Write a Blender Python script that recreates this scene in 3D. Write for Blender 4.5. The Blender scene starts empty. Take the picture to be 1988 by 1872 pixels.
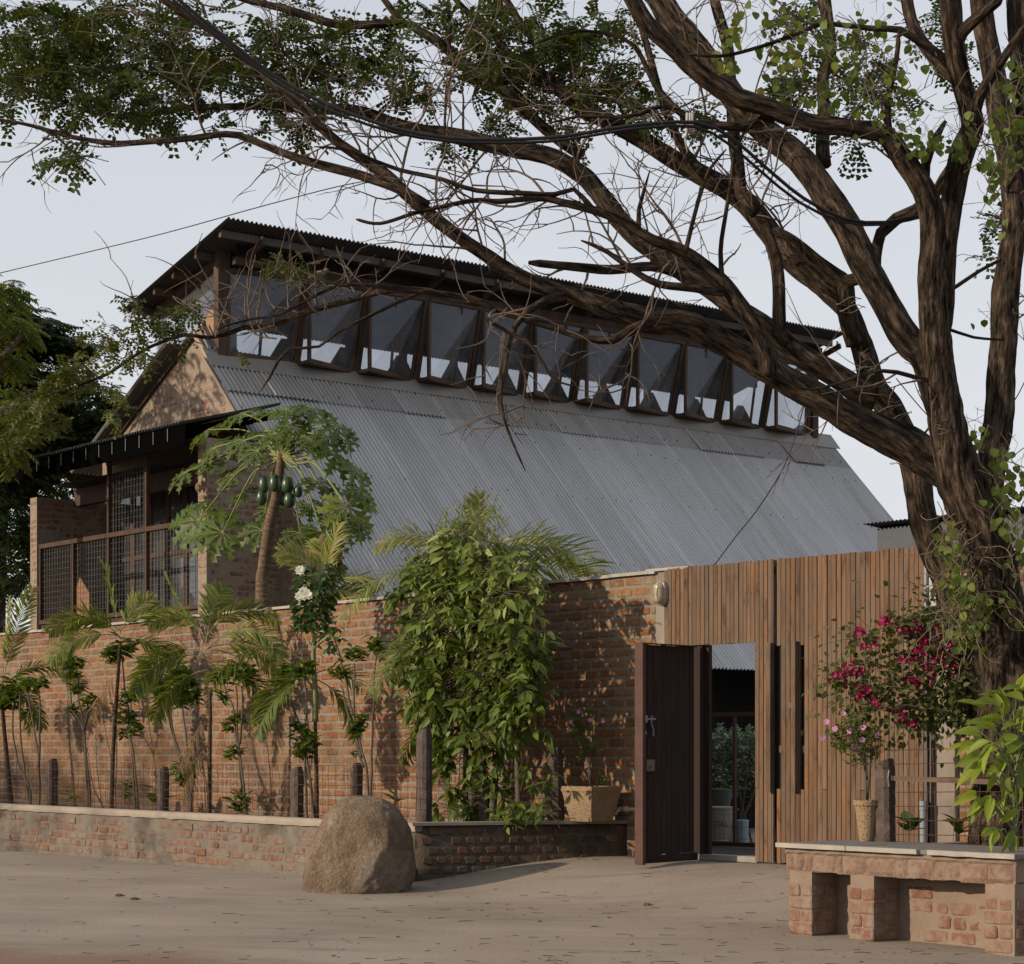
import bpy, math, random
import numpy as np
from mathutils import Vector, Matrix, noise
R = math.radians
rnd = random.Random(7)
rng = np.random.default_rng(11)
sc = bpy.context.scene
col = sc.collection

# ------------------------------------------------------------------ camera
# level camera with a vertical shift (the photograph keeps its verticals upright)
F, HX, HY, EYE = 4030.0, 994.0, 1450.0, 1.25     # measured on a 1988 x 1872 copy
cam_d = bpy.data.cameras.new('camera')
cam = bpy.data.objects.new('camera', cam_d)
col.objects.link(cam)
cam.location = (0, 0, EYE)
cam.rotation_euler = (R(90), 0, 0)
cam_d.sensor_width = 36
cam_d.lens = 36 * F / 1988
cam_d.shift_y = (HY - 936) / 1988
cam_d.clip_end = 2000
cam_d.clip_start = 0.1
sc.camera = cam

# street frame: u runs along the boundary wall (to the right), v runs away from the street
UX, UY = .6309, -.7758
VX, VY = .7758, .6309
ROT = math.atan2(UY, UX)

# ------------------------------------------------------------------ light
SUN_AZ, SUN_EL = R(19), R(19)
to_sun = Vector((0, 0, 0))
hv = -math.cos(SUN_AZ) * math.cos(SUN_EL)
hu = -math.sin(SUN_AZ) * math.cos(SUN_EL)
to_sun = Vector((hu * UX + hv * VX, hu * UY + hv * VY, math.sin(SUN_EL)))
world = bpy.data.worlds.new('World')
sc.world = world
world.use_nodes = True
wn, wl = world.node_tree.nodes, world.node_tree.links
bg = wn['Background']
sky = wn.new('ShaderNodeTexSky')
sky.sky_type = 'NISHITA'
sky.sun_disc = False
sky.sun_elevation = SUN_EL
sky.sun_rotation = math.atan2(to_sun.x, to_sun.y)
sky.air_density = 1.0
sky.dust_density = 1.2
sky.ozone_density = 1.0
# a thin even veil of high cloud over the clear sky
veil = wn.new('ShaderNodeMix'); veil.data_type = 'RGBA'
veil.inputs[0].default_value = 0.80
veil.inputs[7].default_value = (7.15, 7.25, 7.65, 1)
wtc = wn.new('ShaderNodeTexCoord')
wmp = wn.new('ShaderNodeMapping'); wmp.inputs['Scale'].default_value = (1.5, 1.5, 7)
wns = wn.new('ShaderNodeTexNoise'); wns.inputs['Scale'].default_value = 1.6; wns.inputs['Detail'].default_value = 4
wrp = wn.new('ShaderNodeMapRange'); wrp.inputs['From Min'].default_value = .3; wrp.inputs['From Max'].default_value = .7
wrp.inputs['To Min'].default_value = .74; wrp.inputs['To Max'].default_value = .86
wl.new(wtc.outputs['Generated'], wmp.inputs['Vector']); wl.new(wmp.outputs[0], wns.inputs['Vector'])
wl.new(wns.outputs['Fac'], wrp.inputs['Value']); wl.new(wrp.outputs[0], veil.inputs[0])
wsp = wn.new('ShaderNodeSeparateXYZ'); wl.new(wtc.outputs['Generated'], wsp.inputs[0])
wgr = wn.new('ShaderNodeMapRange'); wl.new(wsp.outputs[2], wgr.inputs['Value']); wgr.inputs['From Min'].default_value = 0; wgr.inputs['From Max'].default_value = .45
wcr = wn.new('ShaderNodeMix'); wcr.data_type = 'RGBA'; wcr.inputs[6].default_value = (8.7, 8.75, 8.95, 1); wcr.inputs[7].default_value = (7.3, 7.55, 8.25, 1)   # the veil is paler towards the horizon
wl.new(wgr.outputs[0], wcr.inputs[0]); wl.new(wcr.outputs[2], veil.inputs[7])
wl.new(sky.outputs[0], veil.inputs[6])
wl.new(veil.outputs[2], bg.inputs['Color'])
bg.inputs['Strength'].default_value = 0.10
sun_d = bpy.data.lights.new('sun', 'SUN')
sun_d.energy = 4.9
sun_d.angle = R(1.0)
sun_d.color = (1.0, .82, .62)
sun = bpy.data.objects.new('sun', sun_d)
col.objects.link(sun)
sun.rotation_euler = to_sun.to_track_quat('Z', 'Y').to_euler()
sc.view_settings.view_transform = 'Standard'
sc.view_settings.look = 'None'
sc.view_settings.gamma = 1
sc.view_settings.exposure = 0.0
sc.cycles.max_bounces = 6
sc.cycles.transparent_max_bounces = 12
sc.cycles.use_denoising = True

# ------------------------------------------------------------------ coordinates
def W(u, v, z=0.0):
    return Vector((UX * u + VX * v, UY * u + VY * v, z))
def inv(p):
    return (UX * p[0] + UY * p[1], VX * p[0] + VY * p[1], p[2])
def at(x, y, Y):                       # a point at distance Y seen at x, y of the measured copy
    return Vector(((x - HX) / F * Y, Y, EYE + (HY - y) / F * Y))
def at_v(x, y, v):                     # the same on the plane v = const
    Y = v / (VY + VX * (x - HX) / F)
    return at(x, y, Y)
def uz(x, y, v):
    p = inv(at_v(x, y, v)); return p[0], p[2]

# ------------------------------------------------------------------ objects
def tag(o, label=None, cat=None, group=None, kind=None):
    if label: o['label'] = label
    if cat: o['category'] = cat
    if group: o['group'] = group
    if kind: o['kind'] = kind
    return o
def thing(name, label, cat, u=0, v=0, z=0, group=None, rot=None, world=False):
    o = bpy.data.objects.new(name, None)
    o.empty_display_size = .1
    col.objects.link(o)
    if world:
        o.location = (u, v, z)
        o.rotation_euler = (0, 0, rot or 0)
    else:
        o.location = W(u, v, z)
        o.rotation_euler = (0, 0, ROT if rot is None else rot)
    return tag(o, label, cat, group)
def mesh_obj(name, me, parent=None, loc=None, rotz=None, mat=None):
    o = bpy.data.objects.new(name, me)
    col.objects.link(o)
    if parent: o.parent = parent
    if loc is not None: o.location = loc
    if rotz is not None: o.rotation_euler = (0, 0, rotz)
    if mat is not None and not me.materials: me.materials.append(mat)
    return o
class MB:
    """collects geometry; off = origin subtracted on build"""
    def __init__(s, off=(0, 0, 0)):
        s.v, s.f, s.uv, s.t, s.off = [], [], [], [], off
    def poly(s, pts, tint=.5):
        n = len(s.v); s.v += [tuple(p) for p in pts]; s.f.append(tuple(range(n, n + len(pts))))
        s.t.append(tint)
    def box(s, a, b, tint=.5):
        (x0, y0, z0), (x1, y1, z1) = a, b
        n = len(s.v)
        s.v += [(x0, y0, z0), (x1, y0, z0), (x1, y1, z0), (x0, y1, z0), (x0, y0, z1), (x1, y0, z1), (x1, y1, z1), (x0, y1, z1)]
        for q in ((0, 3, 2, 1), (4, 5, 6, 7), (0, 1, 5, 4), (1, 2, 6, 5), (2, 3, 7, 6), (3, 0, 4, 7)):
            s.f.append(tuple(n + i for i in q)); s.t.append(tint)
    def bar(s, p, q, w, h, up=(0, 0, 1), tint=.5):
        p, q = Vector(p), Vector(q); d = (q - p).normalized()
        a = d.cross(Vector(up))
        a = a.normalized() * w / 2 if a.length > 1e-4 else Vector((w / 2, 0, 0))
        b = a.cross(d).normalized() * h / 2
        n = len(s.v)
        for e in (p, q):
            for sa, sb in ((-1, -1), (1, -1), (1, 1), (-1, 1)):
                s.v.append(tuple(e + a * sa + b * sb))
        for k in ((0, 1, 2, 3), (7, 6, 5, 4), (0, 4, 5, 1), (1, 5, 6, 2), (2, 6, 7, 3), (3, 7, 4, 0)):
            s.f.append(tuple(n + i for i in k)); s.t.append(tint)
    def prism(s, pts, d, tint=.5):      # polygon extruded by vector d
        n = len(s.v); k = len(pts); d = Vector(d)
        s.v += [tuple(p) for p in pts] + [tuple(Vector(p) + d) for p in pts]
        s.f.append(tuple(range(n, n + k))); s.f.append(tuple(range(n + 2 * k - 1, n + k - 1, -1))); s.t += [tint, tint]
        for i in range(k):
            j = (i + 1) % k
            s.f.append((n + j, n + i, n + k + i, n + k + j)); s.t.append(tint)
    def tube(s, P, rad, n=8, bark=0.0, cap=True, tint=.5, seed=0.0, uvs=True):
        P = [Vector(p) for p in P]; m = len(P)
        base = len(s.v); ref = Vector((0, 0, 1)); L = 0.0; prev = None
        for i, p in enumerate(P):
            t = (P[min(i + 1, m - 1)] - P[max(i - 1, 0)])
            t = t.normalized() if t.length > 1e-9 else Vector((0, 0, 1))
            if prev is None:
                a = t.cross(ref if abs(t.z) < .9 else Vector((1, 0, 0))).normalized()
            else:
                a = (prev - t * prev.dot(t)).normalized()
            prev = a; b = t.cross(a)
            if i: L += (p - P[i - 1]).length
            r = rad[i] if hasattr(rad, '__len__') else rad
            for k in range(n):
                th = 2 * math.pi * k / n
                rr = r
                if bark:
                    c, q = math.cos(th), math.sin(th)
                    g = noise.noise(Vector((c * 3.4 + seed, q * 3.4, L * 1.1)))
                    g2 = abs(noise.noise(Vector((c * 6.5 + seed * 2, q * 6.5, L * 2.2))))
                    g3 = abs(noise.noise(Vector((c * 14 + seed * 3, q * 14, L * 7))))
                    rr = r * (1 + bark * (.5 * g + 1.3 * (g2 - .25) + .7 * (g3 - .25)))
                s.v.append(tuple(p + (a * math.cos(th) + b * math.sin(th)) * rr))
                s.uv.append((th * max(r, .02), L))
        for i in range(m - 1):
            for k in range(n):
                j = (k + 1) % n
                s.f.append((base + i * n + k, base + i * n + j, base + (i + 1) * n + j, base + (i + 1) * n + k)); s.t.append(tint)
        if cap:
            s.f.append(tuple(base + k for k in range(n - 1, -1, -1))); s.f.append(tuple(base + (m - 1) * n + k for k in range(n))); s.t += [tint, tint]
    def lathe(s, c, prof, n=20, tint=.5, sq=0):
        c = Vector(c); base = len(s.v); m = len(prof)
        for r, z in prof:
            for k in range(n):
                th = 2 * math.pi * (k + .5) / n
                s.v.append((c.x + r * math.cos(th), c.y + r * math.sin(th), c.z + z))
        for i in range(m - 1):
            for k in range(n):
                j = (k + 1) % n
                s.f.append((base + i * n + k, base + i * n + j, base + (i + 1) * n + j, base + (i + 1) * n + k)); s.t.append(tint)
        s.f.append(tuple(base + k for k in range(n - 1, -1, -1))); s.f.append(tuple(base + (m - 1) * n + k for k in range(n))); s.t += [tint, tint]
    def build(s, name, mat, parent=None, smooth=False, loc=None):
        me = bpy.data.meshes.new(name)
        o = s.off
        me.from_pydata([(x - o[0], y - o[1], z - o[2]) for x, y, z in s.v] if any(o) else s.v, [], s.f)
        if len(s.uv) == len(s.v) and s.uv:
            uvl = me.uv_layers.new(name='UVMap')
            li = np.empty(len(me.loops), dtype=np.int32); me.loops.foreach_get('vertex_index', li)
            uvl.data.foreach_set('uv', np.array(s.uv, dtype=np.float32)[li].ravel())
        if any(t != .5 for t in s.t):
            at_ = me.attributes.new('tint', 'FLOAT', 'FACE'); at_.data.foreach_set('value', s.t)
        if smooth: me.polygons.foreach_set('use_smooth', [True] * len(me.polygons))
        return mesh_obj(name, me, parent, mat=mat, loc=loc)
def np_mesh(name, Vn, Fn, mat, parent=None, tint=None, smooth=False):
    me = bpy.data.meshes.new(name)
    nv, nf, k = len(Vn), len(Fn), Fn.shape[1]
    me.vertices.add(nv); me.vertices.foreach_set('co', Vn.astype(np.float32).ravel())
    me.loops.add(nf * k); me.loops.foreach_set('vertex_index', Fn.astype(np.int32).ravel())
    me.polygons.add(nf); me.polygons.foreach_set('loop_start', np.arange(0, nf * k, k, dtype=np.int32))
    if smooth: me.polygons.foreach_set('use_smooth', np.ones(nf, dtype=bool))
    if tint is not None:
        a = me.attributes.new('tint', 'FLOAT', 'FACE'); a.data.foreach_set('value', tint.astype(np.float32))
    me.update(calc_edges=True)
    return mesh_obj(name, me, parent, mat=mat)

# leaf templates: x along the leaf, y across, z up (unit length, unit width), triangles
def T_oval(n=3, droop=.12, fold=.12, w0=.5, tipx=1.0, heart=0.0):
    v = [(0, 0, 0)]; f = []
    xs = [(i + 1) / (n + 1) for i in range(n)]
    for x in xs:
        w = w0 * (math.sin(math.pi * x ** .75)) ** .8
        zz = -droop * x * x
        v += [(x - (heart * (1 - x) ** 4), w, zz + fold * w), (x, 0, zz), (x - (heart * (1 - x) ** 4), -w, zz + fold * w)]
    v.append((tipx, 0, -droop))
    f += [(0, 2, 1), (0, 3, 2)]
    for i in range(n - 1):
        a = 1 + 3 * i; b = a + 3
        f += [(a, a + 1, b + 1), (a, b + 1, b), (a + 1, a + 2, b + 2), (a + 1, b + 2, b + 1)]
    a = 1 + 3 * (n - 1); t = len(v) - 1
    f += [(a, a + 1, t), (a + 1, a + 2, t)]
    return np.array(v, float), np.array(f)
LEAF = T_oval(3)
LEAF_S = (np.array([(0, 0, 0), (.5, .5, .06), (1, 0, -.05), (.5, -.5, .06)], float), np.array([(0, 2, 1), (0, 3, 2)]))
BLADE = (np.array([(0, .2, 0), (0, -.2, 0), (.4, .5, -.05), (.4, -.5, -.05), (.75, .36, -.2), (.75, -.36, -.2), (1, 0, -.42)], float),
         np.array([(0, 1, 2), (1, 3, 2), (2, 3, 4), (3, 5, 4), (4, 5, 6)]))
HEART = T_oval(4, .1, .15, .5, 1.0, .18)
class Leaves:
    def __init__(s): s.P, s.X, s.Z, s.L, s.Wd, s.T = [], [], [], [], [], []
    def add(s, p, x, z, l, w, t=None):
        s.P.append(tuple(p)); s.X.append(tuple(x)); s.Z.append(tuple(z)); s.L.append(l); s.Wd.append(w)
        s.T.append(rnd.random() if t is None else t)
    def build(s, name, tmpl, mat, parent=None, off=(0, 0, 0), smooth=False):
        P, X, Z = np.array(s.P) - np.array(off), np.array(s.X, float), np.array(s.Z, float)
        X /= np.linalg.norm(X, axis=1)[:, None] + 1e-9
        Y = np.cross(Z, X); Y /= np.linalg.norm(Y, axis=1)[:, None] + 1e-9
        Z = np.cross(X, Y)
        tv, tf = tmpl; L, Wd = np.array(s.L), np.array(s.Wd)
        V = P[:, None, :] + tv[None, :, 0, None] * (L[:, None] * X)[:, None, :] + tv[None, :, 1, None] * (Wd[:, None] * Y)[:, None, :] + tv[None, :, 2, None] * (L[:, None] * Z)[:, None, :]
        n, k = len(P), len(tv)
        Fc = (tf[None] + (np.arange(n) * k)[:, None, None]).reshape(-1, 3)
        return np_mesh(name, V.reshape(-1, 3), Fc, mat, parent, np.repeat(np.array(s.T), len(tf)), smooth)

def crom(P, step):
    P = [Vector(p) for p in P]
    if len(P) < 3: 
        n = max(2, int((P[-1] - P[0]).length / step) + 1)
        return [P[0].lerp(P[-1], i / (n - 1)) for i in range(n)], [i / (n - 1) for i in range(n)]
    out, par = [], []
    for i in range(len(P) - 1):
        a, b, c, d = P[max(i - 1, 0)], P[i], P[i + 1], P[min(i + 2, len(P) - 1)]
        n = max(1, int((c - b).length / step))
        for k in range(n):
            t = k / n
            out.append(.5 * ((2 * b) + (c - a) * t + (2 * a - 5 * b + 4 * c - d) * t * t + (-a + 3 * b - 3 * c + d) * t ** 3)); par.append(i + t)
    out.append(P[-1]); par.append(len(P) - 1)
    return out, par

# ------------------------------------------------------------------ materials
def newmat(name):
    m = bpy.data.materials.new(name); m.use_nodes = True
    return m, m.node_tree.nodes, m.node_tree.links, m.node_tree.nodes['Principled BSDF']
def nd(N, t, **k):
    n = N.new(t)
    for a, b in k.items():
        if a in n.inputs: n.inputs[a].default_value = b
        else: setattr(n, a, b)
    return n
def noise_n(N, L, scale, vec=None, detail=5, rough=.6, stretch=None, coord='Object'):
    n = N.new('ShaderNodeTexNoise'); n.inputs['Scale'].default_value = scale; n.inputs['Detail'].default_value = detail
    n.inputs['Roughness'].default_value = rough
    if vec is None:
        tc = N.new('ShaderNodeTexCoord'); vec = tc.outputs[coord]
    if stretch:
        mp = N.new('ShaderNodeMapping'); mp.inputs['Scale'].default_value = stretch; L.new(vec, mp.inputs['Vector']); vec = mp.outputs[0]
    L.new(vec, n.inputs['Vector'])
    return n
AK = .66                                # calibrates every opaque colour to the strength of the sun
def ramp(N, L, fac, stops):
    stops = [(p_, tuple(x * AK for x in c_)) for p_, c_ in stops]
    r = N.new('ShaderNodeValToRGB'); e = r.color_ramp.elements
    while len(e) < len(stops): e.new(.5)
    for i, (p, c) in enumerate(stops):
        e[i].position = p; e[i].color = (*c, 1) if len(c) == 3 else c
    L.new(fac, r.inputs['Fac']); return r
def mixc(N, L, fac, a, b, mode='MIX'):
    m = N.new('ShaderNodeMix'); m.data_type = 'RGBA'; m.blend_type = mode
    for s, x in ((0, fac), (6, a), (7, b)):
        if isinstance(x, (int, float)): m.inputs[s].default_value = x
        elif isinstance(x, tuple): m.inputs[s].default_value = (*(q * AK for q in x), 1) if len(x) == 3 else x
        else: L.new(x, m.inputs[s])
    return m.outputs[2]
def math_n(N, L, op, a, b=0.0, clamp=False):
    m = N.new('ShaderNodeMath'); m.operation = op; m.use_clamp = clamp
    for i, x in enumerate((a, b)):
        if isinstance(x, (int, float)): m.inputs[i].default_value = x
        else: L.new(x, m.inputs[i])
    return m.outputs[0]
def maprange(N, L, x, a, b, c=0., d=1.):
    m = N.new('ShaderNodeMapRange'); L.new(x, m.inputs['Value'])
    for k, val in zip(('From Min', 'From Max', 'To Min', 'To Max'), (a, b, c, d)): m.inputs[k].default_value = val
    return m.outputs[0]
def bump_n(N, L, p, h, strength=.5, dist=.01):
    b = N.new('ShaderNodeBump'); b.inputs['Strength'].default_value = strength; b.inputs['Distance'].default_value = dist
    L.new(h, b.inputs['Height']); L.new(b.outputs[0], p.inputs['Normal']); return b
def rand_id(N, L):                      # a random value per object plus the tint stored on joined pieces
    oi = N.new('ShaderNodeObjectInfo'); a = N.new('ShaderNodeAttribute'); a.attribute_name = 'tint'
    return math_n(N, L, 'FRACT', math_n(N, L, 'ADD', oi.outputs['Random'], a.outputs['Fac']))
def simple(name, c1, c2=None, rough=.8, scale=6, bump=.3, bscale=40, metal=0., spec=.3, stretch=None, dist=.004, vary=0.):
    m, N, L, p = newmat(name)
    c2 = c2 or tuple(x * .7 for x in c1)
    n = noise_n(N, L, scale, stretch=stretch)
    c = ramp(N, L, n.outputs['Fac'], [(.3, c1), (.7, c2)]).outputs[0]
    if vary:
        r = rand_id(N, L)
        hs = N.new('ShaderNodeHueSaturation'); L.new(maprange(N, L, r, 0, 1, 1 - vary, 1 + vary), hs.inputs['Value']); L.new(c, hs.inputs['Color']); c = hs.outputs[0]
    L.new(c, p.inputs['Base Color'])
    p.inputs['Roughness'].default_value = rough; p.inputs['Metallic'].default_value = metal
    p.inputs['Specular IOR Level'].default_value = spec
    if bump:
        b = noise_n(N, L, bscale, stretch=stretch)
        bump_n(N, L, p, b.outputs['Fac'], bump, dist)
    return m
def brick_mat(name, stops, mortar, smear, dirt=.0, dirtcol=(.05, .045, .04), flat=.5):
    """brick face: colour differs brick by brick; mortar smeared over part of it"""
    m, N, L, p = newmat(name)
    r = rand_id(N, L)
    base = ramp(N, L, r, stops).outputs[0]
    geo = N.new('ShaderNodeNewGeometry'); pos = geo.outputs['Position']
    n1 = noise_n(N, L, 22, pos, 6, .65)
    base = mixc(N, L, maprange(N, L, n1.outputs['Fac'], .35, .75), base, mixc(N, L, .62, base, (.12, .055, .035)))
    n2 = noise_n(N, L, 9, pos, 7, .75)
    n3 = noise_n(N, L, 1.1, pos, 3)
    sm = maprange(N, L, math_n(N, L, 'ADD', n2.outputs['Fac'], math_n(N, L, 'MULTIPLY', n3.outputs['Fac'], .35)), .86 - smear, 1.0 - smear)
    c = mixc(N, L, sm, base, mortar)
    if dirt:
        n4 = noise_n(N, L, .9, pos, 6, .7)
        c = mixc(N, L, maprange(N, L, n4.outputs['Fac'], .62 - dirt * .2, .72, 0, .8), c, dirtcol)
    L.new(c, p.inputs['Base Color']); p.inputs['Roughness'].default_value = .93; p.inputs['Specular IOR Level'].default_value = .15
    b = noise_n(N, L, 70, pos, 6, .7)
    bump_n(N, L, p, math_n(N, L, 'ADD', b.outputs['Fac'], n2.outputs['Fac']), flat, .006)
    return m
def mortar_mat(name, c, c2, dirt=.3):
    m, N, L, p = newmat(name)
    geo = N.new('ShaderNodeNewGeometry'); pos = geo.outputs['Position']
    n = noise_n(N, L, 7, pos, 7, .7)
    k = ramp(N, L, n.outputs['Fac'], [(.3, c), (.72, c2)]).outputs[0]
    n4 = noise_n(N, L, .9, pos, 6, .7)
    k = mixc(N, L, maprange(N, L, n4.outputs['Fac'], .55, .75, 0, dirt), k, (.06, .055, .05))
    L.new(k, p.inputs['Base Color']); p.inputs['Roughness'].default_value = .95; p.inputs['Specular IOR Level'].default_value = .1
    b = noise_n(N, L, 45, pos, 8, .7)
    bump_n(N, L, p, b.outputs['Fac'], .8, .012)
    return m
def leaf_mat(name, stops, trans=.35, rough=.45, tcol=1.5, spec=.4):
    spec *= .6; rough = min(1, rough + .08)
    global AK
    AK = 1.0
    m, N, L, p = newmat(name)
    a = N.new('ShaderNodeAttribute'); a.attribute_name = 'tint'
    c = ramp(N, L, a.outputs['Fac'], stops).outputs[0]
    n = noise_n(N, L, 14, None, 3)
    c = mixc(N, L, maprange(N, L, n.outputs['Fac'], .35, .7, 0, .35), c, mixc(N, L, .5, c, (.02, .035, .01)))
    L.new(c, p.inputs['Base Color']); p.inputs['Roughness'].default_value = rough; p.inputs['Specular IOR Level'].default_value = spec
    t = N.new('ShaderNodeBsdfTranslucent'); L.new(mixc(N, L, .5, c, tuple(x for x in (tcol * .10, tcol * .13, .01))), t.inputs['Color'])
    mx = N.new('ShaderNodeMixShader'); mx.inputs[0].default_value = trans
    L.new(p.outputs[0], mx.inputs[1]); L.new(t.outputs[0], mx.inputs[2])
    L.new(mx.outputs[0], N['Material Output'].inputs['Surface'])
    AK = .66
    return m
def bark_mat(name, dark, light, su=22, sv=5, dist=.03, extra=None):
    m, N, L, p = newmat(name)
    uv = N.new('ShaderNodeUVMap'); uv.uv_map = 'UVMap'
    n = noise_n(N, L, 1.0, uv.outputs[0], 7, .62, (su, sv, 1))
    n2 = noise_n(N, L, 1.0, uv.outputs[0], 5, .6, (su * 3, sv * 3.2, 1))
    h = math_n(N, L, 'ADD', n.outputs['Fac'], math_n(N, L, 'MULTIPLY', n2.outputs['Fac'], .45))
    c = ramp(N, L, h, [(.60, dark), (.76, tuple(a * .65 + b * .35 for a, b in zip(dark, light))), (.92, light)]).outputs[0]
    n3 = noise_n(N, L, 1.2)
    c = mixc(N, L, maprange(N, L, n3.outputs['Fac'], .45, .7, 0, .5), c, mixc(N, L, .5, c, (.05, .05, .04)))
    L.new(c, p.inputs['Base Color']); p.inputs['Roughness'].default_value = .95; p.inputs['Specular IOR Level'].default_value = .1
    bump_n(N, L, p, h, 1.0, dist)
    return m
def wood_mat(name, stops, rough=.8, vert=True, worn=.5):
    m, N, L, p = newmat(name)
    r = rand_id(N, L)
    tc = N.new('ShaderNodeTexCoord')
    # shift the grain per board
    cb = N.new('ShaderNodeCombineXYZ'); L.new(math_n(N, L, 'MULTIPLY', r, 37.), cb.inputs[0]); L.new(math_n(N, L, 'MULTIPLY', r, 91.), cb.inputs[2])
    va = N.new('ShaderNodeVectorMath'); va.operation = 'ADD'; L.new(tc.outputs['Object'], va.inputs[0]); L.new(cb.outputs[0], va.inputs[1])
    g = noise_n(N, L, 1, va.outputs[0], 6, .65, (55, 55, 2.2) if vert else (2.2, 55, 55))
    kn = noise_n(N, L, 1, va.outputs[0], 5, .7, (9, 9, 2.6) if vert else (2.6, 9, 9))
    base = ramp(N, L, r, stops).outputs[0]
    c = mixc(N, L, maprange(N, L, g.outputs['Fac'], .4, .68), base, mixc(N, L, .6, base, (.05, .028, .016)))
    c = mixc(N, L, maprange(N, L, kn.outputs['Fac'], .52, .66, 0, .85), c, (.04, .024, .016))
    og = noise_n(N, L, 1, va.outputs[0], 4, .6, (6, 6, 1.1) if vert else (1.1, 6, 6))
    c = mixc(N, L, maprange(N, L, og.outputs['Fac'], .52, .70, 0, .55 * worn), c, mixc(N, L, .5, c, (.50, .20, .06)))
    # greyed, bleached patches: more of it high up and at the foot
    wn_ = noise_n(N, L, 1.3, va.outputs[0], 5)
    c = mixc(N, L, maprange(N, L, wn_.outputs['Fac'], .42, .68, 0, worn), c, (.19, .145, .11))
    L.new(c, p.inputs['Base Color']); p.inputs['Roughness'].default_value = rough; p.inputs['Specular IOR Level'].default_value = .25
    bump_n(N, L, p, g.outputs['Fac'], .5, .004)
    return m

# ------------------------------------------------------------------ bricks
def brick_variant(name, j, l, h, bev=.006):
    """front face at y=0 looking to -y, real size l x h, rounded and uneven"""
    c = .012 + j * .25
    o = [(-l / 2 + c, -h / 2), (l / 2 - c, -h / 2), (l / 2, -h / 2 + c * .8), (l / 2, h / 2 - c * .8), (l / 2 - c, h / 2), (-l / 2 + c, h / 2), (-l / 2, h / 2 - c * .8), (-l / 2, -h / 2 + c * .8)]
    o = [(x + rnd.uniform(-j, j), z + rnd.uniform(-j, j) * .8) for x, z in o]
    m = MB()
    n = 8
    v = [(x * (1 - 2 * bev / l * 1.6), rnd.uniform(-.0012, .0012), z * (1 - 2 * bev / h * 1.6)) for x, z in o] + [(x, bev, z) for x, z in o] + [(x, .035, z) for x, z in o]
    m.v = v
    m.f.append(tuple(range(8)))
    for r in (0, 1):
        for i in range(n):
            k = (i + 1) % n
            m.f.append((r * n + k, r * n + i, (r + 1) * n + i, (r + 1) * n + k))
    me = bpy.data.meshes.new(name); me.from_pydata(m.v, [], m.f); me.update()
    return me
def brick_set(name, j, l, h, mat, k=6):
    out = []
    for i in range(k):
        me = brick_variant(name, j, l, h); me.materials.append(mat); out.append(me)
    return out
class Brickwork:
    """collects bricks of one wall; the nearest ones become parts, the rest one part of kind stuff"""
    def __init__(s, parent, org, sets, budget=300): s.parent, s.org, s.sets, s.b, s.L = parent, org, sets, budget, []
    def field(s, face, fix, a0, a1, z0, z1, course=.0928, joint=.018, pattern='stretcher', inside=None, proud=.004, pj=.003, lens=(.221, .105), skip=0.0):
        nrow = int((z1 - z0) / course)
        for r in range(nrow):
            zc = z0 + (r + .5) * course
            a = a0 + joint / 2; q = r % 2; first = True
            while a < a1 - .04:
                if pattern == 'stretcher': l = lens[0] * (.5 if first and q else 1)
                elif pattern == 'english': l = lens[q]
                elif pattern == 'mixed': l = lens[1] if rnd.random() < .35 else lens[0]
                first = False
                l0 = min(l, a1 - a - joint / 2)
                if l0 < .04: break
                ac = a + l0 / 2
                a += l0 + joint
                if skip and rnd.random() < skip: continue
                if inside and not all(inside(ac + sx * l0 / 2, zc + sz * course / 2) for sx in (-1, 1) for sz in (-1, 1)): continue
                kind = 0 if l0 > (lens[0] + lens[1]) / 2 else 1
                p = proud + rnd.uniform(-pj, pj)
                s.L.append((face, fix, ac, zc + rnd.uniform(-.0015, .0015), l0, kind, p))
    def loc(s, b):
        face, fix, ac, zc, l0, kind, p = b
        return (ac, fix - p, zc) if face == 'front' else (fix + p, ac, zc) if face == 'side' else None
    def build(s, size):                     # size: nominal lengths of the sets
        o = s.org
        L = sorted(s.L, key=lambda b: (W(*s.loc(b)) - cam.location).length)
        vis = L[:s.b]; rest = L[s.b:]
        for b in vis:
            ms = s.sets[b[5]]; me = ms[rnd.randrange(len(ms))]; p = s.loc(b)
            x = bpy.data.objects.new('brick', me); col.objects.link(x); x.parent = s.parent
            x.location = (p[0] - o[0], p[1] - o[1], p[2] - o[2])
            x.rotation_euler = (0, rnd.uniform(-.008, .008), math.pi / 2 if b[0] == 'side' else 0)
            x.scale = (b[4] / size[b[5]], 1, 1)
        if rest:
            VV, TT = [], []; FF = []; nb = 0
            cache = {}
            for b in rest:
                ms = s.sets[b[5]]; me = ms[rnd.randrange(len(ms))]
                if me.name not in cache:
                    cache[me.name] = np.array([v.co[:] for v in me.vertices])
                    cache['f'] = [tuple(pl.vertices) for pl in me.polygons]
                v = cache[me.name] * np.array([b[4] / size[b[5]], 1, 1])
                if b[0] == 'side': v = np.stack([-v[:, 1], v[:, 0], v[:, 2]], 1)
                p = s.loc(b)
                VV.append(v + np.array([p[0] - o[0], p[1] - o[1], p[2] - o[2]]))
                FF += [tuple(nb + i for i in f) for f in cache['f']]; nb += len(v)
                TT += [rnd.random()] * len(cache['f'])
            me = bpy.data.meshes.new('brick'); me.from_pydata(np.concatenate(VV).tolist(), [], FF)
            a = me.attributes.new('tint', 'FLOAT', 'FACE'); a.data.foreach_set('value', TT)
            x = mesh_obj('brick', me, s.parent, mat=s.sets[0][0].materials[0]); x['kind'] = 'stuff'

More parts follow.
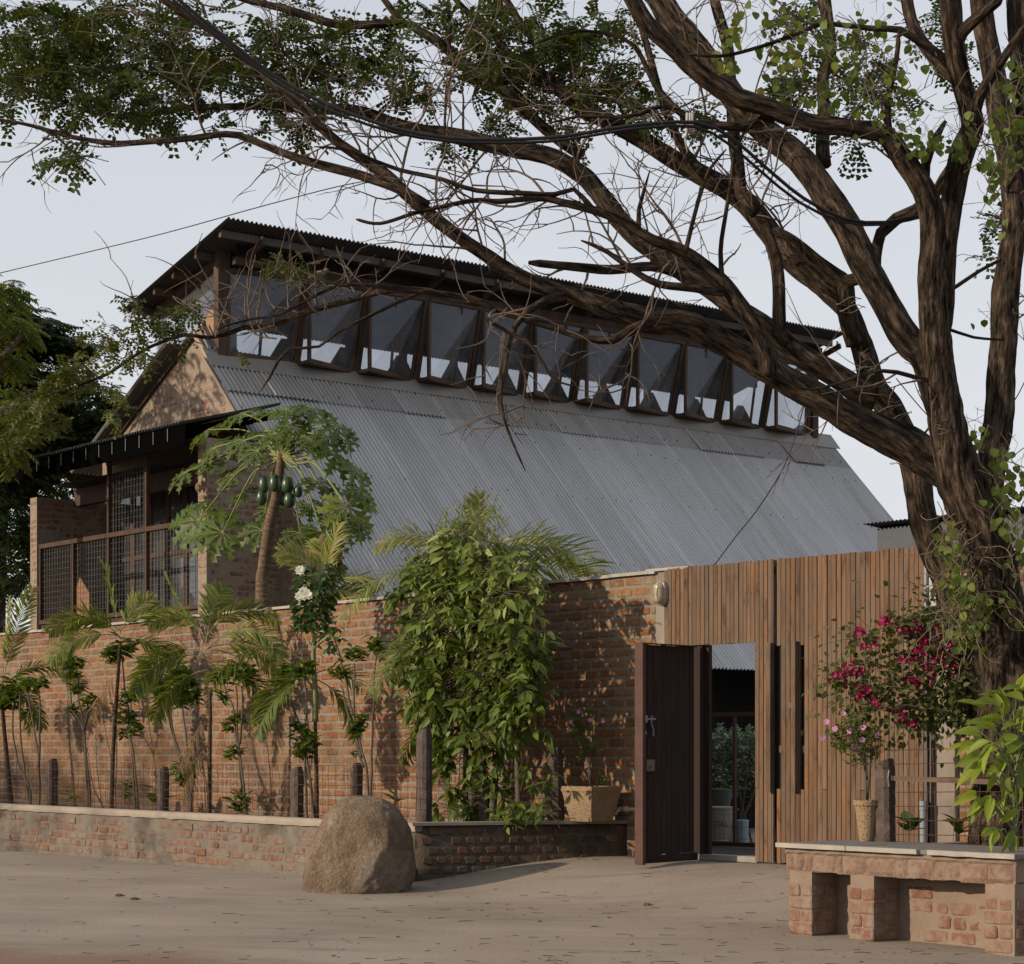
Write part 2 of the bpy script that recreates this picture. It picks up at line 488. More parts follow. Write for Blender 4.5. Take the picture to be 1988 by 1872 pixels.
M_ORANGE = brick_mat('orange_brick', [(0, (.26, .128, .060)), (.3, (.35, .175, .076)), (.6, (.38, .205, .092)), (.85, (.33, .130, .068)), (1, (.42, .235, .112))], (.30, .255, .205), .18, dirt=.5)
M_MORTAR = mortar_mat('cement_joint', (.33, .29, .235), (.26, .225, .185), .45)
M_OLD = brick_mat('old_red_brick', [(0, (.25, .125, .09)), (.5, (.31, .165, .12)), (1, (.37, .225, .165))], (.37, .30, .235), .24, flat=.9)
M_OLDMORT = mortar_mat('old_lime_joint', (.40, .325, .25), (.31, .25, .195), .3)
M_PLANT = brick_mat('weathered_brick', [(0, (.22, .11, .08)), (.5, (.30, .165, .115)), (1, (.29, .20, .15))], (.27, .235, .19), .24, dirt=.5, flat=.9)
M_PLANTMORT = mortar_mat('weathered_render', (.275, .24, .20), (.165, .15, .13), 1.0)
M_CONC = simple('weathered_concrete', (.36, .32, .27), (.25, .22, .19), .9, 3, .5, 60)
M_COPE = simple('pale_stone_slab', (.52, .48, .42), (.38, .35, .31), .85, 5, .3, 60)
M_WOOD = wood_mat('reddish_gate_wood', [(0, (.14, .088, .056)), (.25, (.22, .125, .066)), (.5, (.19, .125, .082)), (.75, (.30, .15, .066)), (.9, (.24, .172, .12)), (1, (.10, .062, .042))], worn=.75)
M_DWOOD = wood_mat('dark_window_wood', [(0, (.05, .032, .024)), (.5, (.08, .047, .034)), (1, (.11, .075, .056))], worn=.35)
M_DOOR = wood_mat('dark_door_wood', [(0, (.016, .010, .008)), (1, (.026, .016, .012))], worn=.0)  # dark stain, deepened in colour for the shaded face of the leaf
M_BWOOD = wood_mat('brown_frame_wood', [(0, (.065, .037, .026)), (1, (.10, .056, .038))], worn=.2)
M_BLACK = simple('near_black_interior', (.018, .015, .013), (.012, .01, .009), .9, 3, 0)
M_PITCH = simple('eave_shade_black', (.004, .004, .004), (.003, .003, .003), 1., 3, 0, spec=.0)  # paints the shade under the balcony roof onto rafters and eave strip
M_STEEL = simple('painted_steel', (.08, .075, .07), (.12, .10, .09), .55, 5, .1, 80)
M_RUST = simple('red_primed_steel', (.13, .055, .04), (.075, .038, .03), .7, 7, .3, 60)
M_WIRE = simple('rusty_wire', (.13, .06, .035), (.08, .045, .03), .8, 12, 0)
M_GALV = simple('grey_galvanised_metal', (.35, .36, .37), (.25, .26, .27), .45, 9, .1, 50, metal=.5)
M_CURT = simple('green_grey_curtain', (.13, .15, .13), (.08, .10, .085), .9, 3, 0)

def sheet_mat(name, c1, c2, metal, rough, dirtc, rustamt=.35):
    m, N, L, p = newmat(name)
    r = rand_id(N, L)
    tc = N.new('ShaderNodeTexCoord')
    n = noise_n(N, L, 1, tc.outputs['Object'], 5, .6, (.5, 2.5, .5))
    c = ramp(N, L, n.outputs['Fac'], [(.3, c1), (.7, c2)]).outputs[0]
    hs = N.new('ShaderNodeHueSaturation'); L.new(maprange(N, L, r, 0, 1, .92, 1.08), hs.inputs['Value']); L.new(c, hs.inputs['Color'])
    n2 = noise_n(N, L, 1, tc.outputs['Object'], 7, .7, (.45, 6, .45))
    c = mixc(N, L, maprange(N, L, n2.outputs['Fac'], .50, .78, 0, rustamt), hs.outputs[0], dirtc)
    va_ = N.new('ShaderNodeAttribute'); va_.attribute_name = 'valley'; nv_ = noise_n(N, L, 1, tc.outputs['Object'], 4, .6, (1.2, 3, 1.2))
    c = mixc(N, L, math_n(N, L, 'MULTIPLY', math_n(N, L, 'MAXIMUM', va_.outputs['Fac'], 0.0), maprange(N, L, nv_.outputs['Fac'], .3, .7, .55, 1.)), c, (.075, .075, .08))   # valleys painted darker: grime plus the ribs' own shade
    c = mixc(N, L, math_n(N, L, 'MAXIMUM', math_n(N, L, 'MULTIPLY', va_.outputs['Fac'], -1.0), 0.0), c, (.82, .82, .80))  # lap rib painted lighter, in place of light on the sheet edge
    L.new(c, p.inputs['Base Color']); p.inputs['Metallic'].default_value = metal
    L.new(maprange(N, L, n2.outputs['Fac'], .3, .7, rough, rough + .18), p.inputs['Roughness'])
    p.inputs['Specular IOR Level'].default_value = .4
    return m
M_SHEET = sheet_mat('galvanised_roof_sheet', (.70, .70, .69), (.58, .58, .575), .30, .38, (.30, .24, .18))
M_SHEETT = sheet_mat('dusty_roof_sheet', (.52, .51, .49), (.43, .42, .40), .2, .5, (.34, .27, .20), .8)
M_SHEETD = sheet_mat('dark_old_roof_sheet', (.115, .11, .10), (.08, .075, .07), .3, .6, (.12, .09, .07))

# ------------------------------------------------------------------ ground
def smooth(x): x = max(0., min(1., x)); return x * x * (3 - 2 * x)
def gz(u, v):                           # street at 0, rising towards the gate
    return .245 * smooth((v - 10.55) / 2.15) * smooth((u + 17.5) / 2.5)
def ground_mesh():
    us = [-400, -150, -70, -45] + list(np.arange(-32, -1, .4)) + [0, 4, 12, 40, 150, 400]
    vs = [-200, -40, -10] + list(np.arange(0, 9, .5)) + list(np.arange(9, 13.6, .15)) + [14, 15, 17, 20, 25, 35, 60, 150, 500]
    V = [tuple(W(u, v, gz(u, v) + (.012 * noise.noise(Vector((u * .6, v * .6, 0))) if -32 < u < 0 and 0 < v < 13 else 0))) for v in vs for u in us]
    n = len(us)
    Fc = [(j * n + i, j * n + i + 1, (j + 1) * n + i + 1, (j + 1) * n + i) for j in range(len(vs) - 1) for i in range(n - 1)]
    me = bpy.data.meshes.new('street_ground'); me.from_pydata(V, [], Fc)
    me.polygons.foreach_set('use_smooth', [True] * len(Fc))
    m, N, L, p = newmat('dusty_concrete_street')
    geo = N.new('ShaderNodeNewGeometry'); pos = geo.outputs['Position']
    mr = N.new('ShaderNodeMapping'); mr.inputs['Rotation'].default_value = (0, 0, R(12)); L.new(pos, mr.inputs['Vector'])
    n1 = noise_n(N, L, .55, pos, 6, .6)
    c = ramp(N, L, n1.outputs['Fac'], [(.3, (.33, .27, .22)), (.5, (.42, .35, .285)), (.72, (.50, .425, .355))]).outputs[0]
    n2 = noise_n(N, L, 1, mr.outputs[0], 7, .7, (.6, 4.2, 1))
    c = mixc(N, L, maprange(N, L, n2.outputs['Fac'], .52, .70, 0, .55), c, (.19, .16, .135))
    n2b = noise_n(N, L, 1, mr.outputs[0], 4, .6, (.25, 2.2, 1))
    c = mixc(N, L, maprange(N, L, n2b.outputs['Fac'], .48, .66, 0, .45), c, (.40, .32, .25))
    n3 = noise_n(N, L, 45, pos, 6, .8)
    c = mixc(N, L, maprange(N, L, n3.outputs['Fac'], .45, .62, 0, .35), c, (.15, .11, .08))
    # red earth showing through near the camera on the left
    sp = N.new('ShaderNodeSeparateXYZ'); L.new(pos, sp.inputs[0])
    n5 = noise_n(N, L, .8, pos, 5, .6)
    e = math_n(N, L, 'ADD', math_n(N, L, 'MULTIPLY', sp.outputs[0], -.32), math_n(N, L, 'ADD', math_n(N, L, 'MULTIPLY', sp.outputs[1], -.55), math_n(N, L, 'MULTIPLY', n5.outputs['Fac'], 1.6)))
    n6 = noise_n(N, L, 60, pos, 4, .8)
    red = mixc(N, L, maprange(N, L, n6.outputs['Fac'], .4, .62), (.34, .215, .155), (.20, .12, .085))
    c = mixc(N, L, maprange(N, L, math_n(N, L, 'ADD', e, math_n(N, L, 'MULTIPLY', n6.outputs['Fac'], .9)), -5.0, -4.6, 0, .85), c, red)
    L.new(c, p.inputs['Base Color']); p.inputs['Roughness'].default_value = .92; p.inputs['Specular IOR Level'].default_value = .2
    hb = math_n(N, L, 'ADD', n3.outputs['Fac'], math_n(N, L, 'MULTIPLY', n2.outputs['Fac'], .8))
    bump_n(N, L, p, hb, .6, .012)
    o = mesh_obj('street_ground', me, mat=m); tag(o, 'dusty grey brown concrete street swept with dark streaks', kind='structure')
ground_mesh()
M_SOIL = simple('brown_planter_soil', (.11, .075, .05), (.07, .05, .035), .95, 8, .8, 40, dist=.03)

# ------------------------------------------------------------------ boundary wall
WV = 12.914                              # street face of the wall
wallt = thing('boundary_wall', 'long orange brick boundary wall with thin pale coping behind the palms', 'brick wall', -20, WV, 0)
O = (-20, WV, 0)
U_END = -14.16 + .62
def uAt(x, y=1300): return uz(x, y, WV)[0]
U_END = uAt(1273)
def cope_z(u): return 2.82
m = MB(O); m.box((-46, WV + .008, -.1), (U_END, WV + .23, 2.818)); m.build('mortar_core', M_MORTAR, wallt)
sets = [brick_set('wall_brick', .005, .218, .072, M_ORANGE, 8), brick_set('wall_half_brick', .005, .103, .072, M_ORANGE, 4)]
bw = Brickwork(wallt, O, sets, 300)
bw.field('front', WV + .008, -34, U_END, .04, .04 + 30 * .0925, .0925, .0185, 'stretcher', proud=.006)
bw.build((.218, .103))
m = MB(O)
x = -46
cm = []
while x < U_END - .02:
    l = .62 + rnd.uniform(-.1, .12); l = min(l, U_END + .02 - x)
    c = MB(O); dz = rnd.uniform(-.003, .003)
    c.box((x + .003, WV - .035, 2.821 + dz), (x + l - .003, WV + .25, 2.851 + dz))
    c.build('coping_slab', M_COPE, wallt)
    x += l

# ------------------------------------------------------------------ gate line
G0 = at(1273, 1105, 18.86); G0.z = 0     # left end of the gate line, at the wall end
G1 = at(1806, 1105, 16.62); G1.z = 0
gd = (G1 - G0); GL = gd.length; gd.normalize(); gn = Vector((gd.y, -gd.x, 0))   # gn looks to the street
GROT = math.atan2(gd.y, gd.x)
def gs(x):                               # distance along the gate line seen at column x
    k = (x - HX) / F
    return (k * G0.y - G0.x) / (gd.x - k * gd.y)
GZ = .245; GT = 2.857
def gzat(x, y):
    s = gs(x); Y = G0.y + gd.y * s
    return EYE + (HY - y) / F * Y
# gate pillar of concrete
pl = thing('gate_pillar', 'narrow concrete pillar between the orange brick wall and the wooden gate', 'pillar', G0.x, G0.y, 0, rot=GROT, world=True)
m = MB(); m.box((.0, -.0, 0), (gs(1293) - .004, .22, 2.84)); m.build('pillar_shaft', M_CONC, pl)
m = MB(); m.box((-.1, -.03, 2.842), (.42, .24, 2.866)); m.build('cap_slab', M_COPE, pl)

gate = thing('wooden_gate', 'tall gate of narrow reddish brown vertical boards with open door', 'gate', G0.x, G0.y, GZ, rot=GROT, world=True)
gz_door_top = gzat(1415, 1251) - GZ
s_a, s_d0, s_d1, s_g0, s_b = gs(1293), gs(1357), gs(1472), gs(1507), gs(1798)
plank_me = {}
def plank(x0, x1, z0, z1, y=-.03, th=.022, mat=M_WOOD, parent=None, name='board'):
    key = (round(x1 - x0, 3), round(z1 - z0, 2), th, mat.name)
    if key not in plank_me:
        w, h = x1 - x0, z1 - z0
        b = .0025
        me = bpy.data.meshes.new(name)
        V = [(b, 0, 0), (w - b, 0, 0), (w, b, 0), (w, th, 0), (0, th, 0), (0, b, 0)]
        V = V + [(a, c, h) for a, c, _ in V]
        Fc = [(0, 1, 7, 6), (1, 2, 8, 7), (2, 3, 9, 8), (3, 4, 10, 9), (4, 5, 11, 10), (5, 0, 6, 11), (5, 4, 3, 2, 1, 0), (6, 7, 8, 9, 10, 11)]
        me.from_pydata(V, [], Fc); me.materials.append(mat); plank_me[key] = me
    o = bpy.data.objects.new(name, plank_me[key]); col.objects.link(o); o.parent = parent or gate
    o.location = (x0, y + rnd.uniform(-.003, .003), z0 - (GZ if parent is None else 0) + rnd.uniform(-.004, .004))
    o.rotation_euler = (rnd.uniform(-.0006, .0006), rnd.uniform(-.0008, .0008), 0)
    return o
ZT = GT
nails = []
s = s_a; pw = .0485
h0, h1 = gs(1508), gs(1517)              # first slot, built where a pull handle's shadow falls
h2, h3 = gs(1555.5), gs(1564)
hz0, hz1 = gzat(1512, 1531), gzat(1512, 1255)
ztop_door = gzat(1415, 1250)
while s < s_b - .02:
    w = pw + rnd.choice((-.004, 0, 0, 0, .004, .004))
    e = min(s + w, s_b)
    if s < s_g0 - .01 < e: e = s_g0 - .004
    g = .0022
    zt = ZT + rnd.uniform(-.006, .004)
    c = (s + e) / 2
    if s_d0 - .01 < c < s_d1:
        if e > s_d1: e = s_d1
        plank(s + g, e - g, ztop_door, zt); nails += [(c, ztop_door + .05), (c, zt - .06)]
    elif c < s_d0:
        plank(s + g, e - g, ztop_door, zt); nails += [(c, ztop_door + .05), (c, zt - .06)]
    elif h0 - .012 < c < h1 + .012 or h2 - .012 < c < h3 + .012:
        plank(s + g, e - g, hz1, zt); plank(s + g, e - g, GZ + .01, hz0); nails += [(c, zt - .06)]
    else:
        zb = GZ + .015 + rnd.uniform(-.004, .004)
        if rnd.random() < .25:
            zc = rnd.choice((hz1 + .02, hz0)); plank(s + g, e - g, zb, zc - .0015); plank(s + g, e - g, zc + .0015, zt)
        else: plank(s + g, e - g, zb, zt)
        nails += [(c, zt - .06), (c, hz1 + .08), (c, 1.22), (c, hz0 + .05)]
    s = e
    if abs(s - (s_g0 - .004)) < 1e-6: s = gs(1512)
# pull handles: battens standing proud of the boards
for a, b in ((gs(1499.5), h0 - .001), (gs(1547.5), h2 - .001)):
    hd = plank(a, b, hz0 - .03, hz1 + .03, y=-.085, th=.05, name='pull_handle')
m = MB()
for (c, z) in nails: m.lathe((0, 0, 0), [(.0045, 0), (.002, .003)], 5)
# nail heads look to the street: rotate the small domes
V = []
for k, (c, z) in enumerate(nails):
    for q in range(10):
        a = m.v[k * 10 + q]; V.append((c + a[0], -.031 - a[2], z - GZ + a[1]))
m.v = V
o = m.build('nail_head', simple('copper_nail', (.45, .24, .14), (.3, .16, .1), .4, 9, 0, metal=.8), gate); o['kind'] = 'stuff'
for z in (GZ + .06, 1.2, ZT - .12):        # back frame rails
    for x0, x1 in ((s_d1 + .002, s_g0 - .006), (gs(1512), s_b)):
        m = MB(); m.box((x0, -.004, z - GZ), (x1, .04, z - GZ + .06)); m.build('frame_rail', M_STEEL, gate)
for z0, z1 in ((ztop_door + .003, ztop_door + .06), (ZT - .1, ZT - .04)):
    m = MB(); m.box((s_a, -.004, z0 - GZ), (s_d1, .05, z1 - GZ)); m.build('frame_rail', M_STEEL, gate)
m = MB(); m.box((h0 - .02, .0, hz0 - GZ - .02), (h3 + .03, .012, hz1 - GZ + .02)); m.build('slot_shade_plate', M_BLACK, gate)  # black plate behind the slots stands in for the handles' cast shadow
m = MB(); m.box((s_g0 - .05, .045, 0), (gs(1512) + .05, .06, ZT - GZ)); m.build('closing_strip', M_BLACK, gate)
jl = gs(1361); jr = gs(1377)
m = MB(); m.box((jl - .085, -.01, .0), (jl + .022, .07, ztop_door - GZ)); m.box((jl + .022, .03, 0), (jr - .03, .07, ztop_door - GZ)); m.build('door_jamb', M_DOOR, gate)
m = MB(); m.box((s_d0 + .01, -.02, .002), (s_d1, .1, .052)); m.build('threshold', simple('worn_pale_threshold', (.38, .38, .36), (.30, .24, .18), .7, 5, .2), gate)
m = MB(); m.box((gs(1535.5), -.048, gzat(1538, 1376) - GZ), (gs(1544), -.031, gzat(1538, 1364) - GZ)); m.build('lock_plate', M_STEEL, gate)
# open door leaf, hinged at the left jamb and swung out to the street
door = bpy.data.objects.new('door', None); col.objects.link(door); door.parent = gate
hx = gs(1356)
door.location = (hx, -.05, 0)
hw = G0 + gd * hx + gn * .05
outer = at(1240, 1500, 17.83); outer.z = 0
dd = outer - hw; DL = dd.length
door.rotation_euler = (0, 0, math.atan2(dd.y, dd.x) - GROT)
door['label'] = 'dark wooden door leaf standing open with bolt and lock'
dh = ztop_door - GZ - .02
nb = 11
for i in range(nb):
    x0 = .03 + (DL - .07) * i / nb
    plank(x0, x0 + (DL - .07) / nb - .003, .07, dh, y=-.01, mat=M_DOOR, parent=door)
m = MB(); m.box((DL - .038, -.045, -.01), (DL - .003, -.0, dh + .012)); m.box((DL - .038, .0, -.01), (DL + .002, .045, dh + .012)); m.build('edge_angle', M_RUST, door)
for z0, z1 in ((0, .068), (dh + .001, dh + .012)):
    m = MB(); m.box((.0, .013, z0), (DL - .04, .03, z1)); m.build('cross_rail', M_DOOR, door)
# bolt and box lock on the inner face of the leaf (local +y)
zb_ = 1.49 - GZ
m = MB(); m.bar((DL - .20, .028, zb_), (DL - .02, .028, zb_), .014, .014); m.box((DL - .075, .013, zb_ - .03), (DL - .045, .04, zb_ + .03)); m.box((DL - .15, .013, zb_ - .012), (DL - .135, .038, zb_ + .03))
m.tube([(DL - .13, .032, zb_ - .005), (DL - .14, .032, zb_ - .05), (DL - .165, .032, zb_ - .09), (DL - .165, .03, zb_ - .15)], .009, 6); m.build('bolt', M_GALV, door)
m = MB(); m.box((DL - .155, .013, 1.04 - GZ), (DL - .045, .055, 1.14 - GZ)); m.tube([(DL - .10, .055, 1.075 - GZ), (DL - .10, .066, 1.075 - GZ)], .013, 10)
m.build('box_lock', simple('brown_enamel_lock', (.20, .13, .09), (.15, .09, .06), .4, 9, .1), door)
m = MB(); m.tube([(DL - .075, .014, 1.37 - GZ), (DL - .075, .018, 1.37 - GZ)], .016, 12); m.build('keyhole_plate', M_GALV, door)

# steel post, hinge and concrete pillar at the right of the gate
def gp(s, n=0., z=0.): p = G0 + gd * s + gn * n; return (p.x, p.y, z)
rp = thing('hinge_pillar', 'rough grey concrete pillar with steel channel and big gate hinge', 'pillar', *gp(gs(1802)), rot=GROT, world=True)
w1 = gs(1816) - gs(1802); w2 = gs(1856) - gs(1802)
m = MB(); m.box((0.004, -.06, 0), (.03, .1, 2.84)); m.box((.03, -.02, 0), (w1 - .012, .02, 2.84)); m.box((w1 - .012, -.06, 0), (w1, .1, 2.84)); m.build('steel_channel', M_STEEL, rp)
m = MB(); m.box((w1 + .004, -.01, 0), (w2, .25, 2.80)); m.build('concrete_shaft', simple('streaked_concrete', (.36, .30, .25), (.24, .205, .175), .92, 2.5, .6, 45, stretch=(1, 1, .5)), rp)
zh = gzat(1808, 1137)
m = MB(); m.tube([(.045, -.09, zh - .19), (.045, -.09, zh - .02)], .024, 10); m.tube([(.045, -.09, zh + .0), (.045, -.09, zh + .2)], .021, 10); m.box((.045, -.085, zh - .17), (.14, -.062, zh + .06))
m.build('hinge', M_GALV, rp)
m = MB(); m.box((.10, -.075, zh - .15), (.24, -.06, zh + .1)); m.build('hinge_plate', simple('light_grey_plate', (.42, .44, .46), (.36, .38, .4), .5, 5, .1), rp)
zp = gzat(1812, 1560)
m = MB(); m.tube([(w1 * .45, -.11, zp - .45), (w1 * .45, -.11, zp + .0)], .024, 10); m.tube([(w1 * .45, -.11, zp - .05), (w1 * .45, -.11, zp + .02)], .03, 10); m.build('drain_pipe', simple('blue_grey_plastic', (.30, .36, .42), (.26, .31, .36), .4, 5, 0), rp)

# brick wall right of the pillar
s0 = gs(1857)
rw = thing('side_wall', 'orange brick wall behind the tree trunk at the right edge', 'brick wall', *gp(s0), rot=GROT, world=True)
m = MB(); m.box((0, .03, 0), (6.0, .25, 2.74)); m.build('mortar_core', M_OLDMORT, rw)
bl = []
for r in range(29):
    a = 0 if r % 2 else -.115
    while a < 3.0:
        bl.append((max(a, 0) + .01, r * .0928 + .055, .221 if a >= 0 else .105)); a += .24
bl.sort(key=lambda b: b[0])
for i, (a, z, l) in enumerate(bl[:300]):
    ms = sets[0] if l > .2 else sets[1]
    x = bpy.data.objects.new('brick', ms[rnd.randrange(len(ms))]); col.objects.link(x); x.parent = rw
    x.location = (a + l / 2, .03 - .005 - rnd.uniform(0, .003), z)
m = MB(); m.box((-.05, -.0, 2.743), (6.0, .28, 2.78)); m.build('coping_slab', M_COPE, rw)

# ------------------------------------------------------------------ low planter wall
PV = 11.08; PZ = .55
uc, vc = -15.0, PV
ue, ve = -14.2, WV + .0
pw_ = thing('planter_wall', 'long low weathered brick planter wall with pale worn top along the street', 'low wall', -20, PV, 0)
O = (-20, PV, 0)
def topline(u): return PZ + .008 * noise.noise(Vector((u * 1.1, 3, 0)))
def wall_strip(m, A, B, z0, z1, step=.12, amp=.012, out=(0, -1), top=.2):
    """uneven rendered wall from A to B (u,v) with real depth"""
    A, B = Vector((*A, 0)), Vector((*B, 0)); n = max(2, int((B - A).length / step)); nz = 9
    o = Vector((*out, 0)); base = len(m.v)
    for i in range(n + 1):
        p = A.lerp(B, i / n)
        for k in range(nz + 1):
            z = z0 + (z1 - z0) * k / nz
            d = amp * noise.noise(Vector((p.x * 3, p.y * 3, z * 5))) + amp * .7 * noise.noise(Vector((p.x * 9, p.y * 9, z * 12)))
            if k == nz: d -= .012; z += .012 * noise.noise(Vector((p.x * 2, p.y * 2, 9)))
            q = p + o * d
            m.v.append((q.x, q.y, z))
        q = p - o * top
        m.v.append((q.x, q.y, z1 + .006)); m.v.append((q.x, q.y, z0))
    K = nz + 3
    for i in range(n):
        for k in range(K - 1):
            a = base + i * K + k
            m.f.append((a, a + K, a + K + 1, a + 1)); m.t.append(.5)
    m.f.append(tuple(base + k for k in range(K))); m.f.append(tuple(base + n * K + k for k in range(K - 1, -1, -1))); m.t += [.5, .5]
m = MB(O); wall_strip(m, (-40, PV), (uc, PV), -.1, PZ - .03); m.build('render_core', M_PLANTMORT, pw_, smooth=True)
m = MB(O)
n = 190
for i in range(n + 1):
    u = -40 + (uc + .02 + 40) * i / n
    f0 = .012 * noise.noise(Vector((u * 2.2, 0, 1))) + .01 * noise.noise(Vector((u * 7, 0, 1)))
    dr = .014 * noise.noise(Vector((u * 5, 0, 7)))
    m.v += [(u, PV - .016 - f0, PZ - .062 - dr), (u, PV - .024 - f0, PZ - .03), (u, PV - .012, PZ + .004 + dr * .3), (u, PV + .10, PZ + .010 + dr * .4), (u, PV + .22, PZ + .0), (u, PV + .222, PZ - .06)]
for i in range(n):
    for k in range(5):
        a = i * 6 + k; m.f.append((a, a + 6, a + 7, a + 1))
m.f.append((5, 4, 3, 2, 1, 0)); m.f.append(tuple(n * 6 + k for k in range(6))); m.t = [.5] * len(m.f)
M_PTOP = simple('worn_pale_cement_top', (.46, .385, .305), (.36, .31, .255), .95, 6, .7, 50, dist=.01)
m.build('cement_top', M_PTOP, pw_, smooth=True)
psets = [brick_set('planter_brick', .008, .21, .066, M_PLANT), brick_set('planter_half_brick', .009, .10, .066, M_PLANT)]
bw = Brickwork(pw_, O, psets, 300)
bw.field('front', PV, -30, uc - .04, .03, PZ - .05, .085, .026, 'mixed', proud=.005, pj=.006, skip=.03, lens=(.21, .10))
bw.build((.21, .10))
# the return that runs back to the boundary wall (in its own shade)
dv = Vector((ue - uc, ve - vc, 0)); RL = dv.length; rang = math.atan2(dv.y, dv.x)
pr = thing('planter_return_wall', 'short dark brick planter wall in shade right of the boulder', 'low wall', uc, vc, 0, rot=ROT + rang)
m = MB(); wall_strip(m, (0.0, 0), (RL, 0), -.05, PZ - .01, out=(0, -1)); m.build('render_core', mortar_mat('dark_return_render', (.17, .14, .11), (.11, .09, .07), 1.), pr, smooth=True)
m = MB(); m.box((-.03, -.03, PZ - .008), (RL, .2, PZ + .018)); m.build('cement_top', M_CONC, pr)
M_RETURN = brick_mat('dark_return_brick', [(0, (.14, .075, .05)), (1, (.22, .11, .065))], (.12, .10, .08), .25, dirt=.7, dirtcol=(.025, .022, .018), flat=.9)  # brick and render are darker here than on the long planter wall
ms_ = brick_set('return_brick', .008, .105, .066, M_RETURN)
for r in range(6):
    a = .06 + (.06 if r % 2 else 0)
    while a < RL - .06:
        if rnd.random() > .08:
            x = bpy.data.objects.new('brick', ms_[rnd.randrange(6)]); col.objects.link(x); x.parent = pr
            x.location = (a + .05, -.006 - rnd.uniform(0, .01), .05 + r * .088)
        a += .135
# planter soil
so = MB()
pts = [(-40, PV + .15), (uc + .0, PV + .15), (ue - .15, WV - .0), (-40, WV - .0)]
so.prism([W(a, b, -.1) for a, b in pts], (0, 0, .56)); o = so.build('planter_soil', M_SOIL); tag(o, 'brown soil bed between the low wall and the brick wall', kind='structure')

# ------------------------------------------------------------------ boulder
def boulder():
    Yb = 18.05
    import bisect
    t = thing('boulder', 'large half round brown granite boulder at the planter corner', 'boulder', *at(700, 1700, Yb).xy, 0, world=True, rot=0)
    out = [(588, 1712), (590, 1690), (600, 1655), (608, 1625), (622, 1598), (640, 1572), (665, 1553), (690, 1547), (715, 1546), (745, 1551), (768, 1566), (785, 1590), (796, 1612), (803, 1640), (806, 1668), (804, 1700), (796, 1728)]
    P = [at(x, y, Yb) for x, y in out]; c = at(700, 1730, Yb)
    import bmesh
    PLN = []
    for q_ in range(15):
        a_ = rnd.uniform(0, 2 * math.pi); nn_ = Vector((math.cos(a_), -abs(math.sin(a_)) * .8 - .2, rnd.uniform(-.2, 1))).normalized(); PLN.append((nn_, (.34 + .15 * abs(nn_.x) + .40 * max(nn_.z, 0)) * rnd.uniform(.92, 1.05)))
    AN = [math.atan2(q.z - c.z, q.x - c.x) for q in P][::-1]; RR = [math.hypot(q.x - c.x, q.z - c.z) for q in P][::-1]
    bm = bmesh.new(); bmesh.ops.create_icosphere(bm, subdivisions=6, radius=1)
    for v in bm.verts:
        d = v.co.normalized()
        a = math.atan2(max(d.z, 0), d.x)                    # 0 right .. pi left
        i = min(max(bisect.bisect(AN, a), 1), len(AN) - 1); k = max(0, min(1, (a - AN[i - 1]) / (AN[i] - AN[i - 1] + 1e-9)))
        Rr = RR[i - 1] * (1 - k) + RR[i] * k
        h = math.hypot(d.x, d.z)
        if d.z < 0: co = Vector((math.copysign(1, d.x) * Rr * abs(d.x), d.y * .42, d.z * .3))
        else: co = Vector((math.cos(a) * h * Rr, d.y * .42 * (1 + .1 * d.x), math.sin(a) * h * Rr))
        # blunt faces: flattened planes
        g = co.copy()
        for nx, ny, nz, off in ((-.3, -.93, .2, .36), (.75, -.6, .25, .50), (-.8, -.4, .45, .53), (.1, -.6, .8, .72)):
            nn = Vector((nx, ny, nz)).normalized(); e = g.dot(nn) - off
            if e > 0: g -= nn * e * .75
        for q_ in range(15):
            nn = PLN[q_][0]; e = g.dot(nn) - PLN[q_][1]
            if e > 0: g -= nn * e * .96
        s = 4.2; n1 = noise.fractal(g * s, 1.0, 2.0, 5); n2 = abs(noise.noise(g * 7 + Vector((3, 1, 2))))
        nrm = g.normalized()
        g += nrm * (.012 * n1 - .012 * max(0, .12 - n2) * 6 + .009 * noise.fractal(g * 18, 1, 2, 4))
        v.co = g + Vector((c.x - t.location.x, 0, 0))
    me = bpy.data.meshes.new('boulder'); bm.to_mesh(me); bm.free()
    me.polygons.foreach_set('use_smooth', [True] * len(me.polygons))
    m, N, L, p = newmat('brown_granite')
    n = noise_n(N, L, 3.2, None, 8, .7); n2 = noise_n(N, L, 40, None, 5, .7)
    c = ramp(N, L, n.outputs['Fac'], [(.32, (.17, .12, .085)), (.5, (.36, .27, .185)), (.68, (.54, .45, .33))]).outputs[0]
    c = mixc(N, L, maprange(N, L, n2.outputs['Fac'], .4, .65, 0, .55), c, (.13, .09, .06))
    n3 = noise_n(N, L, 1.8, None, 4)
    c = mixc(N, L, maprange(N, L, n3.outputs['Fac'], .5, .65, 0, .5), c, (.24, .21, .185))
    L.new(c, p.inputs['Base Color']); p.inputs['Roughness'].default_value = .9; p.inputs['Specular IOR Level'].default_value = .2
    bump_n(N, L, p, math_n(N, L, 'ADD', n2.outputs['Fac'], math_n(N, L, 'MULTIPLY', n.outputs['Fac'], 2.)), 1., .04)
    mesh_obj('rock_body', me, t, mat=m)
boulder()

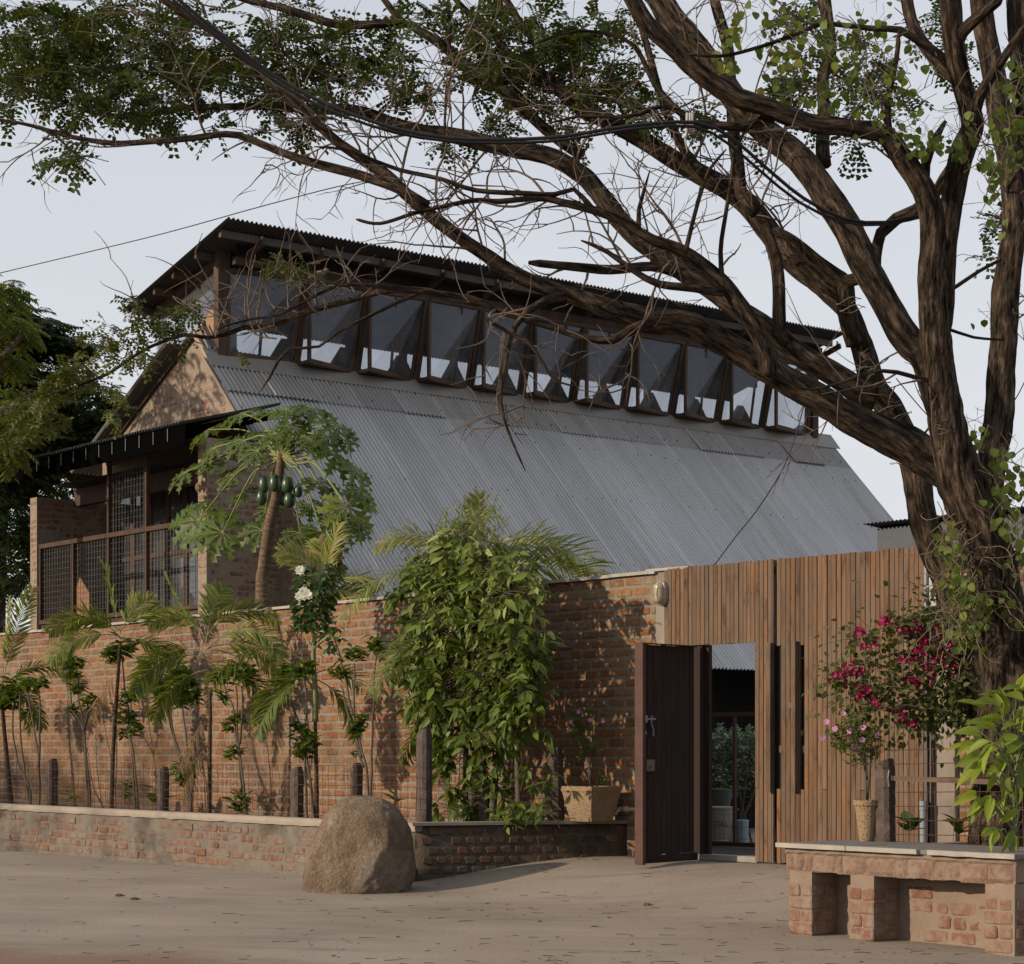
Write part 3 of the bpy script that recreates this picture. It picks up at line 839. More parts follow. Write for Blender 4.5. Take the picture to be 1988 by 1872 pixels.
# ------------------------------------------------------------------ brick bench
BV = 10.17; BU0, BU1 = -9.62, -7.74; BZ = .605
bt = thing('brick_bench', 'rough brick bench with broken pale stone slab in front of the tree', 'bench', -8.7, BV, 0)
O = (-8.7, BV, 0)
M_BMORT = mortar_mat('bench_render', (.37, .285, .215), (.29, .22, .17), .25)
M_BBR = brick_mat('bench_brick_red', [(0, (.27, .13, .09)), (.4, (.33, .18, .125)), (1, (.34, .24, .175))], (.33, .265, .205), .20, flat=1.)
M_BBR2 = brick_mat('bench_stone_block', [(0, (.29, .185, .145)), (1, (.34, .235, .18))], (.34, .265, .205), .18, flat=1.)
lu = [(BU0 + .03, BU0 + .245), (uz(1647, 1750, BV)[0], uz(1696, 1750, BV)[0]), (BU1 - .235, BU1)]
bsets = [brick_set('bench_brick', .0035, .21, .078, M_BBR), brick_set('bench_half_brick', .0035, .098, .078, M_BBR)]
D0, D1 = .265, .70
bw = Brickwork(bt, O, bsets, 300)
for a, b in lu:
    m = MB(O); m.box((a + .008, BV + .012, -.05), (b - .008, BV + D0 + .02, BZ - .178)); m.build('leg', M_BMORT, bt)
    bw.field('front', BV + .012, a, b, .0, BZ - .185, .0855, .007, 'english', proud=.008, pj=.006, lens=(.208, .100))
    bw.field('side', b - .008, BV + .02, BV + D0, .0, BZ - .185, .0855, .007, 'english', proud=.008, pj=.005, lens=(.208, .100))
m = MB(O); wall_strip(m, (BU0 + .04, BV + D0), (BU1 - .01, BV + D0), -.05, BZ - .18, .05, .012, out=(0, -1), top=.35); m.build('back_wall', M_BMORT, bt, smooth=True)
bw.field('front', BV + D0, lu[0][1] + .03, lu[1][0] - .02, .0, BZ - .2, .09, .022, 'mixed', proud=.004, pj=.006, skip=.25, lens=(.2, .1))
bw.field('front', BV + D0, lu[1][1] + .05, lu[2][0] - .02, .0, BZ - .22, .09, .022, 'mixed', proud=.004, pj=.006, skip=.22, lens=(.2, .1))
m = MB(O); m.box((BU1 - .03, BV + D0, -.05), (BU1 - .002, WV + .6, BZ - .185)); m.build('side_wall', M_BMORT, bt)
bw.build((.21, .098))
# lintel of rough blocks under a cement band
m = MB(O)
x = BU0
lb = []
m0 = MB(O); m0.box((BU0 + .012, BV + .014, BZ - .172), (BU1 - .004, BV + D0 + .15, BZ - .022)); m0.build('lintel_core', M_BMORT, bt)
def rough_block(x0, x1, z0, z1, y, d, mat, name, amp=.008, parent=bt, O=O, n=9):
    m = MB(O); nx = max(3, int((x1 - x0) / .03)); nz = max(3, int((z1 - z0) / .03))
    for i in range(nx + 1):
        for k in range(nz + 1):
            X = x0 + (x1 - x0) * i / nx; Z = z0 + (z1 - z0) * k / nz
            e = amp * noise.fractal(Vector((X * 9, y, Z * 9)), 1, 2, 4)
            edge = (i in (0, nx)) + (k in (0, nz))
            zz = Z + (amp * 1.2 * noise.noise(Vector((X * 12, 1, 5))) if k == 0 else 0)
            m.v.append((X, y - e * 1.3 + (.012 if edge else 0), zz))
    K = nz + 1
    for i in range(nx):
        for k in range(nz): a = i * K + k; m.f.append((a, a + K, a + K + 1, a + 1))
    n0 = len(m.v)
    for (X, Z) in ((x0, z0), (x1, z0), (x1, z1), (x0, z1)): m.v.append((X, y + d, Z))
    m.f.append(tuple(i * K for i in range(nx, -1, -1)) + (n0, n0 + 1))
    m.f.append(tuple(nx * K + k for k in range(nz, -1, -1)) + (n0 + 1, n0 + 2)); m.f.append(tuple(k for k in range(K)) + (n0 + 3, n0))
    m.f.append(tuple(i * K + nz for i in range(nx + 1)) + (n0 + 2, n0 + 3)); m.f.append((n0 + 1, n0, n0 + 3, n0 + 2))
    m.t = [.5] * len(m.f)
    return m.build(name, mat, parent, smooth=False)
ws = [.085, .09, .075, .21, .05, .20, .24, .11, .20, .21, .20, .21]
x = BU0; tot = sum(ws); sc_ = (BU1 - BU0) / tot
for w in ws:
    rough_block(x + .001, x + w * sc_ - .001, BZ - .178 - rnd.uniform(0, .01), BZ - .062, BV + .002 + rnd.uniform(-.006, .006), .03, M_BBR2, 'stone_block')
    x += w * sc_
rough_block(BU0 + .0, BU1 + .002, BZ - .068, BZ - .026, BV - .002, .03, M_BMORT, 'cement_band', .01)
# slab in three broken pieces
def slab(pts, z0, z1):
    m = MB(O); m.prism([(a, b, z0) for a, b in pts], (0, 0, z1 - z0)); m.build('slab', simple('slab_stone', (.26, .25, .235), (.19, .18, .17), .85, 6, .5, 70) if 'slab_stone' not in bpy.data.materials else bpy.data.materials['slab_stone'], bt)
def wob(a, b, v, n=9, amp=.006): return [(a + (b - a) * i / n, v + amp * noise.noise(Vector((a + i * .9, 2, 0)))) for i in range(n + 1)]
uA, uB = uz(1650, 1640, BV)[0], uz(1800, 1650, BV)[0]
back = BV + .78
slab(wob(BU0 - .04, uA - .002, BV - .035) + [(uA - .002, back), (BU0 - .04, back)], BZ - .026, BZ + .002)
slab(wob(uA + .002, uB - .06, BV - .036) + [(uB - .035, BV - .015), (uB - .0, BV - .01), (uB + .005, back), (uA + .002, back)], BZ - .026, BZ + .001)
slab([(uB + .01, BV - .02)] + wob(uB + .03, BU1 + .035, BV - .038) + [(BU1 + .035, back), (uB + .01, back)], BZ - .025, BZ + .002)
for a_, b_ in ((BU0 - .038, uA - .004), (uA + .004, uB - .05), (uB + .035, BU1 + .033)):
    m = MB(O); n_ = 14
    for i in range(n_ + 1):
        x_ = a_ + (b_ - a_) * i / n_; e_ = .004 * noise.noise(Vector((x_ * 9, 4, 0))); m.v += [(x_, BV - .045 + e_, BZ - .026 + e_), (x_, BV - .047 + e_, BZ + .0035), (x_, BV - .024 + e_ * 2, BZ + .0055), (x_, BV - .024, BZ - .029)]
    for i in range(n_):
        for k in range(4): q_ = i * 4 + k; r_ = i * 4 + (k + 1) % 4; m.f.append((q_, q_ + 4, r_ + 4, r_))
    m.f.append((3, 2, 1, 0)); m.f.append(tuple(n_ * 4 + k for k in range(4))); m.t = [.5] * len(m.f)
    m.build('slab_edge', M_COPE, bt)
m = MB(O); m.box((BU1 - .5, back + .003, BZ - .028), (BU1 + .03, WV + .6, BZ - .002)); m.build('side_slab', M_CONC, bt)
# soil in the tree planter
so = MB(); so.prism([W(-24, 13.3, GZ), W(-4, 13.3, GZ), W(-4, 15.6, GZ), W(-24, 15.6, GZ)], (0, 0, .012)); tag(so.build('courtyard_ground', simple('dark_courtyard_earth', (.06, .045, .035), (.04, .03, .025), .95, 4, .5, 30)), 'dark earth of the courtyard behind the gate', kind='structure')  # darker sheet laid over the ground behind the gate
so = MB(); so.prism([W(BU0 - .04, back - .1, 0), W(BU1 - .03, back - .1, 0), W(BU1 - .03, WV + .2, 0), W(BU0 - .04, WV - .3, 0)], (0, 0, BZ - .06)); tag(so.build('tree_pit_soil', M_SOIL), 'soil of the raised bed behind the bench', kind='structure')
m = MB(O); m.box((BU0 + .02, BV + D0 + .1, -.05), (BU0 + .14, WV - .35, BZ - .04)); m.build('end_wall', M_BMORT, bt)

# ------------------------------------------------------------------ house
GVb = 15.5                                # plane of the gable wall
house = thing('barn_house', 'brick barn house with grey corrugated roof, window band and balcony', 'house', -25, GVb, 0)
O = (-25, GVb, 0)
def rz(u): return 6.88 - 1.034 * (u + 26.01)        # long roof slope
def lz(u): return 7.27 + .533 * (u + 26.46)          # short left slope
EU, EZ = -21.67, 2.39
AP = (-26.40, 7.27)
PVf = 14.32                               # front of the balcony
PU0, PU1, PU2, PU3 = -29.29, -29.07, -24.29, -24.07
# gable wall slab with the door bay of the balcony left as a dark opening behind the frames
gable = MB(O)
poly = [(-29.2, -.1), (EU - .35, -.1), (EU - .35, rz(EU - .35) - .06), AP, (-29.2, lz(-29.2) - .05)]
bay = (-28.9, -24.6, 3.17, 5.2)
def gpoly(pts): gable.prism([(a, GVb, z) for a, z in pts], (0, .22, 0))
gpoly([(-29.2, -.1), (EU - .35, -.1), (EU - .35, rz(EU - .35) - .06), (-24.15, rz(-24.15) - .06), (-24.15, bay[2]), (-29.2, bay[2])])
gpoly([(-29.2, bay[2] + .001), (-28.88, bay[2] + .001), (-28.88, bay[3] - .001), (-29.2, bay[3] - .001)])
gpoly([(-24.6, bay[2]), (-24.151, bay[2]), (-24.151, rz(-24.151) - .06), (-24.6, rz(-24.6) - .06)])
gpoly([(-29.2, bay[3]), (-24.601, bay[3]), (-24.601, rz(-24.601) - .06), AP, (-29.2, lz(-29.2) - .05)])
gw = gable.build('gable_wall', M_OLDMORT, house)
osets = [brick_set('old_brick', .009, .20, .066, M_OLD), brick_set('old_half_brick', .009, .095, .066, M_OLD)]
def in_gable(a, z):
    if z > rz(a) - .07 or z > lz(a) - .07: return False
    if -28.95 < a < -24.58 and 3.1 < z < 5.25: return False
    return True
bw = Brickwork(gw, O, osets, 300)
bw.field('front', GVb, -29.1, -21.9, 2.9, 7.3, .0915, .024, 'mixed', inside=lambda a, z: in_gable(a, z) and (z > 5.55 or a > -24.1), proud=.003, pj=.005, skip=.05, lens=(.205, .095))
bw.build((.20, .095))
# balcony side walls
for nm, a, b, zt in (('pier', PU0, PU1, 5.05), ('pier', PU2, PU3, 5.38)):
    m = MB(O); m.box((a, PVf, -.1), (b, GVb - .002, zt)); pw2 = m.build(nm, M_OLDMORT, house)
    bw = Brickwork(pw2, O, osets, 300)
    bw.field('front', PVf, a, b, 2.9, zt - .02, .0915, .024, 'english', proud=.003, pj=.004, lens=(.20, .095))
    bw.field('side', b, PVf + .01, GVb - .01, 2.9, zt - .02, .0915, .024, 'mixed', proud=.003, pj=.005, skip=.04, lens=(.20, .095))
    bw.build((.20, .095))
# balcony floor, back wall of wood and glass, curtains
m = MB(O); m.box((PU1 + .002, PVf + .06, 3.02), (PU2 - .002, GVb - .002, 3.155)); m.build('balcony_floor', M_BWOOD, house)
m = MB(O); m.box((PU1 + .002, PVf + .12, 2.4), (PU2 - .002, PVf + .35, 3.018)); m.build('plinth_wall', M_OLDMORT, house)
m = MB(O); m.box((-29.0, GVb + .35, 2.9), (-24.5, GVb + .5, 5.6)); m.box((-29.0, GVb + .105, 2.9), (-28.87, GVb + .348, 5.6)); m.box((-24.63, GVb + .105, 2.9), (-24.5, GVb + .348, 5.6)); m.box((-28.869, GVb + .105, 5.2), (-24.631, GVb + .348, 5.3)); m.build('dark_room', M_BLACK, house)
glassm, N, L, p = newmat('window_glass')
p.inputs['Base Color'].default_value = (.02, .024, .028, 1); p.inputs['Roughness'].default_value = .03; p.inputs['Specular IOR Level'].default_value = .6
tr = N.new('ShaderNodeBsdfTransparent'); tr.inputs[0].default_value = (.72, .74, .77, 1)
gl = N.new('ShaderNodeBsdfGlossy'); gl.inputs['Roughness'].default_value = .02; gl.inputs[0].default_value = (.85, .88, .95, 1)
fr = N.new('ShaderNodeFresnel'); fr.inputs[0].default_value = 1.75
mx = N.new('ShaderNodeMixShader'); gg = N.new('ShaderNodeNewGeometry'); L.new(math_n(N, L, 'MULTIPLY', math_n(N, L, 'ADD', fr.outputs[0], .04), math_n(N, L, 'SUBTRACT', 1.0, gg.outputs['Backfacing'])), mx.inputs[0]); L.new(tr.outputs[0], mx.inputs[1]); L.new(gl.outputs[0], mx.inputs[2])
df = N.new('ShaderNodeBsdfDiffuse'); df.inputs[0].default_value = (.34, .34, .35, 1); dn_ = noise_n(N, L, 2.2, None, 5, .6); mx2 = N.new('ShaderNodeMixShader'); oi_ = N.new('ShaderNodeObjectInfo')
L.new(math_n(N, L, 'MULTIPLY', maprange(N, L, dn_.outputs['Fac'], .3, .7, .04, .17), math_n(N, L, 'ADD', oi_.outputs['Random'], .5)), mx2.inputs[0]); L.new(mx.outputs[0], mx2.inputs[1]); L.new(df.outputs[0], mx2.inputs[2])
L.new(mx2.outputs[0], N['Material Output'].inputs['Surface'])
M_GLASS = glassm
n = 8
for i in range(n):
    a = -28.88 + i * 4.26 / n; b = a + 4.26 / n
    f = MB(O)
    for (x0, x1, z0, z1) in ((a, a + .06, 3.17, 5.19), (b - .06, b, 3.17, 5.19), (a + .06, b - .06, 3.17, 3.3), (a + .06, b - .06, 5.08, 5.19), (a + .06, b - .06, 4.1, 4.17)):
        f.box((x0, GVb + .05, z0), (x1, GVb + .10, z1))
    d = f.build('balcony_door', M_BWOOD, house)
    g = MB(O); g.box((a + .06, GVb + .07, 3.3), (b - .06, GVb + .076, 5.08)); g.build('pane', M_GLASS, d)
    if i in (1, 2, 3, 5, 6):
        c = MB(O)
        for k in range(12):
            x0 = a + .05 + k * (b - a - .1) / 12; x1 = x0 + (b - a - .1) / 12; dv_ = .03 * (k % 2)
            c.poly([(x0, GVb + .16 + dv_, 3.2), (x1, GVb + .16 + .03 - dv_, 3.2), (x1, GVb + .16 + .03 - dv_, 4.6), (x0, GVb + .16 + dv_, 4.6)])
        c.build('curtain', M_CURT, d)
# screen frame of timber with welded mesh
pu = [-29.04, -27.97, -26.88, -25.78, -24.32]
RZ = 4.29; BZ0 = 3.17; TZ = 5.36
yv = PVf + .03
for i, u in enumerate(pu):
    zt = RZ if i in (0, 1, 4) else TZ
    m = MB(O); m.box((u - .025, yv, BZ0), (u + .025, yv + .06, zt)); m.build('screen_post', M_BWOOD, house)
m = MB(O); m.box((pu[0], yv - .012, RZ - .03), (pu[-1], yv + .07, RZ + .035)); m.build('hand_rail', M_BWOOD, house)
m = MB(O); m.box((pu[0], yv - .01, BZ0 - .06), (pu[-1], yv + .07, BZ0 + .0)); m.build('bottom_rail', M_BWOOD, house)
m = MB(O); m.box((pu[2] - .03, yv - .01, TZ - .06), (pu[3] + .03, yv + .07, TZ)); m.build('top_rail', M_BWOOD, house)
M_MESH = simple('grey_welded_mesh', (.30, .31, .31), (.22, .23, .23), .5, 5, 0, metal=.3)
def mesh_panel(u0, u1, z0, z1):
    m = MB(O)
    nx = int((u1 - u0) / .083); nz = int((z1 - z0) / .083)
    for i in range(1, nx): x = u0 + (u1 - u0) * i / nx; m.tube([(x, yv + .03, z0), (x, yv + .03, z1)], .0026, 3, cap=False)
    for i in range(1, nz): z = z0 + (z1 - z0) * i / nz; m.tube([(u0, yv + .033, z), (u1, yv + .033, z)], .0026, 3, cap=False)
    o = m.build('wire_screen', M_MESH, house); o['kind'] = 'stuff'
for i in range(4): mesh_panel(pu[i] + .025, pu[i + 1] - .025, BZ0, RZ - .03)
mesh_panel(pu[2] + .025, pu[3] - .025, RZ + .035, TZ - .06)
m = MB(O); m.box((PU1 + .01, PVf + .62, 4.95), (PU2 - .01, PVf + .74, 5.21)); m.build('header_beam', M_BWOOD, house)
# plywood triangle leaning in the balcony
m = MB(O); m.prism([(-28.62, PVf + .35, 3.16), (-28.05, PVf + .35, 3.16), (-28.05, PVf + .35, 3.55), (-28.35, PVf + .35, 3.80), (-28.62, PVf + .35, 3.45)], (0, .02, 0)); tag(m.build('plywood_offcut', simple('orange_plywood', (.34, .19, .11), (.28, .15, .09), .8, 5, .2), None), 'cut piece of orange plywood leaning inside the balcony mesh', 'board')
bpy.data.objects['plywood_offcut'].location = W(-25, GVb, 0); bpy.data.objects['plywood_offcut'].rotation_euler = (0, 0, ROT)
# balcony pent roof: corrugated sheets, rafters
def corr_sheet(name, P0, along, down, wl, mat, parent, pitch=.076, amp=.019, nd_=2, over=0., O=O, segs=8, ripple=0., thick=0.0015):
    """sheet starting at P0; corrugations repeat along 'along' (length wl), run along 'down'"""
    al = Vector(along); L_ = al.length; a = al.normalized(); dn = Vector(down); D = dn.length; d = dn.normalized(); n = a.cross(d).normalized()
    if n.z < 0: n = -n
    k = max(2, int(round(L_ / pitch * segs)))
    V = []; Fc = []; VA = []
    for j in range(nd_ + 1):
        for i in range(k + 1):
            s_ = L_ * i / k; w_ = math.sin(2 * math.pi * (s_ + wl) / pitch)
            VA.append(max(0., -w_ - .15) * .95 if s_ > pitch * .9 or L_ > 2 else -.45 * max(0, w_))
            p = Vector(P0) + a * s_ + d * (D * j / nd_) + n * (amp * math.sin(2 * math.pi * (s_ + wl) / pitch) + ripple * noise.noise(Vector((s_ * 1.2 + wl, j, 0))))
            V.append((p.x - O[0], p.y - O[1], p.z - O[2]))
    K = k + 1
    for j in range(nd_):
        for i in range(k): q = j * K + i; Fc.append((q, q + 1, q + K + 1, q + K))
    me = bpy.data.meshes.new(name); me.from_pydata(V, [], Fc)
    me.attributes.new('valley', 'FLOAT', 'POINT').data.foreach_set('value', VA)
    me.polygons.foreach_set('use_smooth', [True] * len(Fc))
    return mesh_obj(name, me, parent, mat=mat)
BRz, BRv = 5.50, 13.90
for i in range(7):
    u0 = -29.25 + i * .735
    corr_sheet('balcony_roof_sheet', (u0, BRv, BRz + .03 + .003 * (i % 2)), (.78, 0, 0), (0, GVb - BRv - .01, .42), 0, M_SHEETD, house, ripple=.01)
for i in range(13):
    u = -29.05 + i * .385
    m = MB(O); m.bar((u, BRv + .10, BRz - .045), (u, GVb - .01, BRz + .31), .05, .10); m.build('rafter', M_PITCH, house)
    m = MB(O); m.box((u - .005, BRv + .03, BRz - .17), (u + .005, BRv + .036, BRz + .0)); m.build('rafter_end', M_GALV, house)
m = MB(O); m.box((-29.2, BRv + .05, BRz - .26), (-24.0, BRv + .07, BRz + .012)); m.build('eave_shade_strip', M_PITCH, house)  # added black strip stands in for the shade below the roof edge
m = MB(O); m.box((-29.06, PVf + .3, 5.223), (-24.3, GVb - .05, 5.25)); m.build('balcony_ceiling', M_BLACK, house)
# two basket lamps hanging in the balcony
def basket(u, v, z, lab):
    t = thing('basket_lamp', lab, 'lamp', u, v, z)
    m = MB(); m.lathe((0, 0, 0), [(.02, -.10), (.09, -.09), (.13, -.03), (.13, .03), (.08, .09), (.02, .11)], 14); m.build('shade', simple('woven_cane', (.22, .17, .11), (.12, .09, .06), .8, 40, .4) if 'woven_cane' not in bpy.data.materials else bpy.data.materials['woven_cane'], t)
    m = MB(); m.tube([(0, 0, .11), (0, 0, 5.22 - z)], .006, 5); m.build('cord', M_BLACK, t)
basket(-27.9, 15.0, 4.98, 'round woven lamp hanging in the left part of the balcony')
basket(-25.1, 14.9, 4.86, 'round woven lamp hanging near the right pier of the balcony')

# other walls of the house (plain, they close the volume)
m = MB(O); m.box((-29.2, GVb + .22, -.1), (-29.0, 28.5, lz(-29.1) - .06)); m.box((EU - .95, GVb + .22, -.1), (EU - .8, 28.5, 2.95)); m.build('long_wall', M_OLDMORT, house)
far = MB(O); far.prism([(a, 28.3, z) for a, z in [(-29.2, -.1), (EU - .8, -.1), (EU - .8, rz(EU - .8) - .06), (-26.01, 6.82), (-26.4, 7.2), (-29.2, lz(-29.2) - .05)]], (0, .2, 0)); fw = far.build('far_gable_wall', M_OLDMORT, house)
m = MB(O); m.box((-28.9, GVb + .55, 5.75), (-25.25, 28.28, 5.85)); m.build('loft_floor', M_BWOOD, house)

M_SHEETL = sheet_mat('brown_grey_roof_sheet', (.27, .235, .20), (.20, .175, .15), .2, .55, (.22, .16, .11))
# long grey roof: sheets laid side by side, upper short row over the lower
VE0, VE1 = GVb - .06, 28.70
nsh = 17; swid = (VE1 - VE0) / nsh
u_t, u_m = -25.93, -25.45
for i in range(nsh):
    v0 = VE0 + i * swid; dz = .004 * (i % 2)
    st = (0, swid + .03 if i < nsh - 1 else swid, 0)
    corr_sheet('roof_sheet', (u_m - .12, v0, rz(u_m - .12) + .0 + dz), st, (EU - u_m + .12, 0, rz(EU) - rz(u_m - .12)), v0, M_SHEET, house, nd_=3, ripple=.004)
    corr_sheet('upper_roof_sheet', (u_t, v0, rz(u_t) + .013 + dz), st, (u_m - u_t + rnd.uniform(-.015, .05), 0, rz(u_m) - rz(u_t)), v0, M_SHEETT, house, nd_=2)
m = MB(O); m.prism([(-26.06, VE0 - .01, rz(-26.06) + .085), (-25.82, VE0 - .01, rz(-25.82) + .048), (-25.82, VE0 - .01, rz(-25.82) + .042), (-26.06, VE0 - .01, rz(-26.06) + .079)], (0, VE1 + .1 - VE0, 0)); m.build('ridge_flashing', simple('dusty_flat_flashing', (.36, .345, .325), (.31, .28, .24), .55, 2, .1, 30, metal=.15, vary=0), house)
m = MB(O); m.prism([(-26.03, VE0 - .005, rz(-26.03) - .03), (EU, VE0 - .005, EZ - .03), (EU, VE0 - .005, EZ - .055), (-26.03, VE0 - .005, rz(-26.03) - .075)], (0, .035, 0)); m.build('verge_strip', M_CONC, house)
m = MB(O)                                   # screw heads
for r, uu in enumerate([-25.8, -25.55, -25.2, -24.3, -23.2, -22.2]):
    for k in range(42):
        v = VE0 + .15 + k * .315 + rnd.uniform(-.02, .02); uu2 = uu + rnd.uniform(-.02, .02)
        if v < VE1: m.box((uu2 - .005, v - .005, rz(uu2) + .006), (uu2 + .005, v + .005, rz(uu2) + (.05 if r < 2 else .026)))
o = m.build('roof_screw', M_STEEL, house); o['kind'] = 'stuff'

# left slope: sheets with an overhang before the gable, and the brown barge board
for i in range(17):
    v0 = 15.22 + i * .80
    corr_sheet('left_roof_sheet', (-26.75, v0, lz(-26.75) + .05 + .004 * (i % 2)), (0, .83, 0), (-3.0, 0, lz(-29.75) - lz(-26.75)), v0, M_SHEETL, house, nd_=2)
m = MB(O); m.prism([(-26.36, GVb - .05, 7.33), (-26.36, GVb - .05, 7.20), (-29.1, GVb - .05, lz(-29.1) - .09), (-29.1, GVb - .05, lz(-29.1) + .03)], (0, .045, 0)); m.build('barge_board', M_BWOOD, house)
m = MB(O); m.prism([(-26.36, GVb - .045, 7.31), (-25.98, GVb - .045, 6.93), (-25.98, GVb - .045, 6.83), (-26.36, GVb - .045, 7.21)], (0, .04, 0)); m.build('pale_barge_board', simple('pale_board', (.47, .38, .28), (.36, .28, .2), .8, 4, .2), house)
m = MB(O)
for k, off in enumerate((.0, .12, .24)): m.prism([(-26.36, GVb + .0 + off * .9, 7.40), (-26.02, GVb + .0 + off * .9, 6.99), (-26.02, GVb + .05 + off * .9, 6.99), (-26.36, GVb + .05 + off * .9, 7.40)], (0, 0, .05))
m.build('sloping_batten', M_GALV, house)

# clerestory: saw-tooth window bays
UC = -26.05; ZS = 6.93; ZTp = 8.20; FO = .33
V0c = 15.81
vk = [V0c, 17.05, 18.14, 19.26, 20.34, 21.40, 22.50, 23.64, 24.75, 25.86, 26.98, 28.2]
m = MB(O); m.box((UC - .06, V0c - .02, ZS - .09), (UC + .05, 28.24, ZS)); m.build('window_sill', M_DWOOD, house)
m = MB(O); m.box((UC + FO - .05, V0c - .05, ZTp), (UC + FO + .03, 28.25, ZTp + .11)); m.build('header_board', M_DWOOD, house)
m = MB(O); m.box((UC + FO - .03, V0c - .0, ZTp + .112), (UC + FO - .01, 28.2, 8.50)); m.build('infill_board', M_BLACK, house)
def tri_pane(pts, parent, n=Vector((.004, 0, 0))):
    g = MB(O); g.prism(pts, n); g.build('pane', M_GLASS, parent)
for k in range(11):
    a, b = vk[k], vk[k + 1]
    f = MB(O)
    Fb, Ft = (UC + FO, a, ZS), (UC + FO, a, ZTp)
    Jb, Jt, Ta = (UC, b, ZS), (UC + FO, b, ZTp), (UC, a, ZS)
    if k == 0: Fb = (UC + .05, a + .02, ZS); Ft = (UC + .05, a + .02, ZTp + .3)
    if k == 10: Jt = (UC + .1, b - .03, ZTp + .2)
    up = (1, 0, 0)
    f.bar(Fb, Ft, .045, .05, up); f.bar((Jb[0], Jb[1] - .05, Jb[2]), (Jt[0], Jt[1] - .05, Jt[2]), .05, .06, up)
    f.bar((Jb[0] + .01, Jb[1] - .115, Jb[2]), (Jt[0] - .02, Jt[1] - .115, Jt[2]), .03, .035, up)
    f.bar((Fb[0], Fb[1], ZS + .035), (Jb[0], Jb[1] - .05, ZS + .035), .045, .06); f.bar((Ft[0], Ft[1], ZTp - .03), (Jt[0], Jt[1] - .05, ZTp - .03), .05, .07)
    if k % 3 != 1:
        q_ = .45 + .15 * (k % 2); f.bar((Fb[0] * (1 - q_) + Jb[0] * q_, Fb[1] * (1 - q_) + Jb[1] * q_, ZS + .08), (Ft[0] * (1 - q_) + Jt[0] * q_, Ft[1] * (1 - q_) + Jt[1] * q_, ZTp - .05), .035, .03, up)
    w = f.build('window', M_DWOOD, house)
    tri_pane([(Fb[0] - .01, Fb[1] + .03, ZS + .062), (Jb[0] + .0, Jb[1] - .09, ZS + .062), (Jt[0] - .01, Jt[1] - .09, ZTp - .05)], w)
    tri_pane([(Fb[0] - .01, Fb[1] + .03, ZS + .062), (Jt[0] - .01, Jt[1] - .09, ZTp - .05), (Ft[0] - .01, Ft[1] + .03, ZTp - .05)], w)
    if k > 0:                                # side fin between two bays
        f = MB(O); f.bar((UC + .02, a, ZS), (UC + FO, a, ZTp), .05, .05, (0, 1, 0)); f.bar((UC, a, ZS + .02), (UC + FO + .02, a, ZS + .02), .06, .05)
        s_ = f.build('side_frame', M_DWOOD, house)
        tri_pane([(UC + .06, a, ZS + .05), (UC + FO - .03, a, ZS + .05), (UC + FO - .03, a, ZTp - .12)], s_, Vector((0, .004, 0)))
        m = MB(O); m.prism([(UC + .03, a, ZS - .01), (UC + FO + .02, a, ZS - .01), (UC + .03, b - .05, ZS - .01)], (0, 0, .012)); m.build('bay_floor', M_DWOOD, house)
m = MB(O); m.box((UC - .06, V0c - .16, ZS - .05), (UC + .07, V0c + .0, 8.52)); m.build('corner_post', M_DWOOD, house)
m = MB(O); m.box((UC - .04, 28.2, ZS - .05), (UC + .1, 28.34, 8.4)); m.build('corner_post', M_DWOOD, house)
# end wall of the clerestory over the gable: plywood below, glass above
def uzr(u): return 8.67 + (8.67 - 7.86) / (28.2 - 25.1) * (u + 25.1)
m = MB(O); m.prism([(UC - .07, V0c - .10, ZS + .0), (UC - .07, V0c - .10, 7.75), (-26.95, V0c - .10, 7.2), (-27.0, V0c - .10, 7.0)], (0, .03, 0)); m.build('end_panel', simple('weathered_plywood', (.40, .26, .16), (.30, .19, .12), .8, 3, .2), house)
m = MB(O); m.prism([(UC - .07, V0c - .09, 7.77), (UC - .07, V0c - .09, uzr(UC) - .15), (-27.9, V0c - .09, uzr(-27.9) - .15), (-27.9, V0c - .09, 6.9), (-26.96, V0c - .09, 7.22)], (0, .01, 0)); m.build('end_glass', M_GLASS, house)
m = MB(O); m.bar((UC - .07, V0c - .12, uzr(UC) - .13), (-28.0, V0c - .12, uzr(-28.0) - .13), .06, .12); m.build('end_rafter', M_BWOOD, house)
# left side of the clerestory: posts, low boarding and triangular boards against the sky
m = MB(O); m.box((-27.95, V0c, 6.45), (-27.9, 28.2, 7.30)); m.build('low_boarding', M_DWOOD, house)
for k in range(11):
    a, b = vk[k], vk[k + 1]; c = (a + b) / 2
    m = MB(O); m.prism([(-27.2, a + .12, 6.9), (-27.2, b - .12, 6.9), (-27.2, b - .12, 7.05), (-27.2, c + .07, 7.58), (-27.2, c - .07, 7.58), (-27.2, a + .12, 7.05)], (-.02, 0, 0)); m.build('triangular_board', M_BWOOD, house)
    m = MB(O); m.box((-27.93, a - .05, 7.3), (-27.83, a + .05, 7.9)); m.build('roof_post', M_DWOOD, house)
    m = MB(O); m.bar((UC, a, 8.40), (-28.0, a, 7.85), .05, .1); m.build('roof_truss', M_DWOOD, house)

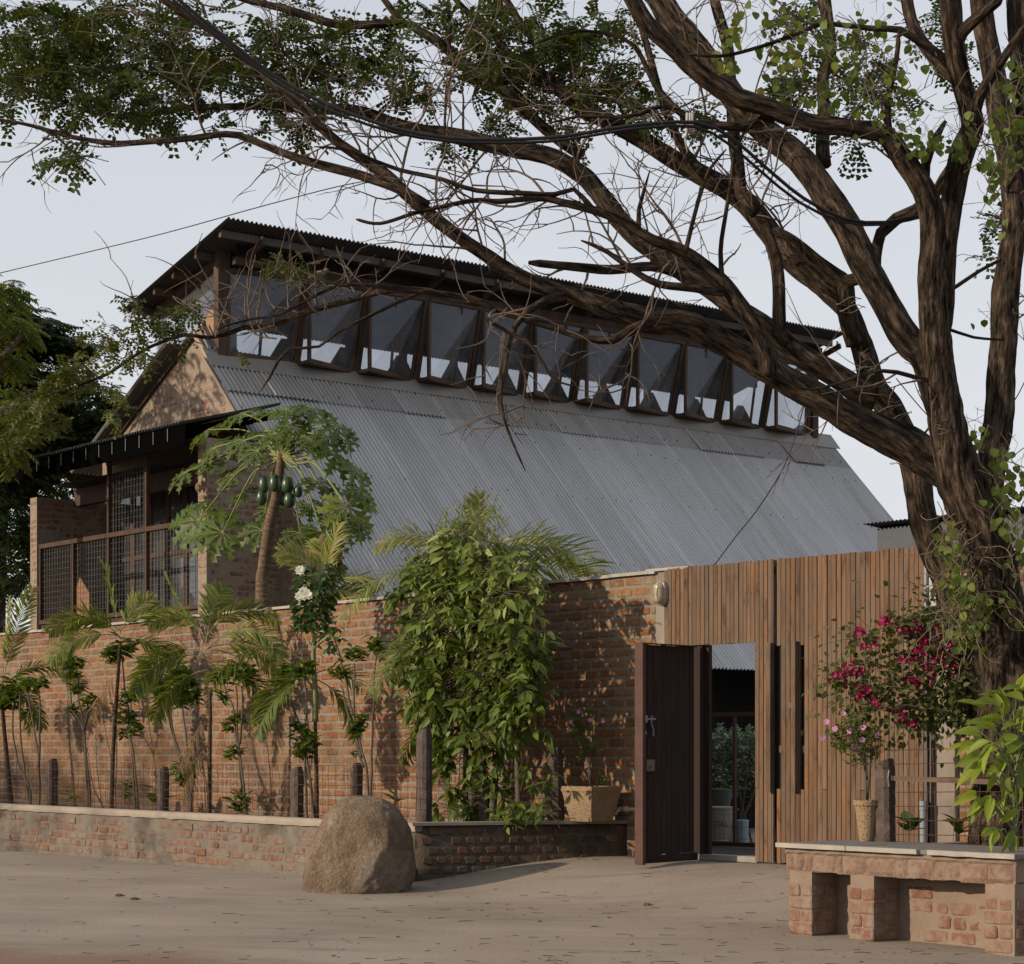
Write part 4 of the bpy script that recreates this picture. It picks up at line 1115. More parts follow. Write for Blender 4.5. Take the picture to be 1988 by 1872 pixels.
# upper roof
UR, ZR, UL, ZL = -25.10, 8.67, -28.2, 7.86
for i in range(16):
    v0 = 15.25 + i * (28.15 - 15.25) / 16
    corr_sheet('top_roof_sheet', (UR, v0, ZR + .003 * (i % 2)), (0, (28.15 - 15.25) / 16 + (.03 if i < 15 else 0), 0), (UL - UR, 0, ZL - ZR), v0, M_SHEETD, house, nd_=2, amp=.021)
for uu in (-25.42, -26.1, -26.75, -27.3, -27.95):
    zz = uzr(uu) - .05
    m = MB(O); m.box((uu - .03, 15.34, zz - .07), (uu + .03, 28.1, zz + .035)); m.build('purlin', M_DWOOD if uu < -25.5 else M_STEEL, house)
for k, v in enumerate([16.0] + vk[1:]):
    m = MB(O); m.bar((-25.30, v, uzr(-25.3) - .14), (-26.6, v, uzr(-26.6) - .17), .05, .09); m.build('rafter', M_BWOOD if k == 0 else M_DWOOD, house)
    m = MB(O); m.box((-25.375, v - .02, ZR - .24), (-25.36, v + .02, ZR - .10)); m.build('bracket', M_GALV, house)

# veranda under the long roof: dark boarded wall seen through the gate
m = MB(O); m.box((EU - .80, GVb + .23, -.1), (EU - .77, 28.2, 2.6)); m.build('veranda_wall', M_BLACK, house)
for k in range(5):
    m = MB(O); m.box((EU - .12, 18.6 + k * 1.9, -.1), (EU - .02, 18.7 + k * 1.9, 2.36)); m.build('veranda_post', M_DWOOD, house)

# ------------------------------------------------------------------ shed far to the right
P = at(1765, 1050, 30)
sh = thing('neighbouring_shed', 'dark shed roof beyond the right end of the house', 'shed', P.x, P.y, 0, rot=ROT, world=True)
zt = EYE + (HY - 1012) / F * 30
m = MB(); m.box((-.6, 0, 0), (3.5, 3, zt - .06)); m.build('shed_wall', simple('blue_grey_sheet', (.10, .115, .14), (.08, .09, .11), .6, 4, .1), sh)
corr_sheet('shed_roof_sheet', (-.7, -.2, zt), (4.4, 0, 0), (0, 3.4, -.3), 0, M_SHEETD, sh, O=(0, 0, 0), amp=.015)

# ------------------------------------------------------------------ the big rain tree
M_BARK = bark_mat('furrowed_bark', (.010, .008, .007), (.25, .18, .125), 24, 4.5, .07)
M_TWIG = simple('grey_brown_twig', (.20, .15, .115), (.12, .09, .07), .9, 8, .2, 60)
TREE = at(1952, 1650, 13.75)
tree = thing('rain_tree', 'large spreading rain tree with furrowed dark bark at the right', 'tree', TREE.x, TREE.y, .45, world=True)
T0 = (TREE.x, TREE.y, .45)
LIMBS = []   # (name, [(x,y,w)...], Y0, Y1)
def limb(pts, Y0, Y1, name='limb'): LIMBS.append((name, pts, Y0, Y1))
limb([(1956, 1680, 150), (1952, 1560, 132), (1952, 1420, 122), (1955, 1300, 118), (1948, 1218, 112), (1932, 1137, 104), (1912, 1057, 98), (1884, 976, 96), (1862, 905, 92), (1845, 840, 78), (1834, 771, 70), (1818, 663, 60), (1808, 555, 54), (1808, 480, 50), (1796, 377, 46), (1755, 310, 42), (1712, 262, 38), (1645, 251, 36), (1578, 243, 37), (1494, 210, 38), (1427, 189, 38), (1359, 148, 36), (1305, 94, 36), (1252, 40, 34), (1215, -20, 32)], 13.75, 12.6, 'trunk')
limb([(1880, 940, 86), (1834, 914, 80), (1780, 880, 76), (1726, 850, 70), (1645, 808, 62), (1564, 760, 58), (1480, 712, 56), (1399, 660, 52), (1331, 632, 50), (1263, 622, 52), (1196, 602, 42), (1094, 566, 32), (993, 526, 29), (925, 485, 28), (858, 434, 26), (793, 383, 25), (750, 342, 24), (696, 304, 22), (642, 265, 20), (558, 188, 18), (482, 117, 17), (406, 56, 16), (330, 8, 15), (250, -50, 13)], 13.65, 12.9)
limb([(1940, 1500, 62), (1905, 1370, 62), (1868, 1250, 62), (1842, 1137, 60), (1807, 1057, 60), (1784, 949, 58), (1762, 865, 56), (1728, 790, 56), (1690, 745, 54), (1672, 663, 46), (1652, 605, 42), (1605, 563, 46), (1551, 515, 46), (1497, 450, 46), (1450, 400, 44), (1413, 372, 42), (1359, 337, 40), (1279, 288, 38), (1225, 259, 36), (1171, 229, 34), (1117, 200, 30), (1063, 155, 26), (1020, 130, 20), (980, 94, 17), (952, 54, 15), (905, 20, 13), (870, -20, 11)], 14.1, 15.4)
limb([(1700, 775, 50), (1660, 755, 54), (1618, 725, 52), (1564, 690, 50), (1510, 652, 48), (1466, 620, 44), (1399, 573, 42), (1331, 535, 42), (1263, 482, 42), (1213, 434, 40), (1162, 375, 38), (1128, 337, 36), (1063, 303, 36), (993, 286, 36), (912, 267, 33), (831, 254, 30), (764, 237, 28), (696, 218, 26), (642, 212, 23), (533, 208, 16), (431, 208, 14), (345, 213, 13), (254, 228, 12), (178, 218, 10), (101, 188, 8), (0, 157, 6), (-60, 130, 5)], 14.2, 14.9)
limb([(1835, 800, 72), (1800, 700, 62), (1766, 663, 60), (1726, 596, 58), (1686, 528, 58), (1659, 465, 60), (1620, 400, 62), (1578, 340, 56), (1530, 290, 54), (1454, 229, 52), (1404, 160, 50), (1359, 102, 52), (1305, 45, 54), (1265, -20, 54)], 13.9, 14.8)
limb([(1820, 640, 48), (1834, 520, 46), (1847, 400, 46), (1866, 300, 48), (1886, 243, 46), (1866, 162, 42), (1855, 81, 44), (1842, -20, 46)], 13.5, 12.8)
limb([(1886, 243, 30), (1901, 189, 26), (1936, 135, 20), (1969, 86, 18), (2000, 40, 16)], 13.0, 12.6)
limb([(1861, 75, 30), (1901, 32, 24), (1945, -10, 22)], 12.9, 12.5)
limb([(1925, 1180, 60), (1922, 1080, 60), (1916, 1000, 60), (1925, 906, 62), (1942, 771, 58), (1952, 636, 56), (1962, 528, 52), (1968, 430, 50), (1960, 330, 52), (1944, 230, 50), (1925, 120, 46), (1905, 30, 44), (1900, -20, 42)], 13.95, 14.4)
limb([(1968, 430, 50), (1985, 320, 60), (1990, 200, 60), (1985, 60, 56), (1980, -20, 55)], 14.5, 14.5)
limb([(1490, 722, 40), (1483, 670, 36), (1433, 590, 32), (1392, 539, 30), (1331, 489, 26), (1263, 462, 21), (1213, 431, 19), (1162, 411, 17), (1111, 397, 15), (1054, 384, 13), (969, 391, 11), (925, 389, 10), (872, 399, 9), (804, 415, 8), (737, 434, 7), (691, 426, 6)], 13.25, 12.6)
limb([(1145, 401, 12), (1114, 366, 10), (1077, 376, 11), (1026, 375, 11), (925, 370, 10), (858, 348, 9), (777, 329, 9), (723, 310, 8), (669, 291, 6), (610, 285, 5)], 12.9, 12.6)
limb([(1405, 566, 22), (1348, 560, 18), (1280, 553, 16), (1230, 526, 12), (1179, 489, 10), (1128, 467, 7)], 13.1, 12.9)
limb([(1340, 545, 24), (1263, 519, 20), (1162, 521, 21), (1077, 516, 17), (1026, 510, 16)], 14.35, 14.0)
limb([(1402, 560, 12), (1399, 489, 10), (1409, 421, 9), (1419, 353, 8), (1428, 290, 7), (1460, 240, 6), (1520, 200, 5)], 13.1, 12.8)
limb([(1330, 495, 11), (1348, 421, 9), (1362, 370, 9), (1376, 330, 7), (1410, 290, 6)], 13.0, 12.8)
limb([(1240, 452, 11), (1240, 404, 9), (1250, 370, 7), (1262, 330, 5)], 13.0, 12.9)
limb([(1263, 628, 26), (1223, 641, 22), (1189, 660, 18), (1128, 654, 15), (1077, 638, 14), (1026, 624, 13), (985, 610, 12), (940, 588, 14), (908, 578, 15), (835, 566, 13), (759, 560, 10), (708, 553, 8), (657, 555, 7), (607, 577, 6), (543, 610, 6), (470, 622, 5), (420, 640, 4)], 13.3, 12.9)
limb([(1100, 574, 20), (1060, 583, 17), (1026, 604, 16), (1003, 631, 13), (993, 658, 11), (982, 702, 10), (971, 759, 9), (976, 803, 7), (990, 846, 6), (1020, 915, 3)], 13.2, 12.9)
limb([(930, 590, 14), (880, 578, 14), (835, 566, 14), (790, 562, 13), (734, 567, 13), (657, 588, 13), (581, 610, 12), (531, 630, 11), (475, 636, 10), (437, 650, 9), (404, 656, 8), (360, 650, 8), (320, 662, 7), (295, 672, 7), (252, 697, 7), (210, 727, 7), (153, 748, 6), (95, 775, 4)], 13.3, 13.6)
limb([(815, 568, 10), (772, 588, 8), (696, 624, 7), (652, 647, 7), (619, 672, 6), (561, 677, 6), (541, 697, 6), (523, 733, 5), (505, 761, 3)], 13.1, 12.8)
limb([(945, 620, 10), (985, 645, 9), (1020, 660, 8), (1045, 690, 7), (1078, 740, 5), (1130, 750, 3)], 13.0, 12.7)
limb([(1483, 440, 24), (1505, 500, 27), (1512, 560, 27), (1513, 640, 30), (1525, 668, 30)], 14.5, 14.2)
limb([(1470, 412, 32), (1440, 377, 28), (1432, 323, 27), (1424, 270, 27), (1421, 189, 26), (1416, 108, 24), (1390, 0, 22), (1385, -20, 20)], 14.6, 14.9)
limb([(1372, 345, 22), (1333, 296, 20), (1306, 251, 18), (1285, 200, 18), (1273, 162, 17), (1255, 90, 15), (1227, -20, 13)], 14.8, 15.1)
limb([(1660, 670, 40), (1645, 596, 40), (1640, 555, 38), (1624, 536, 28), (1578, 499, 24), (1537, 466, 20), (1500, 447, 16)], 14.6, 14.4)
limb([(1638, 548, 28), (1665, 545, 27), (1690, 530, 24)], 14.5, 14.3)
limb([(1700, 520, 24), (1712, 455, 25), (1740, 428, 26), (1775, 412, 25), (1820, 372, 24), (1842, 323, 22)], 14.6, 14.2)
limb([(1795, 360, 22), (1798, 320, 20), (1815, 270, 18), (1836, 235, 15)], 13.3, 13.2)
limb([(1600, 320, 32), (1599, 250, 28), (1597, 162, 26), (1613, 108, 26), (1613, 54, 26), (1598, -20, 28)], 14.7, 15.2)
limb([(1726, 258, 16), (1722, 200, 15), (1738, 120, 11), (1745, 60, 9)], 13.0, 12.9)
limb([(1870, 160, 26), (1830, 110, 20), (1780, 80, 17), (1745, 60, 15), (1690, 55, 12), (1600, 45, 10), (1560, 60, 9), (1480, 90, 8), (1400, 110, 7), (1330, 105, 6)], 13.1, 12.6)
limb([(1878, 175, 24), (1820, 120, 26), (1775, 60, 26), (1760, -20, 26)], 14.4, 14.7)
limb([(1500, 230, 20), (1440, 245, 19), (1390, 243, 18), (1350, 240, 17), (1315, 215, 14), (1270, 165, 12), (1245, 110, 10), (1210, 75, 8), (1120, 60, 6), (1040, 85, 5)], 12.9, 12.6)
limb([(1350, 240, 14), (1290, 205, 10), (1240, 222, 9), (1190, 228, 8), (1130, 225, 6), (1063, 240, 5)], 12.8, 12.6)
limb([(600, 215, 14), (640, 190, 12), (560, 170, 12), (480, 140, 14), (400, 120, 11), (300, 115, 8), (200, 90, 5)], 14.9, 15.2)
limb([(830, 400, 22), (780, 370, 22), (700, 340, 20), (640, 325, 20), (590, 310, 18), (540, 292, 16), (480, 270, 15), (440, 262, 14), (350, 270, 13), (240, 278, 12), (160, 270, 10), (100, 255, 9), (40, 240, 7), (-40, 228, 6)], 13.0, 13.6)
limb([(1130, 300, 22), (1070, 260, 24), (1000, 200, 22), (960, 160, 22), (900, 120, 26), (860, 90, 22), (815, 60, 18), (780, 42, 17), (700, 50, 18), (642, 46, 18), (560, 22, 16), (480, 0, 14), (430, -20, 12)], 14.9, 15.0)
limb([(900, 150, 16), (960, 155, 18), (1040, 160, 17), (1120, 200, 18), (1180, 230, 18)], 15.0, 14.8)
limb([(1063, 110, 14), (1020, 60, 14), (990, 10, 15), (970, -20, 15)], 15.2, 15.3)
limb([(780, 42, 16), (760, 15, 14), (735, -20, 12)], 15.0, 15.1)
limb([(872, 110, 9), (872, 60, 8), (870, -10, 8)], 14.9, 14.9)
limb([(100, 255, 7), (120, 275, 5), (150, 300, 4), (185, 318, 2)], 13.4, 13.3, 'twig')
limb([(1850, 560, 9), (1900, 528, 8), (1945, 505, 7)], 13.6, 13.9, 'twig')
limb([(1843, 640, 7), (1890, 655, 6), (1950, 660, 5)], 13.6, 13.8, 'twig')
limb([(1835, 740, 9), (1790, 735, 10), (1740, 722, 9), (1690, 722, 8), (1640, 740, 7), (1560, 755, 5), (1510, 700, 4)], 13.2, 12.9, 'twig')

ALLP = []                                   # (point, tangent, radius) for the twigs
def build_limb(k, name, pts, Y0, Y1, parent, bark=True):
    P = []; Rr = []
    lens = [0]
    for i in range(1, len(pts)): lens.append(lens[-1] + math.hypot(pts[i][0] - pts[i - 1][0], pts[i][1] - pts[i - 1][1]))
    for i, (x, y, w) in enumerate(pts):
        Y = Y0 + (Y1 - Y0) * lens[i] / lens[-1]
        P.append(at(x, y, Y)); Rr.append(w * .47 / F * Y)
    big = max(Rr) > .055
    C, par = crom(P, .028 if big else .07)
    R_ = []
    for t in par:
        i = min(int(t), len(P) - 2); q = t - i; R_.append(Rr[i] * (1 - q) + Rr[i + 1] * q)
    if Rr[-1] < .05: R_[-1] *= .5
    n = 40 if max(Rr) > .12 else 26 if big else 9
    # gentle kinks keep the limb from looking drawn
    for i in range(1, len(C) - 1):
        a = min(R_[i], .05) * .55
        C[i] = C[i] + Vector((noise.noise(C[i] * 2.3), noise.noise(C[i] * 2.3 + Vector((9, 0, 0))), noise.noise(C[i] * 2.3 + Vector((0, 9, 0))))) * a
    m = MB(T0); m.tube(C, R_, n, bark=.20 if max(Rr) > .12 else .16 if big else .06, seed=k * 3.7)
    o = m.build(name, M_BARK if big or bark else M_TWIG, parent, smooth=True)
    for i in range(0, len(C) - 1, 2):
        ALLP.append((C[i], (C[i + 1] - C[i]).normalized(), R_[i], pts))
    return o
for k, (nm, pts, Y0, Y1) in enumerate(LIMBS): build_limb(k, nm, pts, Y0, Y1, tree)

def tube_np(paths, name, mat, parent, off, n=4):
    """many thin tubes at once: paths = list of (points, radii)"""
    VV, FF, b = [], [], 0
    cs = [(math.cos(2 * math.pi * k / n), math.sin(2 * math.pi * k / n)) for k in range(n)]
    for P, r in paths:
        m = len(P); A = np.array([p[:] for p in P]) - np.array(off)
        T = np.gradient(A, axis=0); T /= np.linalg.norm(T, axis=1)[:, None] + 1e-9
        ref = np.array([.3, .2, .93]) if abs(T[0, 2]) < .9 else np.array([1., 0, 0])
        X = np.cross(T, ref); X /= np.linalg.norm(X, axis=1)[:, None] + 1e-9; Y = np.cross(T, X)
        rr = np.array(r)[:, None]
        ring = np.stack([A + rr * (X * c + Y * s) for c, s in cs], 1)
        VV.append(ring.reshape(-1, 3))
        i = np.arange(m - 1)[:, None] * n; k = np.arange(n)[None]; k2 = (k + 1) % n
        FF.append(np.stack([b + i + k, b + i + k2, b + i + n + k2, b + i + n + k], -1).reshape(-1, 4)); b += m * n
    return np_mesh(name, np.concatenate(VV), np.concatenate(FF), mat, parent, smooth=True)

def to_px(p): return HX + F * p.x / p.y, HY - (p.z - EYE) * F / p.y
TW = []; TIPS = []
def grow(p, d, r, L_, depth):
    """a thin crooked bare twig with side twigs"""
    n = max(4, int(L_ / .055)); P = [p]; q = p.copy(); dd = d.copy()
    bend = Vector((rnd.gauss(0, 1), rnd.gauss(0, .6), rnd.gauss(0, 1))) * .10
    for i in range(n):
        dd = (dd + bend + Vector((rnd.gauss(0, .13), rnd.gauss(0, .10), rnd.gauss(0, .13) + .012))).normalized()
        q = q + dd * (L_ / n); P.append(q.copy())
        if depth > 0 and i > 0 and rnd.random() < .42:
            s = Vector((rnd.gauss(0, 1), rnd.gauss(0, .6), rnd.gauss(0, 1))).normalized()
            nd2 = (dd * .75 + s * .8).normalized()
            grow(q, nd2, r * .62, L_ * rnd.uniform(.3, .62), depth - 1)
    TW.append((P, [r * (1 - .75 * i / n) + .0006 for i in range(n + 1)]))
    TIPS.append((q.copy(), dd.copy()))
def dens(x, y):                              # how many bare twigs a place of the crown carries
    if x > 1560: return .35
    if y < 130 and x > 700: return .7
    if 600 < x < 1500 and 120 < y < 520: return 1.25
    if x < 700 and 120 < y < 330: return .85
    if 420 < x < 900 and 520 < y < 650: return .8
    if 900 < x < 1200 and 580 < y < 760: return 1.0
    if 950 < x < 1560 and y > 560: return .12
    if x < 420 and y > 500: return .3
    return .55
for (p, t, r, pts) in ALLP:
    x, y = to_px(p)
    if x > 2050 or x < -80 or y < -60 or y > 900: continue
    pr_ = .10 * dens(x, y) * (1.6 if r < .06 else 1.0) * (2.0 if r < .045 else 1.0)
    if rnd.random() < pr_:
        side = t.cross(Vector((rnd.gauss(0, .6), 1, rnd.gauss(0, .4)))).normalized() * rnd.choice((-1, 1))
        d = (t * rnd.uniform(.2, 1.0) + side * rnd.uniform(.4, 1) + Vector((0, rnd.gauss(0, .35), .10))).normalized()
        L_ = rnd.uniform(.35, 1.15) * (1 if r > .03 else .6)
        grow(p + side * r * .6, d, min(r * .5, rnd.uniform(.0045, .0105)), L_, 2 if rnd.random() < .8 else 1)
# hand placed fans of twigs near the gable
for (x, y, n_, up) in ((560, 600, 4, 1), (625, 590, 6, 1), (480, 625, 3, 1), (420, 640, 3, 1), (700, 575, 3, .6), (1000, 650, 5, -.6), (540, 640, 3, .7), (990, 800, 4, -.3)):
    for k in range(n_):
        p = at(x + rnd.gauss(0, 22), y + rnd.gauss(0, 12), 13.2 + rnd.gauss(0, .12))
        grow(p, Vector((rnd.gauss(-.25, .7), rnd.gauss(0, .4), up * rnd.uniform(.4, 1))).normalized(), .006, rnd.uniform(.25, .6), 1)
tw = tube_np(TW, 'bare_twigs', M_TWIG, tree, T0); tw['kind'] = 'stuff'

# foliage: pinnate sprays of oval leaflets
M_RLEAF = leaf_mat('rain_tree_leaf', [(0, (.022, .034, .009)), (.45, (.042, .058, .012)), (.8, (.085, .10, .018)), (1, (.17, .13, .04))], .22, .5)
def spray(Lv, p, d, L_, n, lw, ll, tb=0., ts=.55):
    d = d.normalized(); z = Vector((rnd.gauss(0, .35), rnd.gauss(0, .35), 1)).normalized()
    s = d.cross(z).normalized(); z = s.cross(d)
    for i in range(n):
        q = p + d * (L_ * (i + .6) / n) - Vector((0, 0, .06 * L_ * (i / n) ** 2 * 4))
        k = .7 + .5 * (i / n)
        for sg in (-1, 1):
            x = (d * .35 + s * sg + Vector((0, 0, -.25 + rnd.gauss(0, .12)))).normalized()
            Lv.add(q, x, (z + s * sg * rnd.gauss(0, .3)), ll * k * rnd.uniform(.8, 1.1), lw * k, min(1, max(0, tb + rnd.random() * ts)))
def cluster(Lv, x, y, rx, ry, n, Y, dY=.5, lean=(0, 0, -.2), L_=.17, nn=6, lw=.024, ll=.038, tb=0., ts=.55, twigs=True):
    for k in range(n):
        a = rnd.uniform(0, 2 * math.pi); rr = math.sqrt(rnd.random())
        p = at(x + rx * rr * math.cos(a), y + ry * rr * math.sin(a), Y + rnd.gauss(0, dY * .5))
        base = Vector((rnd.gauss(0, 1), rnd.gauss(0, .7), rnd.gauss(0, .5))) + Vector(lean)
        m_ = rnd.choice((3, 4, 5))
        b = base.normalized()
        for j in range(m_):
            d = (b + Vector((rnd.gauss(0, .6), rnd.gauss(0, .6), rnd.gauss(0, .45)))).normalized()
            spray(Lv, p, d, L_ * rnd.uniform(.7, 1.15), nn, lw, ll, tb, ts)
        if twigs and rnd.random() < .3:
            TWL.append(([p, p - b * .15 + Vector((0, 0, .03)), p - b * .32], [.0015, .002, .003]))
TWL = []
LV = Leaves()
CL = [(60, 95, 90, 75, 120, 14.6), (150, 120, 110, 95, 150, 14.8), (250, 70, 110, 75, 120, 15.0), (300, 150, 100, 70, 120, 14.8), (380, 60, 90, 60, 80, 15.0), (200, 200, 90, 50, 70, 14.4),
      (430, 130, 80, 80, 90, 14.8), (300, 215, 60, 35, 40, 14.2), (530, 120, 70, 90, 90, 14.9), (600, 60, 70, 55, 60, 15.0), (590, 160, 60, 50, 40, 14.8), (700, 90, 70, 60, 60, 15.0), (660, 120, 50, 60, 35, 14.8),
      (560, 240, 60, 35, 32, 14.6), (780, 150, 60, 35, 38, 14.9), (820, 180, 55, 30, 30, 14.9), (830, 20, 50, 25, 30, 15.1), (30, 40, 60, 40, 50, 14.8), (150, 40, 70, 45, 60, 15.0), (20, 170, 40, 45, 35, 14.5),
      (940, 40, 70, 45, 75, 15.2), (1000, 100, 90, 75, 130, 15.3), (960, 150, 70, 45, 60, 15.2), (1090, 60, 70, 60, 80, 15.3), (1140, 110, 65, 60, 70, 15.3), (1100, 180, 80, 40, 60, 15.2), (1180, 170, 60, 50, 45, 15.2),
      (900, 285, 45, 30, 16, 14.9), (980, 245, 60, 25, 22, 15.1), (1250, 190, 60, 40, 34, 15.2), (1330, 225, 60, 30, 26, 15.2), (1190, 50, 50, 45, 36, 15.3), (1260, 230, 50, 25, 18, 15.2), (1130, 265, 50, 22, 14, 15.0),
      (1530, 150, 60, 45, 34, 15.6), (1560, 210, 70, 40, 34, 15.7), (1650, 130, 80, 60, 50, 15.8), (1700, 180, 60, 50, 34, 15.8), (1800, 60, 50, 40, 30, 15.8), (1850, 110, 40, 40, 20, 15.8), (1640, 270, 40, 16, 10, 15.4), (1540, 30, 60, 30, 24, 15.6), (1930, 420, 50, 30, 16, 14.9), (1900, 470, 40, 30, 8, 14.9), (1450, 275, 40, 25, 10, 15.0),
      (118, 290, 20, 20, 14, 13.3), (150, 305, 22, 12, 14, 13.3), (20, 215, 20, 12, 4, 13.7), (410, 240, 16, 22, 5, 14.0)]
for (x, y, rx, ry, n, Y) in CL: cluster(LV, x, y, rx, ry, int(n * .42), Y, .9, L_=.19, nn=6, lw=.031, ll=.046)
# the low branch tip before the gable, browner leaves
CL2 = [(330, 620, 60, 22, 26, .3), (270, 585, 35, 14, 14, .1), (545, 512, 55, 12, 22, .45), (600, 520, 25, 10, 8, .45), (380, 600, 45, 25, 18, .1), (250, 680, 55, 40, 48, .55), (205, 650, 35, 35, 24, .6), (300, 650, 30, 20, 14, .4), (265, 620, 25, 20, 10, .6), (345, 655, 30, 15, 14, .1),
       (165, 725, 50, 24, 34, .5), (110, 760, 45, 30, 36, .5), (60, 800, 50, 35, 36, .5), (140, 705, 30, 12, 10, .5), (220, 755, 40, 18, 12, .5), (230, 800, 35, 16, 12, .45), (30, 850, 40, 30, 24, .5), (100, 830, 34, 24, 14, .45), (465, 690, 14, 8, 4, .2)]
for (x, y, rx, ry, n, tb) in CL2: cluster(LV, x, y, rx * .85, ry * .75, int(n * (.36 if x > 200 else .5)), 13.35 if x > 200 else 13.6, .35, (-.5, 0, -.1), .12, 5, .021, .036, tb, .45, False)
o = LV.build('crown', LEAF_S, M_RLEAF, tree, T0); o['kind'] = 'stuff'
tube_np(TWL, 'leaf_twigs', M_TWIG, tree, T0)['kind'] = 'stuff'

# white cloth tied round a branch, and slack cables
def cable(name, lab, pts, r, mat, cat='cable', group=None):
    C, _ = crom([at(*p) for p in pts], .12)
    m = MB(); c0 = C[0]; m.off = (c0.x, c0.y, c0.z); m.tube(C, r, 6)
    o = m.build(name, mat, None, smooth=True, loc=(c0.x, c0.y, c0.z)); return tag(o, lab, cat, group)
M_CABLE = simple('black_cable', (.018, .018, .02), (.012, .012, .012), .5, 9, 0)
cable('power_cable', 'upper of two thick black cables sagging through the tree', [(300, -40, 12.2), (420, 60, 12.3), (560, 165, 12.4), (720, 235, 12.4), (870, 268, 12.4), (1063, 268, 12.4), (1220, 245, 12.4), (1352, 238, 12.5), (1420, 268, 12.6), (1483, 322, 12.7), (1560, 385, 12.9), (1640, 425, 13.0), (1720, 432, 13.1), (1805, 412, 13.2)], .011, M_CABLE)
cable('power_cable', 'lower of two thick black cables sagging through the tree', [(290, -40, 12.25), (415, 66, 12.35), (556, 172, 12.45), (716, 243, 12.45), (868, 274, 12.45), (1063, 275, 12.45), (1220, 252, 12.45), (1345, 246, 12.55), (1412, 278, 12.65), (1476, 332, 12.75), (1552, 393, 12.9), (1636, 431, 13.0), (1720, 436, 13.1), (1802, 418, 13.2)], .009, M_CABLE)
cable('thin_wire', 'thin wire crossing the sky behind the tree to the left', [(-40, 540, 22), (22, 525, 22), (300, 458, 21), (500, 403, 20), (645, 365, 19), (720, 350, 18)], .0055, M_CABLE)
cable('thin_wire', 'thin wire hanging down over the long grey roof', [(1560, 790, 20), (1548, 836, 20), (1520, 910, 20), (1470, 990, 20), (1430, 1040, 19.8), (1385, 1100, 19.5)], .006, M_CABLE)
cable('thin_wire', 'thin wire slanting behind the trunk at the right', [(1740, 735, 15), (1790, 795, 15.2), (1850, 855, 15.4), (1900, 900, 15.6)], .004, M_CABLE)
p = at(1338, 240, 12.75)
m = MB((p.x, p.y, p.z))
for dx in (-.012, .006, .02):
    C = [p + Vector((dx + .006 * math.cos(a), .058 * math.cos(a), .058 * math.sin(a))) for a in [i * math.pi / 8 for i in range(17)]]
    m.tube(C, .009, 6)
m.tube([p + Vector((-.02, -.05, -.05)), p + Vector((-.028, -.05, -.12)), p + Vector((-.015, -.045, -.19))], [.009, .006, .004], 5)
tag(m.build('tied_cloth', simple('white_cloth', (.6, .58, .54), (.5, .48, .45), .9, 20, .3), None, smooth=True, loc=(p.x, p.y, p.z)), 'strip of white cloth tied round a branch beside the cables', 'cloth')
# loops of pale twine round the second trunk
twt = thing('twine', 'loops of pale twine wound round the left leaning trunk', 'twine', *T0, world=True)
for (x, y, w, Y, tl) in ((1752, 855, 30, 14.18, 10), (1760, 890, 30, 14.18, 9), (1775, 905, 32, 14.18, -4), (1738, 815, 30, 14.2, 12), (1715, 800, 34, 14.2, 10), (1697, 752, 30, 14.25, 8), (1672, 720, 26, 14.3, 4), (1655, 600, 23, 14.4, 4), (1648, 585, 22, 14.4, 6)):
    c = at(x, y, Y); r = w / F * Y * 1.06; m = MB(T0)
    m.tube([c + Vector((r * math.cos(a), r * math.sin(a), r * math.cos(a) * tl / 25 + .01 * math.sin(3 * a))) for a in [i * math.pi / 10 for i in range(21)]], .0028, 4, cap=False)
    m.build('twine_loop', bpy.data.materials.get('pale_twine') or simple('pale_twine', (.42, .36, .27), (.3, .26, .2), .9, 9, 0), twt, smooth=True)

# ------------------------------------------------------------------ plants
def base_at(x, y, v, z=.46):
    p = at_v(x, y, v); return Vector((p.x, p.y, z))
M_PTRUNK = bark_mat('ringed_palm_stem', (.07, .05, .035), (.17, .13, .09), 6, 30, .006)
M_GSTEM = simple('pale_green_stem', (.24, .27, .12), (.17, .20, .09), .5, 9, .1)
M_PALML = leaf_mat('palm_leaflet', [(0, (.065, .09, .018)), (.5, (.13, .17, .028)), (.85, (.23, .27, .045)), (1, (.30, .25, .09))], .35, .5)
M_PALMD = leaf_mat('dry_palm_leaflet', [(0, (.12, .07, .03)), (1, (.20, .13, .06))], .2, .8)
def frond(Lv, stems, p0, d0, L_, droop, n=42, ll=.28, lw=.021, r=.006, hang=.12, tb=0., ts=1., twist=0., start=.22):
    """arching feather leaf"""
    d0 = d0.normalized(); P = [p0.copy()]; q = p0.copy(); d = d0.copy(); m = 12
    for i in range(m):
        d = (d + Vector((0, 0, -droop / m * (1 + i / m)))).normalized(); q = q + d * (L_ / m); P.append(q.copy())
    stems.append((P, [r * (1 - .8 * i / m) + .001 for i in range(m + 1)]))
    roll = rnd.choice((-1, 1)) * rnd.uniform(.5, 1.1)
    for i in range(n):
        t = start + (1 - start) * (i + .5) / n; k = t * m; a = min(int(k), m - 1)
        c = P[a].lerp(P[a + 1], k - a); tg = (P[a + 1] - P[a]).normalized()
        s = tg.cross(Vector((0, 0, 1))); s = s.normalized() if s.length > .05 else Vector((1, 0, 0))
        up = s.cross(tg); s, up = s * math.cos(roll) + up * math.sin(roll), up * math.cos(roll) - s * math.sin(roll)
        f = math.sin(math.pi * min(1, (t - start) / (1 - start) * .82 + .16))
        for sg in (-1, 1):
            x = tg * rnd.uniform(.7, 1.1) + s * sg + up * rnd.gauss(.25, .28) + Vector((0, 0, -hang * rnd.uniform(.3, 1.3)))
            Lv.add(c, x, up + s * sg * .3, ll * (.35 + .75 * f) * rnd.uniform(.85, 1.1), lw * rnd.uniform(.8, 1.15), min(1, tb + rnd.random() * ts))
